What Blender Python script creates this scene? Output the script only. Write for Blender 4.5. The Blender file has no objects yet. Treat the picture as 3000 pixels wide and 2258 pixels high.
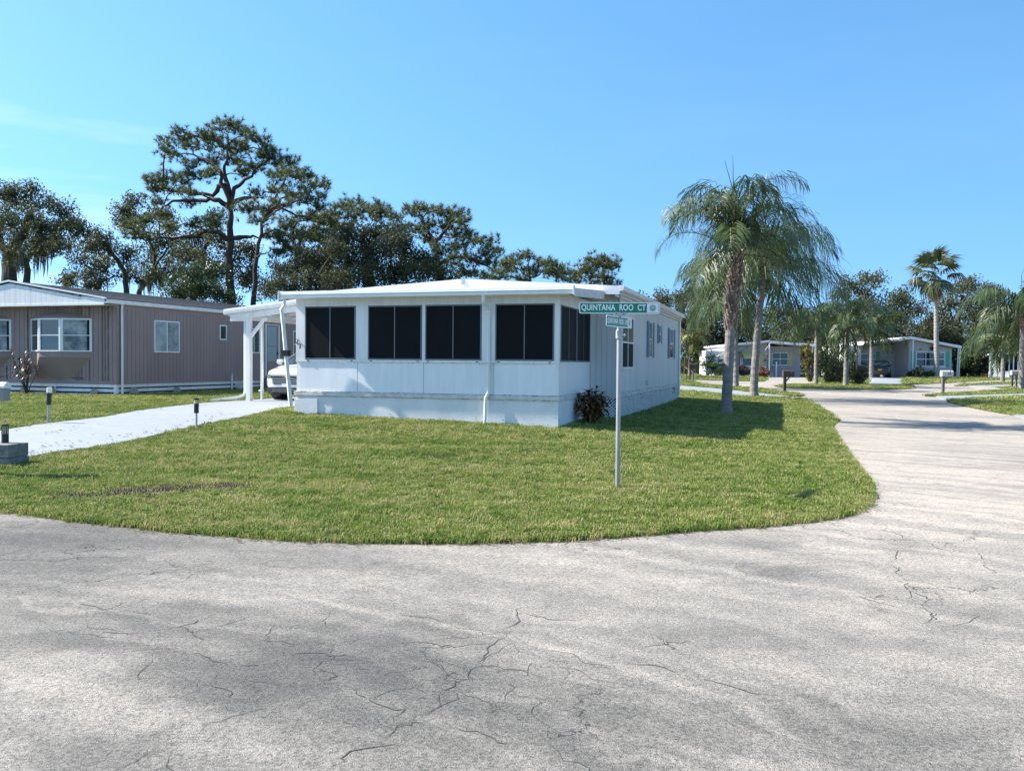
import bpy, math, random
import numpy as np
from mathutils import Vector, Matrix
from mathutils.geometry import delaunay_2d_cdt
random.seed(11); np.random.seed(11)
SC = bpy.context.scene
COL = SC.collection
R = math.radians
# ------------------------------------------------------------------ camera
cam_d = bpy.data.cameras.new('camera'); cam = bpy.data.objects.new('camera', cam_d); COL.objects.link(cam)
PITCH, ROLL = math.atan(68/2550.), math.atan(.008)
fw = Vector((0, math.cos(PITCH), -math.sin(PITCH))); rt = Vector((1, 0, 0)); up = rt.cross(fw)
rt2 = rt*math.cos(ROLL) + up*math.sin(ROLL); up2 = up*math.cos(ROLL) - rt*math.sin(ROLL)
m3 = Matrix((rt2, up2, -fw)).transposed()
cam.matrix_world = Matrix.Translation((0, 0, 1.75)) @ m3.to_4x4()
cam_d.sensor_fit = 'HORIZONTAL'; cam_d.sensor_width = 36.; cam_d.lens = 36.*2550/3000.; cam_d.clip_start = .05; cam_d.clip_end = 3000
SC.camera = cam
# ------------------------------------------------------------------ world, sun, exposure
SUN_EL = R(42.3); SUN_DIR = Vector((-.9854*math.cos(SUN_EL), .1702*math.cos(SUN_EL), math.sin(SUN_EL))).normalized()
W = bpy.data.worlds.new('World'); SC.world = W; W.use_nodes = True
nt = W.node_tree; bg = nt.nodes['Background']; bg.inputs['Strength'].default_value = .13
sky = nt.nodes.new('ShaderNodeTexSky'); sky.sky_type = 'NISHITA'; sky.sun_disc = False
sky.sun_elevation = SUN_EL; sky.sun_rotation = math.atan2(SUN_DIR.x, SUN_DIR.y)
sky.air_density = 1.0; sky.dust_density = .3; sky.ozone_density = 1.5; sky.altitude = 0
# thin cirrus high on the left of the sky (a texture of the sky itself)
tc = nt.nodes.new('ShaderNodeTexCoord'); mp = nt.nodes.new('ShaderNodeMapping'); mp.inputs['Scale'].default_value = (1.1, 1.6, 7.5); mp.inputs['Rotation'].default_value = (0, R(8), 0)
nz = nt.nodes.new('ShaderNodeTexNoise'); nz.inputs['Scale'].default_value = 1.6; nz.inputs['Detail'].default_value = 7; nz.inputs['Roughness'].default_value = .55
nt.links.new(tc.outputs['Generated'], mp.inputs['Vector']); nt.links.new(mp.outputs['Vector'], nz.inputs['Vector'])
cr_ = nt.nodes.new('ShaderNodeValToRGB'); cr_.color_ramp.elements[0].position = .47; cr_.color_ramp.elements[1].position = .85
cr_.color_ramp.elements[0].color = (0, 0, 0, 1); cr_.color_ramp.elements[1].color = (.14, .14, .14, 1)
nt.links.new(nz.outputs['Fac'], cr_.inputs['Fac'])
mxc = nt.nodes.new('ShaderNodeMix'); mxc.data_type = 'RGBA'; mxc.inputs['B'].default_value = (4.6, 5.0, 5.5, 1)
sv = nt.nodes.new('ShaderNodeVectorMath'); sv.operation = 'MULTIPLY_ADD'; sv.inputs[1].default_value = (1, 1, .85); sv.inputs[2].default_value = (0, 0, .26)
nrm_ = nt.nodes.new('ShaderNodeVectorMath'); nrm_.operation = 'NORMALIZE'; nt.links.new(tc.outputs['Generated'], sv.inputs[0]); nt.links.new(sv.outputs[0], nrm_.inputs[0]); nt.links.new(nrm_.outputs[0], sky.inputs['Vector'])
hs = nt.nodes.new('ShaderNodeHueSaturation'); hs.inputs['Saturation'].default_value = 1.22; hs.inputs['Value'].default_value = .99; hs.inputs['Hue'].default_value = .4915
nt.links.new(sky.outputs['Color'], hs.inputs['Color'])
sxyz = nt.nodes.new('ShaderNodeSeparateXYZ'); nt.links.new(tc.outputs['Generated'], sxyz.inputs[0])
mrx = nt.nodes.new('ShaderNodeMapRange'); mrx.inputs['From Min'].default_value = -.12; mrx.inputs['From Max'].default_value = -.6; mrx.inputs['To Min'].default_value = .25; mrx.inputs['To Max'].default_value = 7.; nt.links.new(sxyz.outputs['X'], mrx.inputs['Value'])
mmx = nt.nodes.new('ShaderNodeMath'); mmx.operation = 'MULTIPLY'; mmx.use_clamp = True; nt.links.new(cr_.outputs['Color'], mmx.inputs[0]); nt.links.new(mrx.outputs[0], mmx.inputs[1]); nt.links.new(mmx.outputs[0], mxc.inputs['Factor']); nt.links.new(hs.outputs['Color'], mxc.inputs['A'])
nt.links.new(mxc.outputs['Result'], bg.inputs['Color'])
sd_ = bpy.data.lights.new('sun', 'SUN'); sd_.energy = 4.5; sd_.angle = R(.53); sd_.color = (1., .955, .89)
sun = bpy.data.objects.new('sun', sd_); COL.objects.link(sun)
sun.rotation_euler = (-SUN_DIR).to_track_quat('-Z', 'Y').to_euler(); sun.location = (0, 0, 40)
vs = SC.view_settings; vs.view_transform = 'Standard'; vs.look = 'None'; vs.exposure = 1.24; vs.gamma = 1.
SC.render.engine = 'CYCLES'
SC.cycles.max_bounces = 6; SC.cycles.transparent_max_bounces = 8; SC.cycles.diffuse_bounces = 3
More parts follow.
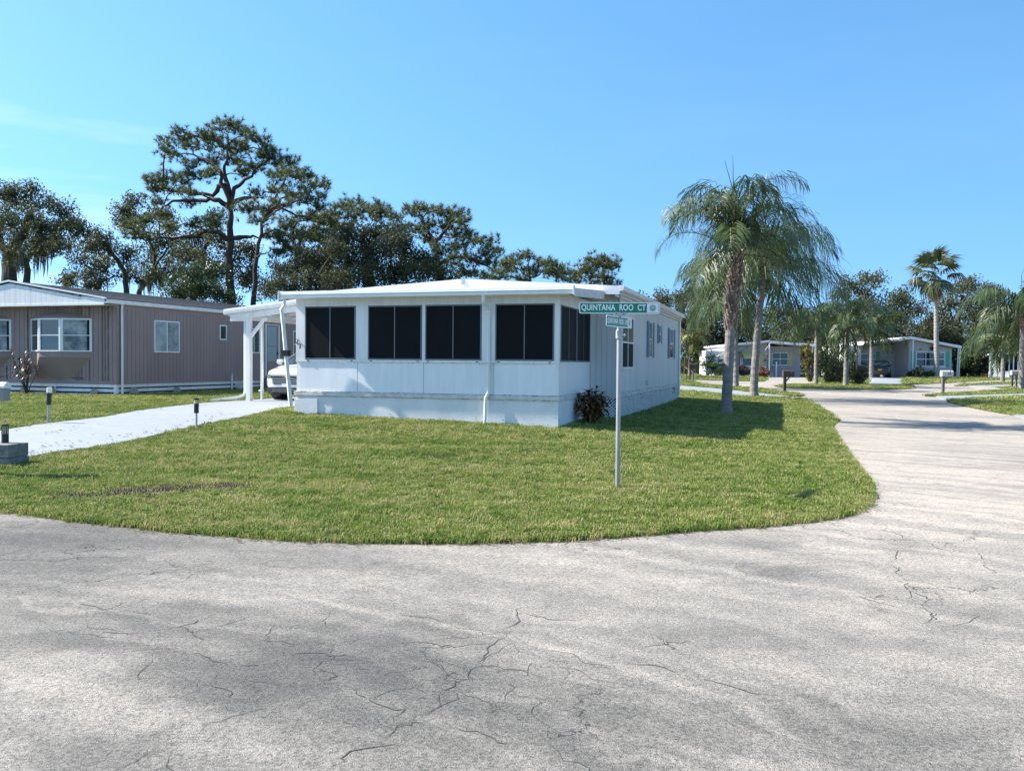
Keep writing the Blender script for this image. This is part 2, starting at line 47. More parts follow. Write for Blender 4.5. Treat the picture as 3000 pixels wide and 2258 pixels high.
# ------------------------------------------------------------------ measured positions, metres
DATA = {
'lawn_main': [(-6.18, 9.94), (-5.7, 9.66), (-5.02, 9.36), (-4.38, 9.07), (-3.79, 8.84), (-3.24, 8.61), (-2.74, 8.49), (-2.25, 8.36), (-1.79, 8.3), (-1.34, 8.26), (-0.9, 8.26), (-0.46, 8.28), (-0.01, 8.35), (0.44, 8.43), (0.9, 8.58), (1.39, 8.77), (1.91, 9.0), (2.44, 9.18), (3.0, 9.42), (3.51, 9.72), (3.89, 10.04), (4.25, 10.5), (4.6, 11.15), (4.92, 11.89), (5.28, 12.92), (5.78, 14.53), (6.54, 16.97), (7.52, 20.07), (8.99, 24.58), (10.76, 30.15), (12.37, 35.26), (11.93, 34.24), (13.22, 38.37), (13.4, 39.8), (12.82, 40.06), (11.17, 41.03), (9.26, 47.7)],
'strip_white': [(12.89, 40.25), (11.23, 41.25), (9.32, 47.98), (10.95, 56.44), (12.5, 51.25), (12.91, 47.1), (13.71, 42.95)],
'lawn_mail': [(15.16, 45.02), (13.74, 43.05), (12.94, 47.21), (12.53, 51.39), (10.99, 56.61), (13.03, 67.17), (13.82, 66.57), (13.34, 61.35), (13.7, 55.96), (14.67, 54.89), (14.95, 52.14), (15.02, 49.49), (15.23, 47.45)],
'lawn_b': [(14.42, 74.33), (17.13, 70.01), (19.27, 67.91), (20.29, 69.83), (22.56, 76.88), (25.53, 87.59), (24.59, 89.77), (18.11, 93.4)],
'lawn_island': [(17.61, 58.43), (18.81, 60.08), (21.09, 62.31), (22.97, 63.5), (24.58, 62.66), (23.59, 60.15), (25.91, 61.49), (27.42, 60.85), (27.19, 59.06), (26.51, 57.16), (25.47, 55.55), (23.36, 54.17), (19.98, 53.61), (20.17, 54.28), (17.57, 54.41), (17.37, 56.36)],
'lawn_b_right': [(27.02, 79.87), (28.04, 81.94), (28.47, 78.71), (29.96, 74.76), (30.89, 75.05), (27.01, 65.31), (23.58, 61.68), (23.64, 65.35), (24.06, 69.51), (24.93, 73.28)],
'lawn_c': [(29.05, 64.86), (38.82, 86.17), (48.3, 95.82), (48.84, 89.13), (52.28, 88.9), (54.38, 89.66), (51.63, 85.13), (46.83, 81.53), (40.98, 76.13), (33.76, 67.6), (29.34, 63.73)],
'lawn_sliver': [(31.1, 61.2), (33.94, 64.69), (40.28, 70.11), (43.63, 71.92), (40.59, 66.92), (37.5, 65.28), (32.4, 61.75)],
'lawn_sliver2': [(32.59, 58.4), (33.95, 59.9), (34.72, 60.32), (36.81, 60.68), (34.71, 57.21), (32.58, 56.52)],
'lawn_e': [(21.94, 46.25), (24.03, 48.28), (27.81, 51.64), (32.74, 55.64), (35.51, 57.59), (31.83, 51.63), (29.12, 49.47), (25.38, 47.12), (21.89, 45.03)],
'drive_e': [(21.89, 44.94), (25.32, 47.01), (28.98, 49.24), (31.33, 50.8), (29.22, 47.39), (27.05, 45.95), (23.51, 43.64), (20.61, 41.15)],
'lawn_f': [(20.53, 40.92), (23.41, 43.45), (26.93, 45.75), (28.97, 46.97), (26.77, 42.06), (16.78, 26.34), (17.11, 27.71), (17.38, 29.49), (17.82, 30.82), (18.09, 32.37), (18.43, 34.19), (18.92, 36.43), (19.63, 38.89)],
'drive_f': [(17.75, 30.73), (18.18, 30.86), (19.7, 30.93), (16.95, 26.61), (17.06, 27.63), (17.33, 29.41)],
'drive_c': [(25.27, 61.68), (37.17, 90.33), (40.5, 89.9), (38.42, 85.29), (28.96, 64.67)],
'drive_d': [(32.22, 61.41), (37.27, 64.87), (40.32, 66.47), (37.02, 61.02), (33.1, 59.33)],
'drive_a': [(-10.13, 16.54), (-10.1, 17.38), (-10.06, 18.31), (-9.81, 19.22), (-9.49, 20.15), (-9.51, 22.03), (-9.28, 23.66), (-8.96, 25.37), (-8.22, 26.93), (-6.59, 27.98)],
'drive_a2': [(-7.87, 12.84), (-7.67, 13.2), (-7.63, 13.68), (-7.5, 14.25), (-7.27, 14.69), (-7.03, 15.44), (-6.89, 16.41), (-6.79, 17.31), (-6.67, 18.87), (-6.37, 20.29), (-5.97, 21.42), (-5.42, 21.9)],
'cracks': [[(-2.63, 5.53), (-2.38, 5.53), (-2.27, 5.6), (-2.13, 5.67), (-2.06, 5.8), (-1.99, 5.87)], [(-2.13, 5.67), (-2.02, 5.57), (-2.0, 5.43), (-1.95, 5.18), (-1.74, 5.04), (-1.6, 4.99), (-1.56, 4.88), (-1.6, 4.72)], [(-1.64, 4.66), (-1.48, 4.52), (-1.37, 4.46)], [(-1.58, 4.93), (-1.44, 4.97), (-1.35, 5.01), (-1.28, 5.09), (-1.26, 5.19), (-1.15, 5.19), (-0.93, 5.1), (-0.69, 5.1)], [(-1.15, 5.19), (-1.11, 5.35), (-0.91, 5.44)], [(-1.05, 4.88), (-0.98, 4.81), (-0.97, 4.73), (-0.81, 4.53), (-0.68, 4.44), (-0.57, 4.27), (-0.54, 4.16), (-0.49, 4.15), (-0.41, 4.19)], [(-0.57, 4.02), (-0.49, 4.16), (-0.43, 4.36), (-0.37, 4.54), (-0.28, 4.74), (-0.16, 4.89), (-0.14, 5.12), (-0.12, 5.29), (-0.08, 5.54), (0.09, 5.96), (0.09, 6.19)], [(-0.32, 4.19), (-0.11, 4.04), (0.02, 3.97)], [(-0.81, 5.36), (-0.58, 5.38), (-0.29, 5.32), (-0.09, 5.36)], [(-0.73, 3.7), (-0.72, 3.79), (-0.67, 3.88), (-0.53, 3.93)], [(4.01, 9.54), (3.97, 8.68), (4.1, 8.47), (4.16, 7.97)], [(3.66, 8.34), (3.51, 7.85), (3.26, 7.32), (3.15, 6.86), (3.02, 6.4), (2.92, 6.05), (2.81, 5.78), (2.77, 5.63)], [(3.2, 6.94), (3.08, 6.4), (2.97, 5.94)], [(2.61, 6.51), (2.78, 6.27), (2.93, 6.16)], [(4.32, 8.07), (4.15, 7.44), (4.08, 7.27)], [(0.98, 5.58), (0.97, 5.36), (0.99, 5.29)], [(0.65, 5.04), (0.8, 4.98), (0.92, 4.9)], [(0.8, 5.35), (1.16, 5.45)], [(-3.17, 6.21), (-2.77, 5.99), (-2.45, 5.92)], [(-1.56, 5.38), (-1.32, 5.34), (-1.16, 5.4)], [(0.12, 5.97), (0.31, 5.89), (0.56, 5.87)], [(-0.71, 5.94), (-0.44, 5.84), (-0.32, 5.93)], [(1.07, 4.77), (1.24, 4.64), (1.47, 4.58)]],
'stains': [(-0.91, 4.95, 0.97, 0.98, -1.0), (-2.45, 5.69, 0.8, 0.65, -0.5), (0.34, 4.2, 0.93, 0.49, -0.75), (1.77, 4.12, 0.65, 0.74, -0.7), (3.78, 8.56, 0.34, 0.47, -0.45), (2.43, 7.37, 0.52, 0.43, -0.8), (2.53, 8.49, 0.45, 0.46, -0.7), (-4.4, 8.37, 1.54, 1.02, -0.8), (-3.98, 7.13, 0.91, 0.48, -0.5), (1.04, 5.58, 0.46, 0.31, -0.5), (-2.24, 4.16, 0.68, 0.34, 0.5), (-1.92, 6.62, 1.21, 0.42, 0.5), (9.06, 19.42, 2.72, 3.51, -0.0), (2.77, 5.44, 0.54, 0.29, -0.4), (1.88, 5.01, 0.55, 0.24, 0.4), (-2.47, 4.84, 0.47, 0.3, 0.6), (-1.01, 4.18, 0.39, 0.29, 0.5)],
'streaks': [([(-1.58, 6.38), (-0.63, 5.84), (-0.0, 5.51), (0.54, 5.06), (1.19, 4.45), (1.37, 3.92)], 0.5), ([(-3.38, 5.71), (-2.39, 5.23), (-1.31, 4.86)], -0.2), ([(-0.0, 4.2), (0.65, 4.0), (1.2, 3.71)], 0.35), ([(3.89, 6.55), (2.66, 5.53), (1.14, 5.32)], -0.3), ([(-2.99, 5.06), (-2.31, 4.77), (-1.4, 4.34)], -0.5), ([(-3.95, 6.69), (-2.73, 6.34), (-1.27, 5.87)], -0.3)],
'pts': {'light_a': (-10.02, 18.78), 'light_b': (-6.61, 18.22), 'block': (-7.38, 12.78), 'croton': (1.95, 21.07), 'pathlight': (-8.29, 28.79), 'dracaena': (-18.03, 32.37), 'shell0': (-17.39, 32.72), 'shell1': (-15.02, 31.21), 'shell2': (-13.28, 30.57), 'shell3': (-12.38, 32.2), 'shell4': (-18.19, 32.36), 'coil': (-11.29, 35.77), 'pipe': (-11.17, 34.77), 'palm1': (6.68, 27.07), 'palm2': (13.91, 54.05), 'palm3': (11.18, 40.24), 'palm4': (22.11, 63.33), 'palm5': (22.64, 59.06), 'palm6': (34.32, 83.2), 'palm7': (17.26, 84.69), 'palm8': (41.89, 85.95), 'palm9': (32.07, 54.75), 'palm10': (39.1, 69.38), 'mb1': (14.0, 67.48), 'mb2': (15.18, 47.88), 'mb3': (24.52, 49.12), 'mb4': (33.97, 58.71), 'bench': (24.81, 65.22), 'houseb': (25.0, 85.94), 'housec': (41.1, 90.36), 'housed': (54.42, 99.14), 'carb': (38.64, 91.26), 'pot': (55.5, 102.06), 'bush1': (23.17, 63.53), 'bush2': (26.28, 64.12), 'bush3': (29.27, 68.46), 'cro_b': (22.85, 79.3), 'redb': (24.74, 93.5), 'grn1': (23.4, 97.84), 'grn2': (22.43, 97.33), 'grn3': (25.17, 98.78), 'bc1': (42.47, 91.02), 'bc2': (42.71, 89.29), 'bc3': (45.35, 90.37), 'bc4': (40.51, 88.46), 'wht': (28.51, 84.07), 'extb': (-9.25, 28.01), 'cpost': (-8.25, 27.01)},
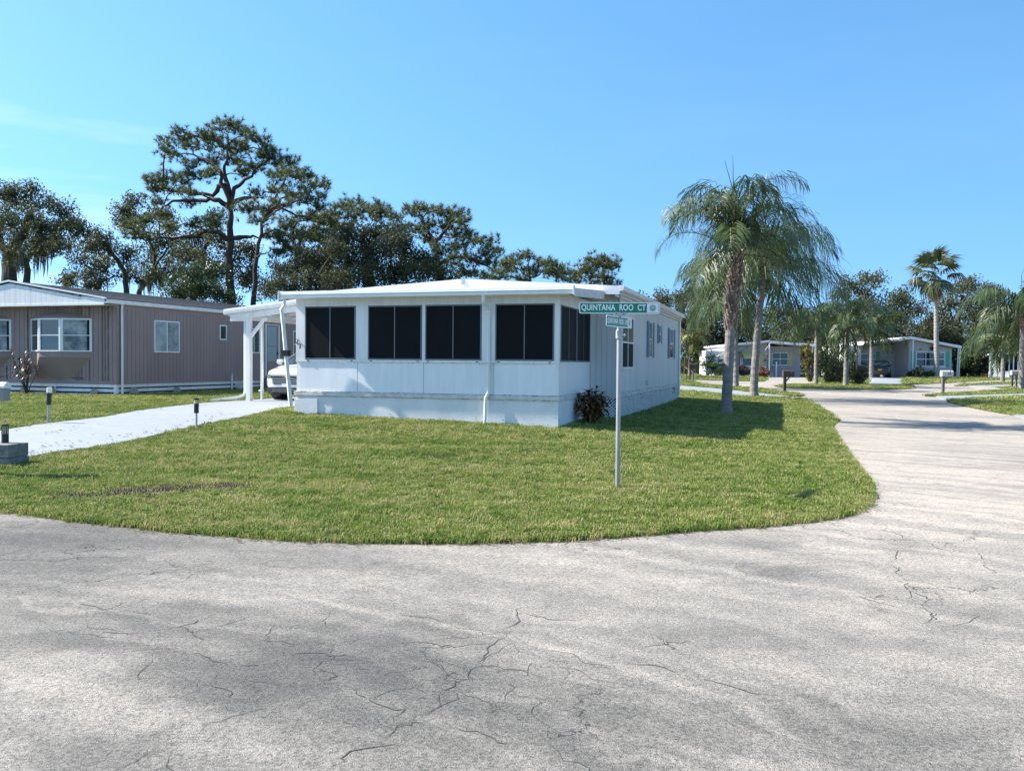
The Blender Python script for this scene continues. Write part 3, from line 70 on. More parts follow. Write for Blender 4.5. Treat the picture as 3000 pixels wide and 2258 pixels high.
'trees': [{'kind': 'oak', 'trunk': [(-30.0, 52.0, 0.43), (-30.0, 52.0, 6.41), (-29.99, 52.0, 7.79), (-29.16, 52.0, 9.16), (-28.69, 52.0, 10.54)], 'r': 0.45, 'clumps': [(-30.55, 52.54, 11.54, 0.92, 0.74), (-30.2, 53.06, 11.46, 1.01, 0.74), (-29.49, 53.3, 12.11, 0.51, 0.32), (-29.28, 53.95, 11.35, 0.92, 0.69), (-27.4, 53.06, 10.73, 0.88, 0.65), (-27.43, 53.86, 10.3, 0.83, 0.55), (-28.52, 49.93, 9.65, 1.38, 1.01), (-28.33, 51.85, 9.79, 1.11, 0.83), (-28.34, 53.95, 9.55, 1.38, 1.01), (-26.45, 52.66, 9.38, 0.83, 0.65), (-29.67, 53.76, 8.95, 1.38, 0.83), (-28.48, 50.3, 7.86, 1.2, 0.83), (-27.89, 51.86, 8.15, 1.11, 0.74), (-26.47, 50.88, 8.31, 0.83, 0.55), (-30.65, 52.19, 9.18, 0.83, 1.11)], 'limbs': [[(-29.99, 52.0, 7.79), (-30.72, 52.0, 9.15), (-30.52, 52.0, 10.52)], [(-28.68, 52.0, 4.77), (-28.8, 52.0, 7.61), (-27.5, 52.0, 9.18)]], 'label': 'dark live oak hung with grey moss, leftmost tree behind the pink house', 'dens': 1.2}, {'kind': 'oak', 'trunk': [(-26.56, 60.0, 0.43), (-26.56, 60.0, 6.35), (-26.76, 60.0, 7.83), (-27.61, 60.0, 9.19), (-28.45, 60.0, 10.03)], 'r': 0.2, 'clumps': [(-29.89, 60.33, 8.79, 0.85, 0.74), (-28.05, 57.86, 9.22, 0.74, 0.53), (-27.76, 58.75, 9.86, 0.85, 0.64), (-27.16, 59.03, 9.28, 1.06, 0.74), (-30.21, 61.83, 7.99, 1.17, 0.64), (-28.47, 61.17, 8.26, 1.28, 0.85), (-25.89, 58.5, 8.6, 0.96, 0.74), (-26.81, 61.31, 7.75, 0.96, 0.64), (-29.57, 58.41, 7.02, 0.96, 0.53), (-28.92, 60.52, 7.12, 1.28, 0.53)], 'limbs': [], 'label': 'thin live oak in the sky gap right of the leftmost mossy oak', 'dens': 1.0}, {'kind': 'oak', 'trunk': [(-28.28, 66.0, 0.44), (-28.28, 66.0, 6.81), (-27.34, 66.0, 8.1), (-27.11, 66.0, 9.5), (-28.26, 66.0, 12.27)], 'r': 0.2, 'clumps': [(-28.69, 64.36, 12.91, 0.7, 0.53), (-27.66, 63.81, 13.27, 0.82, 0.41), (-29.44, 67.63, 13.01, 0.94, 0.59), (-28.86, 64.72, 11.95, 0.7, 0.47), (-27.15, 64.75, 12.08, 0.82, 0.47), (-27.01, 68.12, 13.11, 0.82, 0.41), (-26.58, 67.64, 12.08, 0.94, 0.7), (-26.15, 65.07, 10.54, 1.4, 0.7), (-27.94, 68.03, 9.74, 1.29, 0.94), (-25.42, 66.17, 10.12, 1.17, 0.94), (-26.25, 66.78, 8.66, 1.4, 0.94), (-27.03, 64.7, 7.86, 1.05, 0.59)], 'limbs': [[(-27.34, 66.0, 8.1), (-25.94, 66.0, 9.97), (-24.19, 66.0, 11.15)]], 'label': 'sparse pale-leafed oak seen through the lowest pine limb', 'dens': 0.95}, {'kind': 'oak', 'trunk': [(-23.5, 62.0, 0.42), (-23.5, 62.0, 6.31), (-22.73, 62.0, 8.18), (-21.63, 62.0, 10.15)], 'r': 0.3, 'clumps': [(-23.43, 63.94, 10.97, 0.88, 0.55), (-21.92, 62.84, 11.59, 0.88, 0.66), (-21.55, 64.05, 12.24, 0.66, 0.33), (-22.79, 63.73, 9.93, 1.21, 0.88), (-20.56, 61.11, 10.36, 0.88, 0.88), (-23.04, 61.39, 8.97, 1.21, 0.88), (-21.12, 60.53, 8.46, 1.32, 0.99), (-19.48, 60.44, 8.99, 1.1, 0.99), (-18.31, 60.09, 9.28, 0.99, 0.99), (-18.84, 61.13, 7.9, 1.21, 0.99), (-18.48, 62.45, 7.16, 0.99, 0.88)], 'limbs': [], 'label': 'olive-leafed oak directly behind the tall pine trunk', 'dens': 1.1}, {'kind': 'shrubtree', 'trunk': [(-18.33, 50.0, 0.41), (-18.33, 50.0, 5.08), (-18.33, 50.0, 6.32)], 'r': 0.2, 'clumps': [(-17.7, 47.81, 6.45, 0.8, 0.4), (-18.17, 50.78, 6.93, 0.71, 0.44), (-18.68, 49.29, 5.99, 0.98, 0.53), (-17.67, 49.16, 5.9, 0.98, 0.53), (-17.48, 51.4, 6.73, 0.8, 0.62), (-19.45, 49.92, 5.51, 0.8, 0.35), (-16.81, 49.19, 5.56, 0.98, 0.53), (-16.27, 49.92, 5.44, 0.8, 0.35), (-18.66, 50.9, 5.5, 1.06, 0.35)], 'limbs': [], 'label': 'bright green bushy tree just above the pink house roof left of the tall pine trunk', 'dens': 1.3}, {'kind': 'pine', 'trunk': [(-17.78, 55.0, 0.41), (-17.78, 55.0, 5.14), (-17.83, 55.0, 8.24), (-17.8, 55.0, 11.34)], 'r': 0.33, 'clumps': [(-20.27, 53.05, 15.39, 0.54, 0.41), (-22.62, 57.09, 15.87, 0.44, 0.24), (-21.05, 52.9, 14.37, 0.44, 0.24), (-20.94, 56.1, 15.54, 0.68, 0.44), (-21.9, 56.52, 14.94, 0.29, 0.12), (-18.62, 52.88, 15.26, 0.88, 0.54), (-18.83, 56.27, 16.63, 0.78, 0.44), (-17.73, 54.41, 16.38, 0.59, 0.24), (-17.15, 55.35, 16.06, 0.88, 0.49), (-15.54, 52.84, 15.05, 0.78, 0.49), (-14.47, 53.01, 14.45, 0.63, 0.34), (-17.74, 53.6, 14.94, 1.07, 0.59), (-19.98, 57.0, 15.57, 0.78, 0.49), (-16.73, 53.66, 14.78, 0.98, 0.59), (-20.36, 56.13, 14.27, 0.78, 0.49), (-20.34, 56.89, 13.65, 0.98, 0.44), (-21.57, 56.94, 13.35, 0.88, 0.49), (-21.72, 54.32, 13.0, 0.83, 0.41), (-22.5, 54.36, 12.81, 0.49, 0.39), (-22.43, 55.11, 12.38, 0.63, 0.34), (-21.98, 56.21, 12.6, 0.78, 0.34), (-19.71, 53.28, 11.86, 0.68, 0.29), (-23.03, 56.09, 11.88, 0.39, 0.24), (-19.14, 56.31, 14.52, 0.88, 0.54), (-17.84, 56.58, 14.69, 0.98, 0.59), (-15.3, 52.96, 14.15, 0.88, 0.49), (-16.85, 56.96, 14.29, 0.88, 0.44), (-14.43, 53.2, 13.84, 0.68, 0.44), (-18.65, 54.3, 13.3, 0.59, 0.39), (-17.3, 55.49, 13.67, 0.59, 0.44), (-20.93, 56.84, 11.89, 0.34, 0.21), (-19.99, 54.3, 10.15, 0.39, 0.18), (-24.35, 56.87, 10.72, 0.88, 0.44), (-22.37, 55.2, 10.9, 0.68, 0.34), (-21.19, 54.17, 10.02, 0.49, 0.34), (-23.4, 54.19, 9.44, 0.78, 0.39), (-22.28, 53.58, 9.26, 0.59, 0.29), (-23.32, 53.14, 9.85, 0.49, 0.29), (-18.17, 53.46, 10.22, 0.49, 0.34)], 'limbs': [[(-17.8, 55.0, 11.34), (-18.7, 55.0, 11.72), (-20.15, 55.0, 11.8), (-21.32, 55.0, 11.7), (-22.97, 55.0, 11.2)], [(-17.8, 55.0, 11.34), (-18.11, 55.0, 12.49), (-18.69, 55.0, 13.84), (-20.63, 55.0, 15.27)], [(-17.8, 55.0, 11.34), (-17.44, 55.0, 12.5), (-16.37, 55.0, 13.28), (-15.01, 55.0, 14.25)], [(-17.92, 55.0, 12.11), (-18.31, 55.0, 13.65), (-18.21, 55.0, 15.48)], [(-17.83, 55.0, 9.31), (-18.7, 55.0, 9.69), (-20.64, 55.0, 9.58), (-22.0, 55.0, 9.37), (-23.56, 55.0, 9.17)], [(-17.78, 55.0, 11.44), (-16.76, 55.0, 11.83), (-15.88, 55.0, 11.93)], [(-17.73, 55.0, 9.41), (-16.76, 55.0, 9.56), (-15.98, 55.0, 9.42)], [(-18.11, 55.0, 12.69), (-19.67, 55.0, 12.1), (-21.61, 55.0, 12.47)]], 'label': 'tallest pine with a broad spreading crown and forked trunk behind the pink house', 'dens': 1.25}, {'kind': 'pine', 'trunk': [(-15.18, 51.0, 0.4), (-15.18, 51.0, 5.0), (-15.0, 51.0, 7.78), (-14.46, 51.0, 10.12)], 'r': 0.17, 'clumps': [(-14.15, 51.83, 12.63, 0.54, 0.27), (-13.58, 53.19, 13.85, 0.54, 0.36), (-12.9, 49.51, 12.49, 0.63, 0.36), (-12.34, 49.01, 12.13, 0.72, 0.41), (-12.44, 53.14, 13.01, 0.63, 0.36), (-11.26, 51.15, 12.05, 0.63, 0.32), (-11.93, 50.59, 11.85, 0.81, 0.36), (-12.73, 49.84, 11.34, 0.81, 0.41), (-14.03, 51.41, 11.73, 0.72, 0.36), (-15.14, 52.44, 11.73, 0.54, 0.36), (-15.12, 50.8, 10.62, 0.63, 0.41), (-15.61, 50.66, 10.5, 0.54, 0.27), (-10.96, 49.05, 10.94, 0.54, 0.32), (-12.74, 52.83, 11.37, 0.81, 0.32), (-12.84, 48.94, 10.48, 0.72, 0.32), (-14.27, 50.97, 10.56, 0.81, 0.36), (-11.73, 52.49, 10.94, 0.45, 0.16), (-14.17, 49.37, 9.68, 0.72, 0.36)], 'limbs': [[(-14.46, 51.0, 10.12), (-13.74, 51.0, 10.57), (-12.39, 51.0, 10.32), (-11.22, 51.0, 10.68)], [(-14.46, 51.0, 10.12), (-13.74, 51.0, 11.2), (-12.84, 51.0, 13.0)], [(-14.73, 51.0, 8.95), (-14.28, 51.0, 9.32), (-13.47, 51.0, 9.59)], [(-15.0, 51.0, 7.78), (-14.28, 51.0, 8.02)], [(-14.46, 51.0, 10.12), (-13.29, 51.0, 11.03), (-11.4, 51.0, 11.76)]], 'label': 'slender leaning pine crossing the right side of the tallest pine crown', 'dens': 1.2}, {'kind': 'pine', 'trunk': [(-14.34, 57.0, 0.4), (-14.34, 57.0, 5.3), (-14.14, 57.0, 8.52), (-13.84, 57.0, 9.92)], 'r': 0.22, 'clumps': [(-14.81, 58.02, 10.88, 1.01, 0.61), (-13.81, 58.98, 11.45, 0.91, 0.56), (-12.66, 57.57, 11.03, 0.81, 0.61), (-14.15, 58.27, 10.1, 1.31, 0.71), (-14.59, 55.27, 9.47, 1.01, 0.61), (-12.47, 56.71, 9.69, 1.01, 0.71), (-14.94, 55.46, 8.71, 0.91, 0.56), (-15.97, 58.52, 10.13, 0.61, 0.4), (-11.35, 56.1, 9.42, 0.81, 0.81), (-13.79, 56.79, 8.89, 1.11, 0.61)], 'limbs': [], 'label': 'dark shaded pine mass between the leaning pine and the domed pine', 'dens': 1.3}, {'kind': 'oak', 'trunk': [(-11.23, 48.0, 0.39), (-11.23, 48.0, 4.74), (-11.23, 48.0, 6.18)], 'r': 0.3, 'clumps': [(-13.08, 50.2, 7.0, 1.11, 0.68), (-11.59, 49.55, 7.46, 1.11, 0.77), (-10.57, 50.09, 7.36, 1.02, 0.85), (-12.03, 47.8, 5.91, 1.28, 0.68), (-10.71, 47.95, 6.1, 1.28, 0.85), (-13.55, 49.01, 5.83, 0.85, 0.6), (-11.38, 47.91, 5.25, 1.7, 0.51), (-9.52, 47.08, 5.7, 1.02, 0.94), (-9.87, 47.58, 7.83, 0.68, 0.51)], 'limbs': [], 'label': 'dense dark oak rising over the left end of the white house gutter', 'dens': 1.6}, {'kind': 'pine', 'trunk': [(-11.38, 60.0, 0.39), (-11.38, 60.0, 7.39), (-11.39, 60.0, 10.04), (-10.97, 60.0, 11.41)], 'r': 0.25, 'clumps': [(-12.02, 58.44, 11.56, 0.64, 0.37), (-11.5, 59.46, 12.31, 0.74, 0.32), (-11.03, 62.15, 13.01, 0.85, 0.27), (-10.03, 62.02, 12.78, 0.85, 0.32), (-8.93, 60.56, 12.21, 0.74, 0.3), (-8.11, 60.0, 11.8, 0.53, 0.27), (-12.3, 59.29, 11.08, 0.64, 0.37), (-11.15, 58.19, 11.42, 0.85, 0.43), (-10.16, 59.0, 11.88, 0.96, 0.43), (-9.47, 61.24, 11.95, 0.85, 0.37), (-12.24, 61.62, 11.23, 0.85, 0.43), (-13.37, 59.39, 11.4, 0.53, 0.3), (-13.25, 61.26, 10.95, 0.85, 0.53), (-13.99, 61.21, 10.51, 0.85, 0.53)], 'limbs': [], 'label': 'pine with a low green dome rising above the big brown oak', 'dens': 1.4}, {'kind': 'oak', 'trunk': [(-8.9, 54.0, 0.37), (-8.9, 54.0, 6.27), (-8.91, 54.0, 7.79), (-8.72, 54.0, 8.93)], 'r': 0.4, 'clumps': [(-9.83, 54.86, 9.81, 0.96, 0.57), (-8.55, 54.72, 9.99, 1.05, 0.57), (-7.55, 55.14, 10.07, 0.86, 0.67), (-10.51, 53.4, 9.12, 0.96, 0.67), (-9.25, 54.9, 9.15, 1.34, 0.77), (-7.53, 53.04, 8.81, 1.15, 0.77), (-6.52, 53.94, 9.23, 0.86, 0.77), (-11.83, 55.19, 8.49, 1.05, 0.77), (-10.21, 54.84, 8.17, 1.44, 0.86), (-8.29, 53.09, 7.79, 1.44, 0.86), (-7.25, 55.96, 8.22, 1.15, 0.86), (-6.12, 54.66, 8.27, 0.86, 0.86), (-10.88, 54.35, 7.24, 1.53, 0.86), (-8.73, 51.85, 6.73, 1.44, 0.77), (-7.4, 54.21, 6.97, 1.44, 0.77), (-5.73, 52.9, 7.04, 1.34, 0.77), (-4.58, 54.76, 7.53, 1.05, 0.67), (-4.12, 53.84, 6.86, 0.77, 0.48), (-12.46, 55.39, 7.34, 0.96, 0.96), (-5.15, 54.65, 7.9, 0.86, 0.57)], 'limbs': [], 'label': 'broad dense brown-green oak filling the middle behind the white house', 'dens': 1.5}, {'kind': 'pine', 'trunk': [(-4.84, 58.0, 0.35), (-4.84, 58.0, 6.64), (-4.96, 58.0, 8.28), (-5.17, 58.0, 9.5)], 'r': 0.25, 'clumps': [(-6.86, 59.31, 11.75, 0.62, 0.43), (-6.03, 57.33, 11.77, 0.72, 0.31), (-5.24, 58.63, 12.01, 0.82, 0.31), (-4.54, 59.05, 11.72, 0.82, 0.51), (-3.84, 59.44, 11.85, 0.57, 0.36), (-3.4, 57.34, 10.94, 0.67, 0.46), (-4.78, 59.51, 11.07, 0.93, 0.51), (-5.85, 59.63, 11.18, 0.82, 0.57), (-3.17, 58.83, 10.45, 0.51, 0.41), (-4.19, 60.09, 10.42, 0.93, 0.46), (-5.67, 60.01, 10.29, 0.82, 0.62), (-6.51, 58.08, 10.62, 0.62, 0.51), (-3.02, 58.13, 9.74, 0.62, 0.36), (-2.04, 56.53, 9.43, 0.62, 0.36), (-1.52, 59.48, 10.04, 0.51, 0.31), (-1.31, 59.92, 9.37, 0.46, 0.29), (-1.88, 57.9, 8.9, 0.72, 0.21), (-1.49, 58.84, 8.5, 0.62, 0.26), (-2.43, 58.97, 8.61, 0.51, 0.19), (-3.9, 59.01, 9.44, 0.93, 0.51), (-3.44, 56.56, 8.52, 0.72, 0.26), (-3.59, 59.23, 8.32, 0.72, 0.23), (-2.82, 58.36, 7.72, 0.51, 0.19), (-3.46, 58.73, 7.54, 0.51, 0.19), (-4.73, 57.65, 9.05, 0.82, 0.62)], 'limbs': [[(-4.96, 58.0, 8.28), (-4.03, 58.0, 8.54), (-3.01, 58.0, 8.6), (-1.58, 58.0, 8.92)], [(-3.01, 58.0, 8.6), (-2.19, 58.0, 8.3), (-1.37, 58.0, 7.9)], [(-5.17, 58.0, 9.5), (-4.46, 58.0, 10.53), (-3.85, 58.0, 11.45)], [(-5.17, 58.0, 9.5), (-5.89, 58.0, 10.72), (-6.2, 58.0, 11.73)]], 'label': 'wide pine whose right limbs reach out over the white house ridge', 'dens': 1.2}, {'kind': 'pine', 'trunk': [(1.56, 75.0, 0.4), (1.56, 75.0, 7.74), (1.49, 75.0, 8.93), (1.28, 75.0, 9.72)], 'r': 0.16, 'clumps': [(-0.45, 75.54, 10.43, 0.66, 0.33), (0.35, 76.21, 10.72, 0.8, 0.4), (1.28, 75.6, 10.92, 0.8, 0.29), (2.23, 75.97, 10.5, 0.66, 0.33), (2.92, 72.92, 10.03, 0.8, 0.33), (3.72, 73.5, 9.78, 0.6, 0.29), (4.19, 74.74, 9.59, 0.4, 0.21), (-1.11, 75.66, 9.57, 0.6, 0.4), (-0.04, 73.76, 9.58, 0.8, 0.4), (1.16, 75.82, 9.81, 0.8, 0.37), (2.23, 75.58, 9.66, 0.66, 0.33), (3.32, 72.98, 9.14, 0.93, 0.4), (4.2, 74.87, 8.94, 0.53, 0.29), (-2.25, 73.8, 8.92, 0.47, 0.19), (-1.2, 73.04, 8.85, 0.8, 0.33), (0.87, 73.39, 8.77, 1.2, 0.33), (-0.57, 74.2, 10.01, 0.4, 0.29)], 'limbs': [[(1.49, 75.0, 8.93), (0.62, 75.0, 9.59), (-0.44, 75.0, 10.24)], [(1.28, 75.0, 9.72), (1.41, 75.0, 10.78)], [(1.49, 75.0, 8.93), (2.48, 75.0, 9.47), (3.53, 75.0, 10.0)]], 'label': 'small distant pine above the centre of the white house roof', 'dens': 1.0}, {'kind': 'pine', 'trunk': [(8.14, 78.0, 0.41), (8.14, 78.0, 8.03), (8.17, 78.0, 9.27), (8.02, 78.0, 10.37)], 'r': 0.13, 'clumps': [(7.12, 76.6, 10.88, 0.76, 0.3), (8.07, 76.65, 10.76, 0.83, 0.35), (8.81, 75.96, 10.29, 0.48, 0.3), (7.38, 77.85, 10.48, 0.76, 0.35), (8.3, 77.47, 10.25, 0.76, 0.35), (6.75, 78.49, 10.21, 0.55, 0.21), (5.92, 78.4, 9.57, 0.69, 0.39), (6.89, 76.85, 9.29, 0.83, 0.39), (5.6, 79.77, 9.28, 0.55, 0.25), (8.0, 75.8, 9.19, 0.41, 0.25), (7.37, 77.58, 8.95, 0.97, 0.25), (8.54, 77.03, 8.84, 0.55, 0.19), (6.4, 77.6, 9.77, 0.55, 0.28)], 'limbs': [[(8.02, 78.0, 10.37), (7.39, 78.0, 10.91)], [(8.12, 78.0, 9.82), (7.13, 78.0, 9.4), (6.17, 78.0, 9.39)]], 'label': 'distant pine with a round tuft crown right of the small roof-top pine', 'dens': 1.0}, {'kind': 'oak', 'trunk': [(18.25, 100.0, 0.46), (18.25, 100.0, 3.08), (18.19, 100.0, 7.33)], 'r': 0.3, 'clumps': [(15.25, 96.61, 8.4, 1.49, 0.96), (18.15, 102.92, 9.66, 1.6, 1.06), (19.28, 98.89, 8.85, 1.6, 1.17), (16.43, 95.92, 7.09, 2.13, 1.33), (19.99, 101.0, 6.86, 1.86, 1.6), (20.08, 96.43, 9.19, 1.17, 0.96), (19.09, 100.4, 5.23, 2.13, 1.6), (20.6, 98.59, 4.13, 1.6, 2.13), (15.66, 100.71, 6.28, 1.6, 1.6)], 'limbs': [], 'label': 'brown-tipped oak showing just above the right eave of the white house', 'dens': 1.1}, {'kind': 'oak', 'trunk': [(25.63, 104.0, 0.46), (25.63, 104.0, 2.08), (25.56, 104.0, 6.5)], 'r': 0.3, 'clumps': [(24.21, 108.03, 10.1, 1.66, 1.22), (25.64, 106.8, 9.45, 1.66, 1.38), (23.74, 103.29, 7.0, 2.21, 1.66), (27.37, 106.75, 7.2, 2.21, 1.94), (25.34, 105.25, 4.88, 2.77, 1.94), (23.13, 102.85, 3.7, 1.94, 1.66), (27.47, 100.85, 6.38, 2.21, 1.66), (29.7, 104.84, 4.34, 2.49, 1.94), (26.86, 104.56, 3.21, 2.77, 1.38)], 'limbs': [], 'label': 'dark oak behind the tallest palm trunk', 'dens': 1.4}, {'kind': 'oak', 'trunk': [(32.18, 102.0, 0.47), (32.18, 102.0, 2.13), (32.13, 102.0, 5.38)], 'r': 0.3, 'clumps': [(32.23, 106.02, 7.77, 1.9, 1.52), (34.53, 106.12, 7.23, 1.9, 1.52), (32.43, 102.96, 5.42, 2.44, 1.63), (34.37, 100.69, 6.43, 1.9, 1.63), (35.48, 105.46, 4.41, 2.44, 1.74), (29.74, 97.61, 3.41, 2.71, 1.52), (34.73, 98.55, 3.72, 2.17, 1.63)], 'limbs': [], 'label': 'dark oak behind the grey house with yellow shutters', 'dens': 1.4}, {'kind': 'oak', 'trunk': [(39.24, 98.0, 0.47), (39.24, 98.0, 3.23), (38.66, 98.0, 6.34), (39.12, 98.0, 9.46)], 'r': 0.35, 'clumps': [(37.25, 98.58, 9.75, 1.56, 0.78), (38.96, 99.01, 11.37, 1.46, 0.63), (39.33, 94.84, 10.98, 1.56, 0.73), (40.09, 99.14, 10.08, 1.82, 0.94), (39.17, 101.44, 8.38, 1.82, 1.15), (39.73, 96.91, 8.36, 2.08, 1.3), (41.99, 97.4, 8.92, 1.82, 1.15), (37.71, 95.59, 6.23, 2.35, 1.46), (40.49, 96.17, 6.28, 2.35, 1.46), (38.69, 102.16, 5.17, 2.08, 1.46), (38.8, 96.94, 3.98, 2.35, 1.3), (45.61, 102.06, 9.82, 1.3, 0.94)], 'limbs': [], 'label': 'lacy tall oak left of the fan palm, behind the shutters house', 'dens': 0.95}, {'kind': 'oak', 'trunk': [(42.64, 94.0, 0.47), (42.64, 94.0, 2.71), (42.59, 94.0, 5.2)], 'r': 0.35, 'clumps': [(42.65, 97.64, 6.88, 1.75, 1.1), (43.17, 94.84, 7.75, 1.9, 1.2), (43.08, 91.89, 6.11, 1.75, 1.25), (43.21, 98.23, 5.09, 2.0, 1.4), (43.59, 93.97, 4.46, 2.25, 1.4), (45.22, 93.26, 5.2, 1.75, 1.4), (38.94, 92.41, 4.14, 2.0, 1.25), (46.65, 98.26, 3.29, 2.0, 1.0), (46.58, 93.93, 3.74, 2.0, 1.5)], 'limbs': [], 'label': 'dense dark oak directly behind the number 29 house roof', 'dens': 1.7}, {'kind': 'oak', 'trunk': [(51.75, 100.0, 0.46), (51.75, 100.0, 2.29), (51.13, 100.0, 6.53), (51.59, 100.0, 9.71)], 'r': 0.35, 'clumps': [(49.07, 98.12, 9.03, 1.49, 0.96), (50.94, 99.8, 10.48, 1.6, 0.85), (50.87, 96.67, 10.73, 1.6, 0.74), (52.69, 101.07, 9.27, 1.86, 1.17), (53.44, 99.5, 9.69, 1.33, 1.06), (49.66, 98.18, 6.96, 2.02, 1.33), (54.56, 102.48, 7.21, 2.13, 1.49), (56.38, 102.88, 8.33, 1.49, 1.33), (49.48, 95.72, 4.81, 2.39, 1.6), (54.52, 100.29, 4.44, 2.39, 1.7), (49.66, 98.01, 3.31, 2.13, 1.49)], 'limbs': [], 'label': 'greyish tall oak right of the fan palm trunk', 'dens': 1.0}, {'kind': 'oak', 'trunk': [(54.79, 96.0, 0.46), (54.79, 96.0, 1.8), (54.21, 96.0, 4.85)], 'r': 0.3, 'clumps': [(54.66, 99.83, 10.52, 1.02, 0.71), (54.56, 98.48, 5.45, 2.04, 1.53), (53.96, 93.76, 4.29, 2.04, 1.79), (52.61, 93.96, 2.79, 2.04, 1.53), (54.44, 92.96, 6.25, 1.79, 1.79), (53.51, 100.3, 2.3, 2.04, 1.28), (54.74, 94.18, 2.3, 2.04, 1.28), (55.18, 96.95, 8.48, 2.04, 1.53), (57.54, 95.78, 9.44, 2.04, 2.04)], 'limbs': [], 'label': 'dark oak behind the hanging palm fronds at the right edge', 'dens': 1.3}, {'kind': 'shrubtree', 'trunk': [(17.88, 90.0, 0.46), (17.88, 90.0, 1.05), (17.87, 90.0, 2.48)], 'r': 0.15, 'clumps': [(18.6, 91.27, 2.5, 1.2, 0.86), (19.51, 90.91, 1.78, 1.34, 0.96), (18.3, 92.14, 1.52, 0.96, 0.57), (19.97, 86.64, 1.56, 1.2, 0.77), (22.25, 92.29, 2.04, 1.2, 0.86)], 'limbs': [], 'label': 'low dark hedge-like tree left of the grey house shed wall', 'dens': 1.3}, {'kind': 'shrubtree', 'trunk': [(32.72, 90.0, 0.47), (32.72, 90.0, 1.17), (32.69, 90.0, 2.6)], 'r': 0.15, 'clumps': [(31.12, 88.25, 2.58, 1.05, 1.05), (33.29, 90.29, 2.37, 1.2, 1.05), (31.72, 88.56, 1.41, 1.44, 0.67), (33.46, 88.21, 2.13, 1.2, 1.2)], 'limbs': [], 'label': 'dark leafy understorey tree between the two far houses', 'dens': 1.3}, {'kind': 'shrubtree', 'trunk': [(48.08, 91.0, 0.46), (48.08, 91.0, 1.28), (48.05, 91.0, 2.73)], 'r': 0.15, 'clumps': [(47.22, 91.26, 2.73, 0.97, 1.06), (47.89, 90.69, 2.25, 0.97, 1.06), (48.6, 89.78, 2.73, 1.06, 1.06), (48.73, 93.16, 1.26, 1.45, 0.58)], 'limbs': [], 'label': 'dark leafy understorey tree between number 29 and the white porch', 'dens': 1.3}],
}

PT = DATA['pts']
_CT = np.array([(-7, 6, 0), (-14, 9, 0.02), (-30, 13, 0.1), (0, 0, 0), (-20, -12, 0), (20, -12, 0), (22, 4, 0), (0, 8.2, 0.01), (5, 9.6, 0.01), (7, 12.5, 0), (12, 15, 0), (30, 12, 0), (1.43, 11.66, 0.05), (-5.7, 10.6, 0.06), (-9, 12.6, 0.14), (-12, 16, 0.25), (1.05, 19.64, 0.25), (-5.36, 21.7, 0.42), (2.8, 22.5, 0.34), (6.7, 34.9, 0.33), (4.8, 17.9, 0.03), (6.6, 20.9, 0.02), (9.5, 33, 0.12), (9, 26, 0.0), (-7.4, 27.7, 0.48), (-9, 24, 0.44), (-13.85, 30.5, 0.42), (-9.5, 43, 0.45), (-22, 33, 0.42), (-25, 22, 0.3), (-3.5, 15.5, 0.17), (-4, 45, 0.4), (14, 43, 0.13), (20, 42, 0.12), (26, 70, 0.42), (18, 62, 0.32), (24, 86, 0.5), (45, 86, 0.5), (34, 45, 0.15), (30, 28, 0.05), (45, 40, 0.2), (50, 62, 0.35), (0, 86, 0.5), (-30, 86, 0.5), (-50, 50, 0.5), (-60, 20, 0.3), (-45, -10, 0.0), (60, 0, 0), (70, 45, 0.25), (75, 90, 0.5)], float)
def _k(r2): return np.where(r2 > 1e-12, r2*np.log(r2+1e-12), 0.)
_n = len(_CT); _d2 = ((_CT[:, None, :2]-_CT[None, :, :2])**2).sum(-1)
_M = np.zeros((_n+3, _n+3)); _M[:_n, :_n] = _k(_d2)+np.eye(_n)*60.; _M[:_n, _n] = 1; _M[:_n, _n+1:] = _CT[:, :2]; _M[_n, :_n] = 1; _M[_n+1:, :_n] = _CT[:, :2].T
_W = np.linalg.solve(_M, np.r_[_CT[:, 2], 0, 0, 0])
def terrain(xy):
    xy = np.atleast_2d(np.array(xy, float)); c = np.clip(xy, [-62, -14], [76, 90])
    return _k(((c[:, None, :]-_CT[None, :, :2])**2).sum(-1))@_W[:_n]+_W[_n]+c@_W[_n+1:]
def tz(x, y): return float(terrain((x, y))[0])
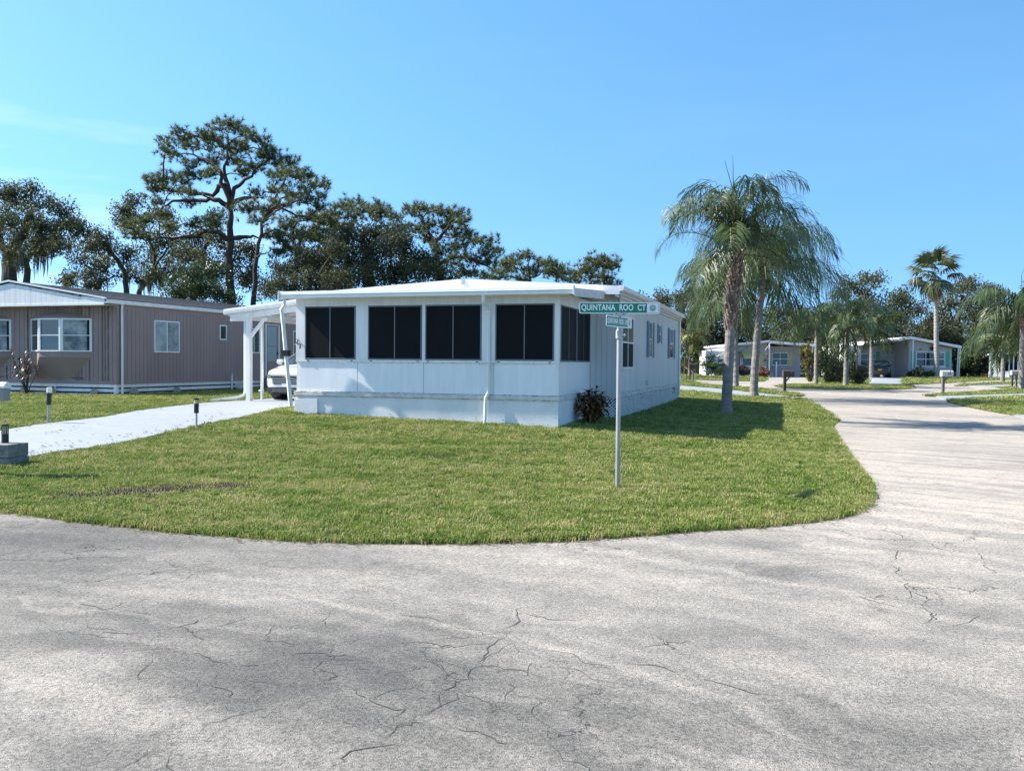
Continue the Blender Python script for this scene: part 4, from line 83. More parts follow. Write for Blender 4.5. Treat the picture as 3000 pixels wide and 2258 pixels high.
# ------------------------------------------------------------------ materials
MATS = {}
def mat(name, col, rough=.7, var=.0, scale=6., col2=None, bump=0., bscale=None, spec=.5, metal=0., trans=0., stretch=None, island=0., detail=6., coat=0., sub=None):
    if name in MATS: return MATS[name]
    m = bpy.data.materials.new(name); m.use_nodes = True; t = m.node_tree; b = t.nodes['Principled BSDF']; MATS[name] = m
    N = t.nodes.new; L = t.links.new
    b.inputs['Roughness'].default_value = rough; b.inputs['Metallic'].default_value = metal
    b.inputs['Specular IOR Level'].default_value = spec
    if coat: b.inputs['Coat Weight'].default_value = coat
    c = N('ShaderNodeRGB'); c.outputs[0].default_value = (*col, 1); src = c.outputs[0]
    if var or col2 or bump:
        g = N('ShaderNodeTexCoord'); vec = g.outputs['Object']
        if stretch:
            q = N('ShaderNodeMapping'); q.inputs['Scale'].default_value = stretch; L(vec, q.inputs['Vector']); vec = q.outputs['Vector']
    if var or col2:
        n = N('ShaderNodeTexNoise'); n.inputs['Scale'].default_value = scale; n.inputs['Detail'].default_value = detail; n.inputs['Roughness'].default_value = .65; L(vec, n.inputs['Vector'])
        rp = N('ShaderNodeMapRange'); rp.inputs['From Min'].default_value = .35; rp.inputs['From Max'].default_value = .68; L(n.outputs['Fac'], rp.inputs['Value'])
        x = N('ShaderNodeMix'); x.data_type = 'RGBA'; L(rp.outputs['Result'], x.inputs['Factor'])
        a = col2 if col2 else tuple(v*(1-var) for v in col); x.inputs['A'].default_value = (*a, 1); L(src, x.inputs['B']); src = x.outputs['Result']
    if island:
        gi = N('ShaderNodeNewGeometry'); h = N('ShaderNodeHueSaturation'); r1 = N('ShaderNodeMapRange'); r1.inputs['To Min'].default_value = 1-island; r1.inputs['To Max'].default_value = 1+island
        L(gi.outputs['Random Per Island'], r1.inputs['Value']); L(r1.outputs['Result'], h.inputs['Value']); L(src, h.inputs['Color']); src = h.outputs['Color']
        r2 = N('ShaderNodeMapRange'); r2.inputs['To Min'].default_value = .475; r2.inputs['To Max'].default_value = .515; L(gi.outputs['Random Per Island'], r2.inputs['Value']); L(r2.outputs['Result'], h.inputs['Hue'])
    L(src, b.inputs['Base Color'])
    if bump:
        nb = N('ShaderNodeTexNoise'); nb.inputs['Scale'].default_value = bscale or scale*6; nb.inputs['Detail'].default_value = 5; L(vec, nb.inputs['Vector'])
        bp = N('ShaderNodeBump'); bp.inputs['Strength'].default_value = bump; bp.inputs['Distance'].default_value = .02; L(nb.outputs['Fac'], bp.inputs['Height']); L(bp.outputs['Normal'], b.inputs['Normal'])
    if trans:
        tr = N('ShaderNodeBsdfTranslucent'); L(src, tr.inputs['Color']); mx = N('ShaderNodeMixShader'); mx.inputs['Fac'].default_value = trans
        L(b.outputs[0], mx.inputs[1]); L(tr.outputs[0], mx.inputs[2]); L(mx.outputs[0], t.nodes['Material Output'].inputs['Surface'])
    return m
white = mat('white_paint', (.87, .86, .84), .45, var=.16, scale=2.6, bump=.05, bscale=18, stretch=(2.2, 2.2, .3))
white2 = mat('white_metal', (.88, .875, .86), .35, var=.10, scale=3, stretch=(2., 2., .3))
dirty = mat('dirty_white', (.72, .71, .68), .7, col2=(.52, .50, .46), scale=5, bump=.15, bscale=30)
stucco = mat('white_stucco', (.84, .83, .81), .85, var=.16, scale=1.7, bump=.35, bscale=60)
roofw = mat('white_roof_coat', (.66, .66, .67), .8, col2=(.52, .50, .49), scale=1.2, bump=.2, bscale=14)
siding = mat('white_siding', (.70, .695, .68), .6, col2=(.58, .57, .55), scale=1.5, stretch=(1, 1, .15))
rawmet = mat('weathered_metal', (.5, .51, .52), .5, var=.25, scale=8, metal=.3)
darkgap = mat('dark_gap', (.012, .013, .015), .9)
screen = mat('dark_insect_screen', (.0065, .008, .010), .6, var=.3, scale=3, spec=.12)
frameg = mat('grey_window_frame', (.16, .165, .17), .4, metal=.5)
glass = mat('window_glass', (.02, .03, .035), .05, spec=.9)
glassb = mat('window_glass_blinds', (.10, .12, .13), .12, col2=(.02, .03, .03), scale=9, stretch=(.2, .2, 3), spec=.8)
glasscurtain_reflect = mat('window_glass_curtain_reflection', (.45, .47, .47), .2, col2=(.07, .09, .09), scale=2.2, spec=.7)  # curtain tone, brightened to stand in for a reflected white wall
blue = mat('blue_shutter_paint', (.13, .30, .42), .6, var=.2, scale=8)
pink = mat('mauve_siding', (.36, .26, .235), .8, col2=(.30, .218, .198), scale=1.3, stretch=(1, 1, .3), bump=.1, bscale=25)
pinkt = mat('mauve_trim', (.37, .255, .235), .75, var=.15, scale=3)
shingle = mat('grey_shingle', (.19, .175, .16), .95, col2=(.10, .095, .095), scale=9, stretch=(1, 1, 1), bump=.5, bscale=40)
conc = mat('grey_concrete', (.27, .265, .25), .95, col2=(.13, .13, .12), scale=7, bump=.4, bscale=50)
black = mat('black_plastic', (.012, .012, .014), .45)
lensm = mat('frosted_lamp_lens', (.62, .55, .32), .4, var=.15, scale=20)
grn = mat('sign_green', (.0, .20, .115), .35)
signw = mat('sign_white', (.80, .82, .82), .35)
galv = mat('galvanised_pole', (.42, .42, .41), .42, col2=(.34, .33, .32), scale=10, metal=.25, stretch=(1, 1, .3))
woodd = mat('dark_weathered_wood', (.085, .062, .052), .85, var=.4, scale=6, stretch=(3, 3, .5), bump=.3)
woodg = mat('grey_weathered_wood', (.19, .175, .15), .85, var=.3, scale=6, stretch=(3, 3, .5), bump=.3)
tan = mat('tan_mailbox', (.50, .42, .36), .6, var=.2, scale=6)
carw = mat('white_car_paint', (.70, .73, .76), .22, coat=.6)
chrome = mat('chrome', (.75, .76, .78), .12, metal=1.)
tyre = mat('tyre_rubber', (.015, .015, .016), .8)
carg = mat('car_glass', (.03, .05, .06), .04, spec=.9)
gold = mat('gold_emblem', (.65, .45, .15), .3, metal=.6)
lampg = mat('headlamp', (.14, .17, .24), .1, spec=.9)
carb = mat('black_car_paint', (.012, .013, .014), .22, coat=.6)
plateo = mat('orange_plate', (.75, .32, .04), .5)
greyh = mat('grey_house_siding', (.42, .44, .46), .75, col2=(.36, .38, .40), scale=2, stretch=(1, 1, .2))
paleh = mat('pale_house_siding', (.56, .57, .56), .75, col2=(.48, .49, .48), scale=2, stretch=(1, 1, .2))
yellow = mat('yellow_paint', (.58, .50, .22), .7, var=.1)
teal = mat('teal_paint', (.10, .45, .33), .6, var=.1)
redc = mat('flag_red', (.45, .05, .06), .8); bluec = mat('flag_blue', (.03, .05, .2), .8); clothw = mat('flag_white', (.75, .74, .72), .8)
terra = mat('terracotta', (.42, .16, .09), .8, var=.2)
stone = mat('pale_stone', (.5, .47, .42), .9, var=.4, scale=6, bump=.4)
bark = mat('oak_bark', (.085, .07, .06), .95, col2=(.045, .038, .034), scale=4, bump=.6, bscale=20)
pbark = mat('pine_bark', (.10, .062, .048), .95, col2=(.035, .024, .02), scale=5, bump=.7, bscale=18, stretch=(1, 1, .4))
pmbark = mat('palm_bark', (.30, .275, .25), .95, col2=(.17, .155, .14), scale=5, bump=.6, bscale=30, stretch=(1, 1, 2.5))
boot = mat('palm_boots', (.33, .25, .19), .95, col2=(.14, .09, .06), scale=9, island=.4)
leafo = mat('oak_leaf', (.100, .120, .044), .62, spec=.3, island=.35, trans=.32, col2=(.090, .090, .044), scale=.35)
leafd = mat('dark_oak_leaf', (.070, .088, .034), .62, spec=.3, island=.35, trans=.28, col2=(.068, .070, .036), scale=.35)
leafp = mat('pine_needle', (.135, .155, .045), .5, island=.35, trans=.32, col2=(.08, .10, .038), scale=.3)
leafs = mat('bright_shrub_leaf', (.065, .105, .030), .45, island=.45, trans=.28, col2=(.04, .065, .022), scale=.4)
mossm = mat('spanish_moss', (.17, .165, .135), .95, island=.3, trans=.2)
frondm = mat('palm_leaflet', (.085, .125, .030), .42, island=.55, trans=.24, col2=(.045, .070, .024), scale=.8)
frondy = mat('yellowing_palm_leaflet', (.25, .22, .04), .45, island=.4, trans=.3, col2=(.10, .13, .03), scale=1.2)
fanm = mat('fan_palm_leaf', (.085, .10, .04), .4, island=.4, trans=.2)
deadm = mat('dead_palm_leaf', (.24, .17, .09), .8, island=.35, trans=.2)
crotm = mat('croton_leaf', (.30, .075, .03), .35, island=.6, trans=.15, col2=(.06, .07, .015), scale=3.)
crotb = mat('orange_croton_leaf', (.30, .11, .05), .5, island=.5, trans=.2)
redm = mat('dark_red_leaf', (.14, .05, .055), .5, island=.5, trans=.2)
dracm = mat('bronze_leaf', (.13, .095, .08), .3, island=.6, trans=.1)
soil = mat('bare_soil', (.16, .12, .065), .98, col2=(.08, .062, .035), scale=20, bump=.8, bscale=60)
# ------------------------------------------------------------------ mesh builder
class MB:
    def __init__(s): s.v = []; s.f = []; s.mi = []
    def add(s, vs_, fs, mi=0):
        o = len(s.v); s.v += [tuple(v) for v in vs_]; s.f += [tuple(i+o for i in f) for f in fs]; s.mi += [mi]*len(fs); return s
    def box(s, x0, x1, y0, y1, z0, z1, mi=0):
        return s.add([(x0,y0,z0),(x1,y0,z0),(x1,y1,z0),(x0,y1,z0),(x0,y0,z1),(x1,y0,z1),(x1,y1,z1),(x0,y1,z1)], [(0,3,2,1),(4,5,6,7),(0,1,5,4),(1,2,6,5),(2,3,7,6),(3,0,4,7)], mi)
    def obox(s, c, ax, ay, az, mi=0):
        c, ax, ay, az = map(Vector, (c, ax, ay, az)); P = [c+ax*i+ay*j+az*k for k in (-1, 1) for (i, j) in ((-1,-1),(1,-1),(1,1),(-1,1))]
        return s.add(P, [(0,3,2,1),(4,5,6,7),(0,1,5,4),(1,2,6,5),(2,3,7,6),(3,0,4,7)], mi)
    def prism(s, pts, d, mi=0):     # pts: 3D loop, extruded by vector d
        n = len(pts); a = [Vector(p) for p in pts]; b = [p+Vector(d) for p in a]
        return s.add(a+b, [tuple(range(n))[::-1], tuple(range(n, 2*n))]+[(i, (i+1) % n, n+(i+1) % n, n+i) for i in range(n)], mi)
    def tube(s, path, r, n=8, cap=True, mi=0):
        path = [Vector(p) for p in path]; k = len(path); rs = r if isinstance(r, (list, tuple)) else [r]*k; V = []
        a = None
        for i, p in enumerate(path):
            t = (path[min(i+1, k-1)]-path[max(i-1, 0)]); t = t.normalized() if t.length > 1e-9 else Vector((0, 0, 1))
            if a is None: a = t.cross(Vector((0, 0, 1))); a = a if a.length > .2 else t.cross(Vector((0, 1, 0)))
            else: a = a-t*a.dot(t)
            a = a.normalized(); b = t.cross(a)
            V += [p+(a*math.cos(q*2*math.pi/n)+b*math.sin(q*2*math.pi/n))*rs[i] for q in range(n)]
        F = [(i*n+q, i*n+(q+1) % n, (i+1)*n+(q+1) % n, (i+1)*n+q) for i in range(k-1) for q in range(n)]
        if cap and n > 2: F += [tuple(range(n))[::-1], tuple(range((k-1)*n, k*n))]
        return s.add(V, F, mi)
    def lathe(s, prof, n=16, c=(0, 0), mi=0):
        V = [(c[0]+r*math.cos(q*2*math.pi/n), c[1]+r*math.sin(q*2*math.pi/n), z) for r, z in prof for q in range(n)]; k = len(prof)
        F = [(i*n+q, i*n+(q+1) % n, (i+1)*n+(q+1) % n, (i+1)*n+q) for i in range(k-1) for q in range(n)]+[tuple(range(n))[::-1], tuple(range((k-1)*n, k*n))]
        return s.add(V, F, mi)
    def build(s, name, mats, parent=None, bevel=0., smooth=False, loc=None, rot=None, kind=None, label=None):
        me = bpy.data.meshes.new(name); me.from_pydata(s.v, [], s.f)
        for m in (mats if isinstance(mats, (list, tuple)) else [mats]): me.materials.append(m)
        if any(s.mi): me.polygons.foreach_set('material_index', s.mi)
        if smooth: me.polygons.foreach_set('use_smooth', [True]*len(me.polygons))
        me.update()
        return obj(name, me, parent, bevel, loc, rot, kind, label)
def obj(name, me, parent=None, bevel=0., loc=None, rot=None, kind=None, label=None):
    o = bpy.data.objects.new(name, me); COL.objects.link(o)
    if parent: o.parent = parent
    if loc: o.location = loc
    if rot: o.rotation_euler = rot
    if bevel:
        b = o.modifiers.new('bevel', 'BEVEL'); b.width = bevel; b.segments = 2; b.limit_method = 'ANGLE'
    if kind: o['kind'] = kind
    if label: o['label'] = label
    return o
def box(name, x0, x1, y0, y1, z0, z1, m, parent, bevel=0., **k): return MB().box(x0, x1, y0, y1, z0, z1).build(name, m, parent, bevel, **k)
def tag(o, label, cat, group=None):
    o['label'] = label; o['category'] = cat
    if group: o['group'] = group
    return o
def thing(name, label, cat, loc=(0, 0, 0), rotz=0., group=None):
    o = bpy.data.objects.new(name, None); o.empty_display_size = .3; COL.objects.link(o); o.location = loc; o.rotation_euler = (0, 0, rotz)
    return tag(o, label, cat, group)
def soup(name, V, F, m, parent=None, **k):       # fast mesh from arrays of equal-sized faces
    me = bpy.data.meshes.new(name); V = np.asarray(V, np.float32); F = np.asarray(F, np.int32); n, c = F.shape
    me.vertices.add(len(V)); me.vertices.foreach_set('co', V.ravel()); me.loops.add(n*c); me.loops.foreach_set('vertex_index', F.ravel())
    me.polygons.add(n); me.polygons.foreach_set('loop_start', np.arange(0, n*c, c, dtype=np.int32)); me.polygons.foreach_set('loop_total', np.full(n, c, np.int32))
    me.update(calc_edges=True); me.validate()
    for q in (m if isinstance(m, (list, tuple)) else [m]): me.materials.append(q)
    return obj(name, me, parent, **k)
def text(name, body, size, m, parent, loc, rot, sx=1., depth=.002, offset=0., align='CENTER', label=None, fit=None):
    cu = bpy.data.curves.new(name, 'FONT'); cu.body = body; cu.size = size; cu.extrude = depth; cu.offset = offset; cu.align_x = align; cu.align_y = 'CENTER'; cu.space_character = 1.05
    tmp = bpy.data.objects.new('tmp', cu); COL.objects.link(tmp); dg = bpy.context.evaluated_depsgraph_get(); me = bpy.data.meshes.new_from_object(tmp.evaluated_get(dg)); bpy.data.objects.remove(tmp)
    me.materials.clear(); me.materials.append(m)
    if fit:
        c = np.zeros(len(me.vertices)*3, np.float32); me.vertices.foreach_get('co', c); c = c.reshape(-1, 3); lo, hi = c.min(0), c.max(0); q = (c-(lo+hi)/2)
        q[:, 0] *= fit[0]/(hi[0]-lo[0]); q[:, 1] *= fit[1]/(hi[1]-lo[1]); me.vertices.foreach_set('co', q.ravel()); me.update()
    o = obj(name, me, parent, loc=loc, rot=rot, label=label); o.scale = (sx, 1, 1); return o
# ------------------------------------------------------------------ ground sheets
def inpoly(P, poly):
    x, y = P[:, 0], P[:, 1]; r = np.zeros(len(P), bool); q = np.array(poly)
    for i in range(len(q)):
        x1, y1 = q[i]; x2, y2 = q[i-1]
        if y1 == y2: continue
        r ^= ((y1 > y) != (y2 > y)) & (x < (x2-x1)*(y-y1)/(y2-y1)+x1)
    return r
def sheet(name, poly, off, m, step, label=None, skirt=0.):
    q = np.array(poly, float); lo, hi = q.min(0), q.max(0)
    gx, gy = np.meshgrid(np.arange(lo[0]+step/2, hi[0], step), np.arange(lo[1]+step/2, hi[1], step)); g = np.c_[gx.ravel(), gy.ravel()]
    g = g+np.random.uniform(-.12, .12, g.shape)*step; g = g[inpoly(g, poly)]
    pts = [Vector(p) for p in list(map(tuple, q))+list(map(tuple, g))]
    v, e, f, *_ = delaunay_2d_cdt(pts, [], [list(range(len(q)))], 1, 1e-4)
    xy = np.array([tuple(p) for p in v]); z = terrain(xy)+off
    V = [(a[0], a[1], b) for a, b in zip(xy, z)]; F = [tuple(t) for t in f]
    mb = MB(); mb.add(V, F)
    if skirt:
        zz = terrain(q)+off; n = len(q)
        mb.add([(*p, a) for p, a in zip(q, zz)]+[(*p, a-skirt) for p, a in zip(q, zz)], [(i, (i+1) % n, n+(i+1) % n, n+i) for i in range(n)])
    o = mb.build(name, m, kind='structure', smooth=True)
    return o
def smooth_poly(poly, n=3):
    q = np.array(poly, float); out = []
    for i in range(len(q)):
        p0, p1, p2, p3 = q[i-1], q[i], q[(i+1) % len(q)], q[(i+2) % len(q)]
        for k in range(n):
            t = k/n; out.append(tuple(.5*((2*p1)+(-p0+p2)*t+(2*p0-5*p1+4*p2-p3)*t*t+(-p0+3*p1-3*p2+p3)*t**3)))
    return out
# pavement material: exposed aggregate, broad wear, placed stains and tyre streaks
def pavement():
    m = bpy.data.materials.new('worn_pavement'); m.use_nodes = True; t = m.node_tree; b = t.nodes['Principled BSDF']; N = t.nodes.new; L = t.links.new
    b.inputs['Roughness'].default_value = .9; b.inputs['Specular IOR Level'].default_value = .25
    tc = N('ShaderNodeTexCoord'); P = tc.outputs['Object']
    def noise(s, d=4, r=.6, vec=P, out='Fac'):
        n = N('ShaderNodeTexNoise'); n.inputs['Scale'].default_value = s; n.inputs['Detail'].default_value = d; n.inputs['Roughness'].default_value = r; L(vec, n.inputs['Vector']); return n.outputs[out]
    def math_(op, a, c, d=None):
        n = N('ShaderNodeMath'); n.operation = op
        for i, v in enumerate((a, c, d)):
            if v is None: continue
            if isinstance(v, (int, float)): n.inputs[i].default_value = v
            else: L(v, n.inputs[i])
        return n.outputs[0]
    def mrange(v, a, c, d, e, smooth=True):
        n = N('ShaderNodeMapRange'); n.inputs['From Min'].default_value = a; n.inputs['From Max'].default_value = c; n.inputs['To Min'].default_value = d; n.inputs['To Max'].default_value = e
        if smooth: n.interpolation_type = 'SMOOTHSTEP'
        L(v, n.inputs['Value']); return n.outputs[0]
    # warped coordinates so that no stain has a clean outline
    wn = N('ShaderNodeVectorMath'); wn.operation = 'SUBTRACT'; L(noise(1.3, 5, .65, out='Color'), wn.inputs[0]); wn.inputs[1].default_value = (.5, .5, .5)
    ws = N('ShaderNodeVectorMath'); ws.operation = 'SCALE'; L(wn.outputs[0], ws.inputs[0]); ws.inputs['Scale'].default_value = 1.1
    wv = N('ShaderNodeVectorMath'); wv.operation = 'ADD'; L(P, wv.inputs[0]); L(ws.outputs[0], wv.inputs[1]); WP = wv.outputs[0]
    acc = mrange(noise(.22, 5, .6), .3, .72, -.36, .36)
    for (x, y, rx, ry, s) in DATA['stains']:
        if not s: continue
        mpn = N('ShaderNodeMapping'); mpn.inputs['Location'].default_value = (-x/rx, -y/ry, 0); mpn.inputs['Scale'].default_value = (1/rx, 1/ry, 0); L(WP, mpn.inputs['Vector'])
        ln = N('ShaderNodeVectorMath'); ln.operation = 'LENGTH'; L(mpn.outputs[0], ln.inputs[0])
        acc = math_('ADD', acc, mrange(ln.outputs['Value'], .25, 1.35, s*.8, 0))
    wq = N('ShaderNodeVectorMath'); wq.operation = 'MULTIPLY_ADD'; L(wn.outputs[0], wq.inputs[0]); wq.inputs[1].default_value = (.22, .22, 0); L(P, wq.inputs[2]); WQ = wq.outputs[0]
    for line, s in DATA['streaks']:
        for (xa, ya), (xb, yb) in zip(line[:-1], line[1:]):
            ln_ = math.hypot(xb-xa, yb-ya)/2*1.25; an = math.atan2(yb-ya, xb-xa); w_ = .065 if s > 0 else .16
            mq = N('ShaderNodeMapping'); mq.vector_type = 'TEXTURE'; mq.inputs['Location'].default_value = ((xa+xb)/2, (ya+yb)/2, 0); mq.inputs['Rotation'].default_value = (0, 0, an); mq.inputs['Scale'].default_value = (ln_, w_, 1); L(WQ, mq.inputs['Vector'])
            fl2 = N('ShaderNodeVectorMath'); fl2.operation = 'MULTIPLY'; L(mq.outputs[0], fl2.inputs[0]); fl2.inputs[1].default_value = (1, 1, 0)
            l2 = N('ShaderNodeVectorMath'); l2.operation = 'LENGTH'; L(fl2.outputs[0], l2.inputs[0]); acc = math_('ADD', acc, mrange(l2.outputs['Value'], .2, 1.2, s*(1.1 if s > 0 else .8), 0))
    # circular tyre sweep marks (arcs centred off to the right) and length-wise wear
    ctr = N('ShaderNodeVectorMath'); ctr.operation = 'DISTANCE'; L(WP, ctr.inputs[0]); ctr.inputs[1].default_value = (-5.2, -1.5, 0)
    arcs = N('ShaderNodeTexNoise'); arcs.noise_dimensions = '1D'; arcs.inputs['Scale'].default_value = 2.3; arcs.inputs['Detail'].default_value = 4; L(ctr.outputs['Value'], arcs.inputs['W'])
    acc = math_('ADD', acc, mrange(arcs.outputs['Fac'], .33, .67, -.27, .27))
    sx = N('ShaderNodeMapping'); sx.inputs['Rotation'].default_value = (0, 0, R(14)); sx.inputs['Scale'].default_value = (.35, 2.6, 1); L(P, sx.inputs['Vector'])
    acc = math_('ADD', acc, mrange(noise(1.0, 6, .65, sx.outputs[0]), .3, .7, -.15, .15))
    acc = math_('ADD', acc, mrange(noise(5, 5, .7), .3, .7, -.15, .15))
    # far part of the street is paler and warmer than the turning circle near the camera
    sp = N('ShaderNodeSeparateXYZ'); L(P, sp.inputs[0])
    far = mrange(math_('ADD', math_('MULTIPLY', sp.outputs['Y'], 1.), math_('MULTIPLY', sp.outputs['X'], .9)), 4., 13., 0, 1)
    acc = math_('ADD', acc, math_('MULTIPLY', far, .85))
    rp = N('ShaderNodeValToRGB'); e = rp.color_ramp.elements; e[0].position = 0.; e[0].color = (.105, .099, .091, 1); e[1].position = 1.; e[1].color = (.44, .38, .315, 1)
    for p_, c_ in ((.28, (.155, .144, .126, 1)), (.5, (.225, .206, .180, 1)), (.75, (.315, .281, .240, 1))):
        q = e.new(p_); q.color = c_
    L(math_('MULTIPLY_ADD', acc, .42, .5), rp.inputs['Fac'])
    # stones and pores
    vo = N('ShaderNodeTexVoronoi'); vo.inputs['Scale'].default_value = 55; L(P, vo.inputs['Vector'])
    vo2 = N('ShaderNodeTexVoronoi'); vo2.inputs['Scale'].default_value = 130; L(P, vo2.inputs['Vector'])
    pore = mrange(noise(52, 3, .75), .36, .54, .62, 1.09); pore2 = mrange(noise(150, 2, .7), .36, .6, .8, 1.12)
    sc = N('ShaderNodeSeparateColor'); L(vo.outputs['Color'], sc.inputs[0]); st_ = mrange(sc.outputs[0], 0, 1, .80, 1.16, False)
    k = math_('MULTIPLY', math_('MULTIPLY', pore, pore2), st_)
    # hairline crazing
    vc = N('ShaderNodeTexVoronoi'); vc.feature = 'DISTANCE_TO_EDGE'; vc.inputs['Scale'].default_value = .8; L(WP, vc.inputs['Vector'])
    cm = mrange(noise(.35, 3), .5, .6, 0, 1); ck = mrange(vc.outputs['Distance'], .0, .010, 1, 0)
    k = math_('MULTIPLY', k, math_('SUBTRACT', 1., math_('MULTIPLY', math_('MULTIPLY', ck, cm), .7)))
    mul = N('ShaderNodeVectorMath'); mul.operation = 'SCALE'; L(rp.outputs['Color'], mul.inputs[0]); L(k, mul.inputs['Scale']); L(mul.outputs[0], b.inputs['Base Color'])
    bp = N('ShaderNodeBump'); bp.inputs['Strength'].default_value = .55; bp.inputs['Distance'].default_value = .006; L(math_('ADD', noise(70, 3, .7), vo2.outputs['Distance']), bp.inputs['Height']); L(bp.outputs[0], b.inputs['Normal'])
    return m
pave = pavement()
def lawnmat():
    m = bpy.data.materials.new('lawn_turf'); m.use_nodes = True; t = m.node_tree; b = t.nodes['Principled BSDF']; N = t.nodes.new; L = t.links.new
    b.inputs['Roughness'].default_value = .95; b.inputs['Specular IOR Level'].default_value = .1
    tc = N('ShaderNodeTexCoord'); P = tc.outputs['Object']
    n1 = N('ShaderNodeTexNoise'); n1.inputs['Scale'].default_value = .55; n1.inputs['Detail'].default_value = 6; n1.inputs['Roughness'].default_value = .65; L(P, n1.inputs['Vector'])
    n2 = N('ShaderNodeTexNoise'); n2.inputs['Scale'].default_value = 28; n2.inputs['Detail'].default_value = 5; n2.inputs['Roughness'].default_value = .75; L(P, n2.inputs['Vector'])
    r1 = N('ShaderNodeValToRGB'); e = r1.color_ramp.elements; e[0].position = .32; e[0].color = (.035, .055, .015, 1); e[1].position = .68; e[1].color = (.095, .08, .036, 1); q = e.new(.5); q.color = (.055, .07, .02, 1); L(n1.outputs['Fac'], r1.inputs['Fac'])
    mr = N('ShaderNodeMapRange'); mr.inputs['From Min'].default_value = .3; mr.inputs['From Max'].default_value = .7; mr.inputs['To Min'].default_value = .45; mr.inputs['To Max'].default_value = 1.35; L(n2.outputs['Fac'], mr.inputs['Value'])
    s = N('ShaderNodeVectorMath'); s.operation = 'SCALE'; L(r1.outputs[0], s.inputs[0]); L(mr.outputs[0], s.inputs['Scale']); L(s.outputs[0], b.inputs['Base Color'])
    bp = N('ShaderNodeBump'); bp.inputs['Strength'].default_value = 1.; bp.inputs['Distance'].default_value = .04; L(n2.outputs['Fac'], bp.inputs['Height']); L(bp.outputs[0], b.inputs['Normal'])
    return m
turf = lawnmat()
drivew = mat('white_painted_concrete', (.30, .32, .34), .75, col2=(.255, .27, .285), scale=2.5, bump=.1, bscale=40)
drivet = mat('pale_tan_concrete', (.42, .385, .335), .85, col2=(.36, .33, .28), scale=1.5, bump=.1, bscale=40)
# ground to the horizon
gx = np.r_[-1500, -400, np.arange(-80, 100.1, 4), 400, 1500]; gy = np.r_[-300, -60, np.arange(-20, 100.1, 4), 300, 900, 2200]
XX, YY = np.meshgrid(gx, gy); ZZ = terrain(np.c_[XX.ravel(), YY.ravel()])-.06; nx_ = len(gx)
soup('ground', np.c_[XX.ravel(), YY.ravel(), ZZ], [(j*nx_+i, j*nx_+i+1, (j+1)*nx_+i+1, (j+1)*nx_+i) for j in range(len(gy)-1) for i in range(nx_-1)], turf, kind='structure')
road_poly = [(-45, -25), (50, -25), (70, 30), (70, 88), (8, 88), (7.5, 60), (6, 40), (3, 20), (-1, 11), (-5, 12), (-9, 17), (-14, 18), (-45, 28)]
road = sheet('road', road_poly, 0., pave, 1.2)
LM = DATA['lawn_main']
lawn_main = [(-14.2, 16.6), (-12.4, 15.6), (-10.9, 14.2), (-9.6, 12.6), (-8.4, 11.3), (-7.2, 10.4)]+smooth_poly(LM[:30])[:-4]+LM[30:]+[(8.5, 60), (7, 92), (-60, 92), (-62, 24), (-30, 21)]
lawn_main = [p for i, p in enumerate(lawn_main) if i == 0 or (abs(p[0]-lawn_main[i-1][0])+abs(p[1]-lawn_main[i-1][1])) > .05]
LAWNS = {'a': lawn_main, 'b': DATA['lawn_mail'], 'c': DATA['lawn_b'], 'd': DATA['lawn_island'], 'e': DATA['lawn_b_right'], 'f': DATA['lawn_c'], 'g': DATA['lawn_sliver'], 'h': DATA['lawn_sliver2'], 'i': DATA['lawn_e'], 'j': DATA['lawn_f']}
sheet('lawn', lawn_main, .03, turf, .9, skirt=.06)
for k_, p_ in LAWNS.items():
    if k_ != 'a': sheet('lawn', smooth_poly(p_, 2), .03, turf, 1.5, skirt=.06)
da, da2 = DATA['drive_a'], DATA['drive_a2']
drive_main = [(-12.7, 14.6)]+da[:-1]+[(-6.9, 27.2), (-6.5, 24.5)]+[(-6.2, 22.6)]+da2[::-1][2:]+[(-8.6, 11.2)]
sheet('driveway', drive_main, .045, drivew, .8, skirt=.05)
sheet('driveway', [(-8.55, 26.3), (-6.55, 22.9), (-5.2, 24.9), (-1.3, 37.3), (-4.6, 38.6)], .041, drivew, .9, skirt=.05)
sheet('path', DATA['strip_white'], .04, drivew, 1.2, skirt=.05)
sheet('driveway', DATA['drive_e'], .04, drivew, 1.2, skirt=.05)
sheet('driveway', DATA['drive_f'], .045, drivew, 1.2, skirt=.05)
sheet('driveway', DATA['drive_c'], .04, drivew, 1.5, skirt=.05)
sheet('driveway', DATA['drive_d'], .04, drivew, 1.5, skirt=.05)
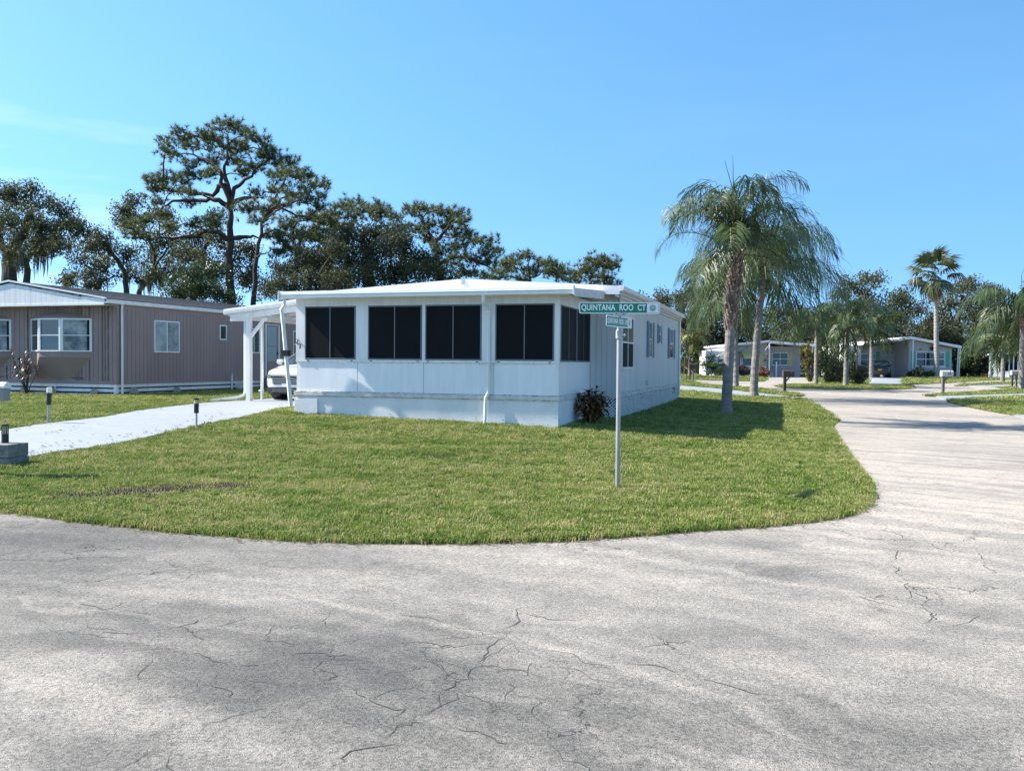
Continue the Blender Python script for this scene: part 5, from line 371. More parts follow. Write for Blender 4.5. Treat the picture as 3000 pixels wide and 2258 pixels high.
# cracks: thin dark ribbons along the pavement
ck = MB()
web = random.Random(21); extra = []
for _ in range(26):
    x, y = web.gauss(-.8, .95), web.gauss(4.9, .65); a = web.uniform(0, 6.283); c = [(x, y)]
    for k in range(web.randint(3, 7)):
        a += web.gauss(0, .55); x += .17*math.cos(a); y += .17*math.sin(a); c.append((x, y))
    extra.append(c)
for _ in range(10):
    x, y = web.gauss(3.6, .8), web.gauss(7.2, .8); a = web.uniform(0, 6.283); c = [(x, y)]
    for k in range(web.randint(3, 6)):
        a += web.gauss(0, .5); x += .2*math.cos(a); y += .2*math.sin(a); c.append((x, y))
    extra.append(c)
for ci, c in enumerate(DATA['cracks']+extra):
    thin = .4 if ci >= len(DATA['cracks']) else .72
    P = [np.array(p) for p in c]; Q = []
    for a, b_ in zip(P[:-1], P[1:]):
        n = max(3, int(np.linalg.norm(b_-a)/.05))
        Q += [a+(b_-a)*k/n for k in range(n)]
    Q.append(P[-1]); ph = np.random.uniform(0, 9, 4)
    Q = [q+np.array([.022*math.sin(i*.9+ph[0])+.03*math.sin(i*.31+ph[1])+random.gauss(0, .013), .022*math.sin(i*.7+ph[2])+random.gauss(0, .013)]) for i, q in enumerate(Q)]
    n = len(Q); z = terrain(np.array(Q))+.003
    for i in range(n-1):
        d = Q[i+1]-Q[i]; d = d/(np.linalg.norm(d)+1e-6); nrm = np.array([-d[1], d[0]])
        w0 = thin*max(.001, (.0032+.0028*math.sin(i*.5+ph[3]))*min(1, (i+1)/4)); w1 = thin*max(.001, (.0032+.0028*math.sin((i+1)*.5+ph[3]))*min(1, (n-1-i)/4))
        if random.random() < .03: continue
        ck.add([(*(Q[i]-nrm*w0), z[i]), (*(Q[i+1]-nrm*w1), z[i+1]), (*(Q[i+1]+nrm*w1), z[i+1]), (*(Q[i]+nrm*w0), z[i])], [(0, 1, 2, 3)])
ck.build('crack', mat('crack_fill', (.06, .057, .052), .95), road, kind='stuff')
# ------------------------------------------------------------------ grass
def gmat(name, c1, c2, c3):
    m = bpy.data.materials.new(name); m.use_nodes = True; t = m.node_tree; b = t.nodes['Principled BSDF']; N = t.nodes.new; L = t.links.new
    b.inputs['Roughness'].default_value = .5; b.inputs['Specular IOR Level'].default_value = .25
    oi = N('ShaderNodeObjectInfo'); mp = N('ShaderNodeMapping'); mp.inputs['Scale'].default_value = (.55, 1.7, 1); L(oi.outputs['Location'], mp.inputs['Vector']); n = N('ShaderNodeTexNoise'); n.inputs['Scale'].default_value = .7; n.inputs['Detail'].default_value = 6; n.inputs['Roughness'].default_value = .72; L(mp.outputs[0], n.inputs['Vector'])
    a = N('ShaderNodeMath'); a.operation = 'MULTIPLY_ADD'; L(oi.outputs['Random'], a.inputs[0]); a.inputs[1].default_value = .50; L(n.outputs['Fac'], a.inputs[2])
    r = N('ShaderNodeValToRGB'); e = r.color_ramp.elements; e[0].position = .46; e[0].color = (*c1, 1); e[1].position = 1.; e[1].color = (*c3, 1); q = e.new(.74); q.color = (*c2, 1); L(a.outputs[0], r.inputs['Fac'])
    L(r.outputs[0], b.inputs['Base Color']); tr = N('ShaderNodeBsdfTranslucent'); L(r.outputs[0], tr.inputs['Color']); mx = N('ShaderNodeMixShader'); mx.inputs['Fac'].default_value = .3
    L(b.outputs[0], mx.inputs[1]); L(tr.outputs[0], mx.inputs[2]); L(mx.outputs[0], t.nodes['Material Output'].inputs['Surface']); return m
grassm = gmat('grass_blade', (.080, .160, .022), (.235, .305, .052), (.52, .43, .20))
def tuft(n, rad, h, w, seed):
    rr = random.Random(seed); V = []; F = []
    for i in range(n):
        a = rr.uniform(0, 6.283); d = rad*math.sqrt(rr.random()); x, y = d*math.cos(a), d*math.sin(a); b = rr.uniform(0, 6.283); ln = rr.uniform(.25, .95)*h; H = h*rr.uniform(.45, 1.)
        px, py = -math.sin(b)*w/2, math.cos(b)*w/2; dx, dy = math.cos(b)*ln, math.sin(b)*ln; o = len(V)
        V += [(x-px, y-py, -.01), (x+px, y+py, -.01), (x+dx*.45+px*.8, y+dy*.45+py*.8, H*.75), (x+dx*.45-px*.8, y+dy*.45-py*.8, H*.75), (x+dx, y+dy, H*rr.uniform(.7, 1.))]
        F += [(o, o+1, o+2, o+3), (o+3, o+2, o+4)]
    me = bpy.data.meshes.new('grass_tuft'); me.from_pydata(V, [], F); me.materials.append(grassm); return bpy.data.objects.new('grass_tuft', me)
def gn_scatter(name, pts, scl, variants, label=None):
    pts = np.asarray(pts, np.float32); me = bpy.data.meshes.new(name); me.vertices.add(len(pts)); me.vertices.foreach_set('co', pts.ravel())
    at = me.attributes.new('sc', 'FLOAT', 'POINT'); at.data.foreach_set('value', np.asarray(scl, np.float32)); o = obj(name, me, kind='stuff')
    g = bpy.data.node_groups.new(name, 'GeometryNodeTree'); g.interface.new_socket('Geometry', in_out='INPUT', socket_type='NodeSocketGeometry'); g.interface.new_socket('Geometry', in_out='OUTPUT', socket_type='NodeSocketGeometry')
    N = g.nodes.new; L = g.links.new; gi = N('NodeGroupInput'); go = N('NodeGroupOutput'); j = N('GeometryNodeJoinGeometry')
    K = len(variants); ix = N('GeometryNodeInputIndex'); md = N('ShaderNodeMath'); md.operation = 'MODULO'; md.inputs[1].default_value = K; L(ix.outputs[0], md.inputs[0])
    na = N('GeometryNodeInputNamedAttribute'); na.data_type = 'FLOAT'; na.inputs['Name'].default_value = 'sc'
    for k, v in enumerate(variants):
        eq = N('FunctionNodeCompare'); eq.data_type = 'FLOAT'; eq.operation = 'EQUAL'; eq.inputs['B'].default_value = k; eq.inputs['Epsilon'].default_value = .1; L(md.outputs[0], eq.inputs['A'])
        oi = N('GeometryNodeObjectInfo'); oi.inputs['Object'].default_value = v; ip = N('GeometryNodeInstanceOnPoints'); rv = N('FunctionNodeRandomValue'); rv.data_type = 'FLOAT_VECTOR'; rv.inputs['Min'].default_value = (-.12, -.12, 0); rv.inputs['Max'].default_value = (.12, .12, 6.283)
        L(gi.outputs[0], ip.inputs['Points']); L(eq.outputs[0], ip.inputs['Selection']); L(oi.outputs['Geometry'], ip.inputs['Instance']); L(rv.outputs[0], ip.inputs['Rotation']); L(na.outputs[0], ip.inputs['Scale']); L(ip.outputs[0], j.inputs[0])
    L(j.outputs[0], go.inputs[0]); md_ = o.modifiers.new('scatter', 'NODES'); md_.node_group = g; return o
A = R(17.7); OX, OY = 1.0469, 19.6379
def HW(u, v): return (OX+u*math.cos(A)+v*math.sin(A), OY-u*math.sin(A)+v*math.cos(A))
A2 = R(18.5); PX, PY = -13.8546, 30.466
def HP(u, v): return (PX+u*math.cos(A2)+v*math.sin(A2), PY-u*math.sin(A2)+v*math.cos(A2))
EXC = [drive_main, [(-8.55, 26.3), (-6.55, 22.9), (-5.2, 24.9), (-1.3, 37.3), (-4.6, 38.6)], [HW(-6.73, 0.02), HW(-.02, 0.02), HW(-.02, 3.3), HW(.76, 3.3), HW(.76, 16.3), HW(-7.5, 16.3), HW(-7.5, 3.3), HW(-6.73, 3.3)],
       [HP(-8.4, 0), HP(-.04, 0), HP(-.04, 17), HP(-8.4, 17)], DATA['strip_white'], DATA['drive_e'], DATA['drive_f'], DATA['drive_c'], DATA['drive_d']]
GP, GS = [], []
for y0, y1, dens, s0 in ((7.5, 12, 560, 1.), (12, 17, 370, 1.05), (17, 25, 215, 1.25), (25, 38, 95, 1.8), (38, 62, 38, 2.6), (62, 92, 12, 3.6)):
    x0, x1 = -.72*y1, .78*y1; n = int((x1-x0)*(y1-y0)*dens); P = np.c_[np.random.uniform(x0, x1, n), np.random.uniform(y0, y1, n)]
    P = P[(np.abs(P[:, 0]-.03*P[:, 1]) < .75*P[:, 1]+.6)]
    keep = np.zeros(len(P), bool)
    for pl in LAWNS.values(): keep |= inpoly(P, pl)
    for pl in EXC: keep &= ~inpoly(P, pl)
    P = P[keep]; GP.append(np.c_[P, terrain(P)+.025]); cl_ = np.sin(P[:, 0]*7.1+2*np.sin(P[:, 1]*3.3))*np.sin(P[:, 1]*6.3+2*np.sin(P[:, 0]*2.7)); GS.append(np.random.uniform(.5, 1.35, len(P))*s0*(1+.22*cl_))
# longer fringe hanging over the pavement edge
eg = np.array(lawn_main[:140]); eg = eg[(eg[:, 1] < 33) & (eg[:, 0] > -9)]
fr_ = []
for a, b_ in zip(eg[:-1], eg[1:]):
    n = int(np.linalg.norm(b_-a)*90)
    for k in range(n):
        q = a+(b_-a)*random.random(); fr_.append((q[0]+random.gauss(0, .03), q[1]+random.gauss(0, .03)))
fr_ = np.array(fr_)
for pl in EXC: fr_ = fr_[~inpoly(fr_, pl)]
GP.append(np.c_[fr_, terrain(fr_)+.012]); GS.append(np.random.uniform(.6, 1.3, len(fr_)))
GP = np.concatenate(GP); GS = np.concatenate(GS)
ixp = np.random.permutation(len(GP)); GP, GS = GP[ixp], GS[ixp]
# mower-worn and bare places thin the blades out
bare = [(-4.1, 11.1, .58, .36), (-4.7, 10.8, .5, .36), (-5.2, 10.45, .38, .22), (-3.65, 11.3, .3, .2), (-1.2, 14.6, .5, .3), (.4, 15.5, .4, .3)]
kp = np.ones(len(GP), bool)
for (x, y, rx, ry) in bare:
    d = ((GP[:, 0]-x)/rx)**2+((GP[:, 1]-y)/ry)**2; kp &= ~((d+np.random.normal(0, .5, len(GP))) < .7)
GP, GS = GP[kp], GS[kp]
print('tufts', len(GP))
gn_scatter('grass', GP, GS, [tuft(13, .055, .048, .0065, s) for s in range(8)])
# bare soil crumbs along the tyre-torn strip
sb = MB()
for (x, y, rx, ry) in bare[:4]:
    for _ in range(420):
        a = random.random()*6.283; d = math.sqrt(random.random()); px, py = x+rx*d*math.cos(a)*.95, y+ry*d*math.sin(a)*.95; s = random.uniform(.008, .03); z = tz(px, py)+.03
        sb.add([(px-s, py, z), (px, py-s, z), (px+s, py, z), (px, py+s, z), (px+random.gauss(0, s*.3), py, z+s*random.uniform(.7, 1.4))], [(0, 1, 4), (1, 2, 4), (2, 3, 4), (3, 0, 4)])
sb.build('soil', soil, kind='stuff')
# leaf litter on the lawn edge and on the drive
lb = MB()
def litter(x, y, s):
    a = random.random()*6.283; z = tz(x, y)+(.055 if inpoly(np.array([[x, y]]), drive_main)[0] else .06 if inpoly(np.array([[x, y]]), lawn_main)[0] else .012); c, d = math.cos(a)*s, math.sin(a)*s
    lb.add([(x-c, y-d, z), (x+d*.35, y-c*.35, z+s*.2), (x+c, y+d, z+s*.1), (x-d*.35, y+c*.35, z+s*.25)], [(0, 1, 2, 3)])
for _ in range(1000):
    q = random.choice(eg); litter(q[0]+random.gauss(0, .12), q[1]-abs(random.gauss(0, .1)), random.uniform(.01, .03))
for cx_, cy_ in ((-7.9, 13.5), (-7.5, 14.6), (-9.7, 19.6), (-7.0, 20.2), (-7.6, 13.9), (-7.9, 15.2), (-9.6, 21.5), (-9.3, 22.6), (-7.2, 16.6), (-8.6, 24.2), (-7.0, 17.6), (-8.9, 17.5), (-9.9, 18.2), (-6.6, 18.4)):
    for _ in range(18): litter(cx_+random.gauss(0, .16), cy_+random.gauss(0, .55), random.uniform(.018, .05))
for _ in range(90): litter(random.uniform(2, 14), random.uniform(9, 30), random.uniform(.012, .03))
lb.build('leaf_litter', mat('dry_leaf', (.16, .09, .05), .8, island=.5), kind='stuff')

# ------------------------------------------------------------------ white corner house
def window(parent, plane, a0, a1, z0, z1, off, fr, gl, fw_=.035, cols=2, rows=1, name='window', proud=.03, nosill=False, bars=None, glasses=None):
    """plane 'v': facade along x at y=off looking -y; plane 'u': facade along y at x=off looking +x"""
    w = MB(); d = proud
    def bx(mb, a, b, za, zb, p0, p1):
        if plane == 'v': mb.box(a, b, off-p1, off-p0, za, zb)
        else: mb.box(off+p0, off+p1, a, b, za, zb)
    bx(w, a0, a1, z1-fw_, z1, -.02, d); bx(w, a0, a1, z0, z0+fw_, -.02, d); bx(w, a0, a0+fw_, z0+fw_, z1-fw_, -.02, d); bx(w, a1-fw_, a1, z0+fw_, z1-fw_, -.02, d)
    wn = w.build(name, fr, parent, .003)
    cw = (a1-a0-2*fw_)/cols; rh = (z1-z0-2*fw_)/rows
    for c in range(1, cols):
        m_ = MB(); x = a0+fw_+c*cw; bx(m_, x-fw_*.4, x+fw_*.4, z0+fw_, z1-fw_, -.02, d-.004); m_.build('mullion', fr, wn)
    for r in range(1, rows):
        for c in range(cols):
            m_ = MB(); z = z0+fw_+r*rh; x = a0+fw_+c*cw; bx(m_, x+fw_*.4, x+cw-fw_*.4, z-fw_*.4, z+fw_*.4, -.02, d-.007); m_.build('mullion', fr, wn)
    for c in range(cols):
        for r in range(rows):
            p = MB(); x = a0+fw_+c*cw; z = z0+fw_+r*rh; g = glasses[r][c] if glasses else gl
            bx(p, x+fw_*.2, x+cw-fw_*.2, z+fw_*.2, z+rh-fw_*.2, -.015, 0.012); p.build('pane', g, wn)
    return wn
H = thing('mobile_home', 'long white mobile home on the corner lot with a dark-screened porch facing the street', 'house', (OX, OY, 0), -A)
sr = MB()   # porch wall pieces: jambs between the windows, header, lower panels
WZ0, WZ1 = 1.785, 3.085
WIN = [(-6.49, -5.10), (-4.76, -3.35), (-3.26, -1.85), (-1.51, -.11)]
FL = -6.75
MB().box(FL, 0, .03, .09, .93, 3.36).box(-.09, -.03, .0905, 3.29, .93, 3.36).box(FL+.03, FL+.09, .0905, 3.29, .93, 3.36).build('wall', white, H)
# proud trim around the windows and lower flat panels with thin joints
pn = [(-6.68, -5.06), (-5.05, -3.31), (-3.30, -1.56), (-1.55, -.03)]
for a, b_ in pn: box('wall_panel', a+.004, b_-.004, .012, .03, 1.0, 1.72, white2, H, .002)
for a, b_ in WIN: window(H, 'v', a, b_, WZ0, WZ1, .01, frameg, screen, .028, 2, 1)
for z0, z1 in ((1.722, 1.782), (3.088, 3.14)): box('trim', FL, 0, -.012, .03, z0, z1, white, H, .003)
for a, b_ in ((FL, -6.495), (-5.095, -4.765), (-3.345, -3.265), (-1.845, -1.515), (-.105, 0)): box('trim', a, b_, -.008, .03, 1.783, 3.087, white, H, .003)
for a in (-6.4, -5.2, -4.68, -3.45, -3.18, -1.95, -1.43, -.2): box('window_latch', a-.03, a+.03, -.022, -.013, 1.744, 1.762, black, H)
box('corner_post', -.055, .012, -.016, .05, .995, 3.36, white, H, .004)
box('header', FL, 0, .0, .028, 3.142, 3.33, white, H)
# right side of the porch
box('wall_panel', -.028, -.008, .06, 3.26, 1.0, 1.70, white2, H, .002)
window(H, 'u', .14, 1.66, 1.77, 3.06, -.01, frameg, screen, .028, 2, 1)
window(H, 'u', 1.70, 3.16, 1.77, 3.06, -.01, frameg, screen, .028, 2, 1)
for z0, z1 in ((1.70, 1.767), (3.063, 3.13)): box('trim', -.03, .006, .06, 3.27, z0, z1, white, H, .003)
for a, b_ in ((.055, .137), (1.663, 1.697), (3.163, 3.28)): box('trim', -.03, .004, a, b_, 1.768, 3.062, white, H, .003)
# ledge and stuccoed base
box('ledge', FL-.04, .035, -.035, .09, .885, .99, dirty, H, .008)
box('ledge', -.02, .036, .0905, 3.28, .885, .99, dirty, H, .008)
box('foundation_wall', FL, 0, 0, .12, -.1, .884, stucco, H)
box('foundation_wall', -.12, -.002, .121, 3.28, -.1, .884, stucco, H)
box('foundation_wall', FL+.002, FL+.12, .121, 3.28, 0, .884, stucco, H)
box('foundation_pier', FL-.03, FL+.62, -.03, -.001, .1, .80, stucco, H, .004)
chp = MB(); rq = random.Random(8)
for _ in range(230):
    x = rq.uniform(FL, .02); z = rq.choice((.884, .989, .989, .886))+rq.uniform(-.007, .003); l = rq.uniform(.008, .06); chp.box(x, x+l, -.0375, -.0352, z-.0035, z+.003)
for _ in range(50):
    x = rq.uniform(FL+.1, -.1); z = rq.choice((1.0, 1.722, 1.716)); l = rq.uniform(.01, .05); chp.box(x, x+l, -.0145, -.0122, z-.003, z+.003)
for _ in range(60):
    x = rq.uniform(FL+.2, -.05); z = rq.uniform(.25, .5); l = rq.uniform(.006, .03); chp.box(x, x+l, -.0022, -.0002, z-.003, z+rq.uniform(.002, .012))
for _ in range(70):
    v = rq.uniform(3.4, 16.2); z = rq.choice((.958, .84, .90)); l = rq.uniform(.02, .14); chp.box(.7262, .7285, v, v+l, z-.008, z+rq.uniform(.002, .02))
chp.build('paint_chips', mat('exposed_dirty_paint', (.10, .09, .08), .95), H, kind='stuff')
# porch roof and its box gutter
g = MB(); g.prism([(-6.96, -.29, 3.40), (.41, -.29, 3.40), (.41, 3.0, 3.60), (-6.96, 3.0, 3.60)], (0, 0, -.09)); g.build('porch_roof', roofw, H)
gt = MB().prism([(-6.97, -.30, 3.41), (-6.97, -.42, 3.43), (-6.97, -.43, 3.35), (-6.97, -.39, 3.34), (-6.97, -.40, 3.27), (-6.97, -.36, 3.25), (-6.97, -.30, 3.25)], (7.39, 0, 0)).build('gutter', white2, H, .004)
box('gutter_end_cap', .42, .44, -.445, -.285, 3.235, 3.445, white2, gt)
box('gutter_end_cap', -6.99, -6.97, -.445, -.285, 3.235, 3.445, white2, gt)
MB().prism([(.411, -.28, 3.40), (.411, 2.83, 3.575), (.411, 2.83, 3.37), (.411, -.28, 3.21)], (.03, 0, 0)).build('fascia', dirty, H, .003)
MB().prism([(-6.96, -.28, 3.40), (-6.96, 2.83, 3.575), (-6.96, 2.83, 3.37), (-6.96, -.28, 3.30)], (-.03, 0, 0)).build('fascia', dirty, H, .003)
box('soffit', -6.93, .405, -.29, .0, 3.30, 3.312, white, H)
# main body
LW, RW, V0, V1, RI = -7.5, .72, 3.29, 16.28, -3.4
MB().prism([(LW, V0, .95), (RW-.03, V0, .95), (RW-.03, V0, 3.55), (RI, V0, 3.80), (LW, V0, 3.55)], (0, V1-V0, 0)).build('wall', siding, H)
rb = MB(); v = V0+.0
xs = []
while v < V1-.05:
    w_ = .17; xs.append((v, min(v+w_, V1))); v += w_+.012
for (a, b_) in xs: rb.box(RW-.03, RW-.004, a, b_, .965, 3.50)
rb.build('side_siding', siding, H, label='vertically grooved white side wall', kind='stuff')
for i in range(5):
    a = .015+i*.141; box('siding_panel', a, a+.132, V0-.014, V0-.001, .93, 3.50, siding, H, .003)
box('trim', .0, RW-.003, V0-.03, V0-.0145, .84, .93, dirty, H, .003)
box('corner_post', RW-.05, RW+.012, V0-.034, V0+.05, .965, 3.50, white, H, .003)
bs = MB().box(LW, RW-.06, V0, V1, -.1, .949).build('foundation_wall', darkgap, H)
# lattice panel beside the croton
lt = MB(); 
for k in range(-9, 12):
    for s in (1, -1):
        a0, z0 = .02+k*.085, .22; n_ = 10
        p = [(a0+(j*.07 if s > 0 else -j*.07), z0+j*.07) for j in range(n_)]
        p = [q for q in p if .0 < q[0] < RW-.02]
        if len(p) > 1: lt.prism([(p[0][0]-.026, V0-.012-(.006 if s > 0 else 0), p[0][1]), (p[0][0]+.026, V0-.012-(.006 if s > 0 else 0), p[0][1]), (p[-1][0]+.026, V0-.012-(.006 if s > 0 else 0), p[-1][1]), (p[-1][0]-.026, V0-.012-(.006 if s > 0 else 0), p[-1][1])], (0, -.005, 0))
lt.build('lattice_panel', white, H)
# side skirting
bsk = box('skirt_band', RW-.03, RW+.006, V0+.05, V1, .84, .958, dirty, H, .003)
sk = MB(); vv = V0
joints = [V0, 5.0, 7.1, 9.2, 11.3, 13.4, 15.2, V1]
for a, b_ in zip(joints[:-1], joints[1:]):
    for k in range(13):
        z = .83-k*.055; bow = random.uniform(-.006, .006)
        if random.random() < .06: b2 = a+(b_-a)*random.uniform(.5, .9)
        else: b2 = b_-.015
        sk.prism([(RW-.03, a+.01, z), (RW-.03, b2, z), (RW-.002+bow, b2, z-.004), (RW-.002, a+.01, z-.004)], (0, 0, -.042))
sk.build('skirt_slats', dirty, H, kind='stuff', label='horizontal slatted skirting chipped near the ground')
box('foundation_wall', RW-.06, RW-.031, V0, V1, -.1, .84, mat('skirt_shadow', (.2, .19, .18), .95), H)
# roof
TH = .07
RF = MB()
RF.prism([(LW-.15, V0-.44, 3.70), (RI, V0-.44, 3.965), (RW+.10, V0-.44, 3.70), (RW+.10, V0-.44, 3.64), (RI, V0-.44, 3.895), (LW-.15, V0-.44, 3.64)], (0, V1-V0+.6, 0))
rf = RF.build('roof', roofw, H)
MB().prism([(LW-.15, V0-.45, 3.705), (RI, V0-.45, 3.97), (RW+.11, V0-.45, 3.705), (RW+.11, V0-.45, 3.49), (RI, V0-.45, 3.55), (LW-.15, V0-.45, 3.56)], (0, .009, 0)).build('fascia', white2, H)
MB().prism([(RI-.05, V0-.47, 3.975), (RI+.03, V0-.47, 3.975), (RI+.03, V0-.47, 3.83), (RI-.05, V0-.47, 3.83)], (0, .02, 0)).build('ridge_seam', rawmet, rf)
box('soffit', .0, RW+.10, V0-.44, V0-.03, 3.50, 3.512, siding, H)
gt2 = MB().prism([(RW+.105, V0-.46, 3.70), (RW+.23, V0-.46, 3.70), (RW+.22, V0-.46, 3.60), (RW+.18, V0-.46, 3.575), (RW+.105, V0-.46, 3.575)], (0, V1-V0+.55, 0)).build('gutter', white2, H, .003)
box('fascia', RW+.0, RW+.10, V0-.44, V1+.1, 3.51, 3.60, siding, H, .003)
box('fascia', RW+.0, RW+.05, V0-.44, V1+.1, 3.43, 3.509, dirty, H, .003)
box('fascia', LW-.15, LW-.10, V0-.44, V1+.1, 3.52, 3.635, siding, H)
for (x, y, z, nm) in ((-6.6, 4.0, 3.75, 'roof_vent'), (-4.9, 6.2, 3.86, 'roof_vent'), (-2.2, 10.5, 3.87, 'roof_vent'), (-6.3, 9.2, 3.77, 'roof_vent')):
    MB().lathe([(.045, z-.1), (.045, z+.06), (.085, z+.065), (.075, z+.10), (.03, z+.12)], 12, (x, y)).build(nm, white2, H, smooth=False)
# downspouts
MB().tube([(-1.69, -.36, 3.26), (-1.69, -.34, 3.12), (-1.66, -.10, 3.0), (-1.66, -.045, 2.9), (-1.66, -.045, 1.12), (-1.66, -.06, 1.03), (-1.70, -.10, .93), (-1.72, -.10, .30)], .042, 4).build('downspout', white2, H, .004)
for z in (2.9, 1.76): box('strap', -1.76, -1.56, -.10, -.088, z-.012, z+.012, white2, H)
MB().tube([(-6.85, -.36, 3.26), (-6.86, -.35, 3.12), (-6.98, -.3, 3.0), (-6.97, -.28, 2.9), (-6.80, -.16, .62)], [.04, .04, .05, .055, .06], 4).build('downspout', white2, H, .004, label='leaning downspout at the left end of the porch')
box('strap', -6.98, -6.80, -.30, -.17, 1.86, 2.0, darkgap, H)
MB().tube([(.80, V0-.25, 3.58), (.78, V0-.12, 3.45), (.76, V0-.05, 3.3)], .035, 4).build('downspout', rawmet, H)
MB().tube([(RW+.06, V1-.25, 3.55), (RW+.045, V1-.2, 3.35), (RW+.045, V1-.2, .5)], .045, 4).build('downspout', white2, H)
# windows on the long side
wa = window(H, 'u', 3.78, 5.56, 1.59, 3.03, RW, white, screen, .05, 2, 2, glasses=[[screen, screen], [glassb, glassb]])
for (a, b_, z0, z1, sw) in ((8.03, 9.41, 1.93, 3.07, .33), (10.28, 11.16, 2.42, 3.06, .16), (12.92, 14.8, 1.94, 3.05, .38)):
    window(H, 'u', a+sw+.02, b_-sw-.02, z0, z1, RW, white, glass, .04, 1, 2, glasses=[[glass], [glasscurtain_reflect]])
    for (c, d) in ((a, a+sw), (b_-sw, b_)):
        s_ = box('shutter', RW, RW+.035, c, d, z0, z1, blue, H, .003)
        lv = MB(); n_ = int((z1-z0-.1)/.05)
        for i in range(n_):
            z = z0+.05+i*.05; lv.prism([(RW+.036, c+.035, z), (RW+.036, d-.035, z), (RW+.05, d-.035, z+.012), (RW+.05, c+.035, z+.012)], (0, 0, .02))
        lv.build('louvre', blue, s_)
MB().box(RW, RW+.05, 7.95, 8.05, 1.15, 1.19).box(RW+.02, RW+.05, 7.98, 8.02, 1.05, 1.22).build('hose_tap', rawmet, H)
# small metal hook ornament at the porch's left corner, white handrail beside the steps
MB().tube([(-6.72, -.03, 2.28), (-6.66, -.05, 2.25), (-6.70, -.06, 2.18), (-6.60, -.05, 2.14), (-6.62, -.04, 2.05)], .018, 6).build('wall_hook', black, H)
hr = MB(); hr.box(-6.95, -6.90, .9, .95, .4, 1.55).box(-6.95, -6.90, 1.9, 1.95, .4, 1.55).box(-6.95, -6.90, .9, 1.95, 1.5, 1.55); hr.build('handrail', white2, H)
# carport
CP = MB(); 
cx0, cx1, cz0, cz1 = -11.42, LW-.15, 3.27, 3.67
for nm_, m_, pts in (('carport_roof', roofw, [(cx0+.1, 3.62, cz0), (cx1, 3.62, cz1), (cx1, 3.62, cz1-.05), (cx0+.1, 3.62, cz0-.05)]),): MB().prism(pts, (0, 7.4, 0)).build(nm_, m_, H)
MB().prism([(cx0, 3.50, cz0+.01), (cx1, 3.50, cz1+.02), (cx1, 3.50, cz1-.14), (cx0, 3.50, cz0-.15)], (0, .11, 0)).build('gutter', white2, H, .006, label='ribbed front edge of the carport roof')
for dz in (.04, .085): MB().prism([(cx0-.004, 3.485, cz0-dz), (cx1, 3.485, cz1-dz+.01), (cx1, 3.485, cz1-dz-.012), (cx0-.004, 3.485, cz0-dz-.02)], (0, .014, 0)).build('gutter_rib', white2, H)
MB().prism([(cx0+.02, 3.615, cz0-.16), (cx1, 3.615, cz1-.16), (cx1, 3.615, cz1-.34), (cx0+.5, 3.615, cz0-.28)], (0, .05, 0)).build('beam', white, H)
box('beam', -11.3, -10.55, 3.66, 3.72, 2.93, 3.10, white, H)
box('beam', -10.78, -10.62, 3.73, 11.0, 2.96, 3.10, white, H)
for k in range(6): MB().prism([(cx0+.2, 4.6+k*1.2, cz0-.06), (cx1, 4.6+k*1.2, cz1-.06), (cx1, 4.6+k*1.2, cz1-.16), (cx0+.2, 4.6+k*1.2, cz0-.14)], (0, .05, 0)).build('rafter', white, H)
box('post', -10.74, -10.60, 3.66, 3.80, .40, 2.94, white, H, .004)
box('post', -10.86, -10.80, 4.6, 4.68, .40, 2.98, white, H)
box('post', -10.74, -10.60, 10.2, 10.34, .40, 2.98, white, H, .004)
MB().prism([(-10.60, 3.70, 2.42), (-10.60, 3.70, 2.56), (-10.16, 3.70, 3.02), (-10.06, 3.70, 3.02)], (0, .07, 0)).build('brace', white, H)
MB().tube([(-10.83, 3.75, 3.1), (-10.83, 3.75, .78), (-10.88, 3.72, .68), (-11.0, 3.6, .62), (-11.55, 3.05, .53)], .05, 4).build('downspout', white2, H, .004)

# ------------------------------------------------------------------ mauve neighbour
P_ = thing('mobile_home', 'mauve-brown mobile home with bay windows and a grey shingle roof at the left', 'house', (PX, PY, 0), -A2)
W1 = 17.0
MB().prism([(-8.4, 0, .86), (0, 0, .86), (0, 0, 3.68), (-4.2, 0, 4.3), (-8.4, 0, 3.68)], (0, W1, 0)).build('wall', pink, P_)
gv = MB(); u = -8.4
while u < -.15:
    gv.box(u+.01, u+.215, -.012, -.001, .87, 3.60); u += .222 if random.random() > .3 else .13
gv.build('front_siding', pink, P_, kind='stuff')
gv = MB(); u = .12
while u < W1-.2:
    gv.box(.001, .012, u+.008, u+.19, .87, 3.60); u += .197
gv.build('side_siding', pink, P_, kind='stuff')
box('corner_post', -.11, .014, -.02, -.013, .86, 3.6, pinkt, P_); box('corner_post', .013, .02, -.02, .11, .86, 3.6, pinkt, P_)
box('trim', .013, .022, .12, W1, 3.52, 3.62, pinkt, P_); box('trim', .013, .024, .12, W1, .87, .95, pinkt, P_)
box('trim', -8.4, -.115, -.024, -.0125, .87, .97, pinkt, P_)
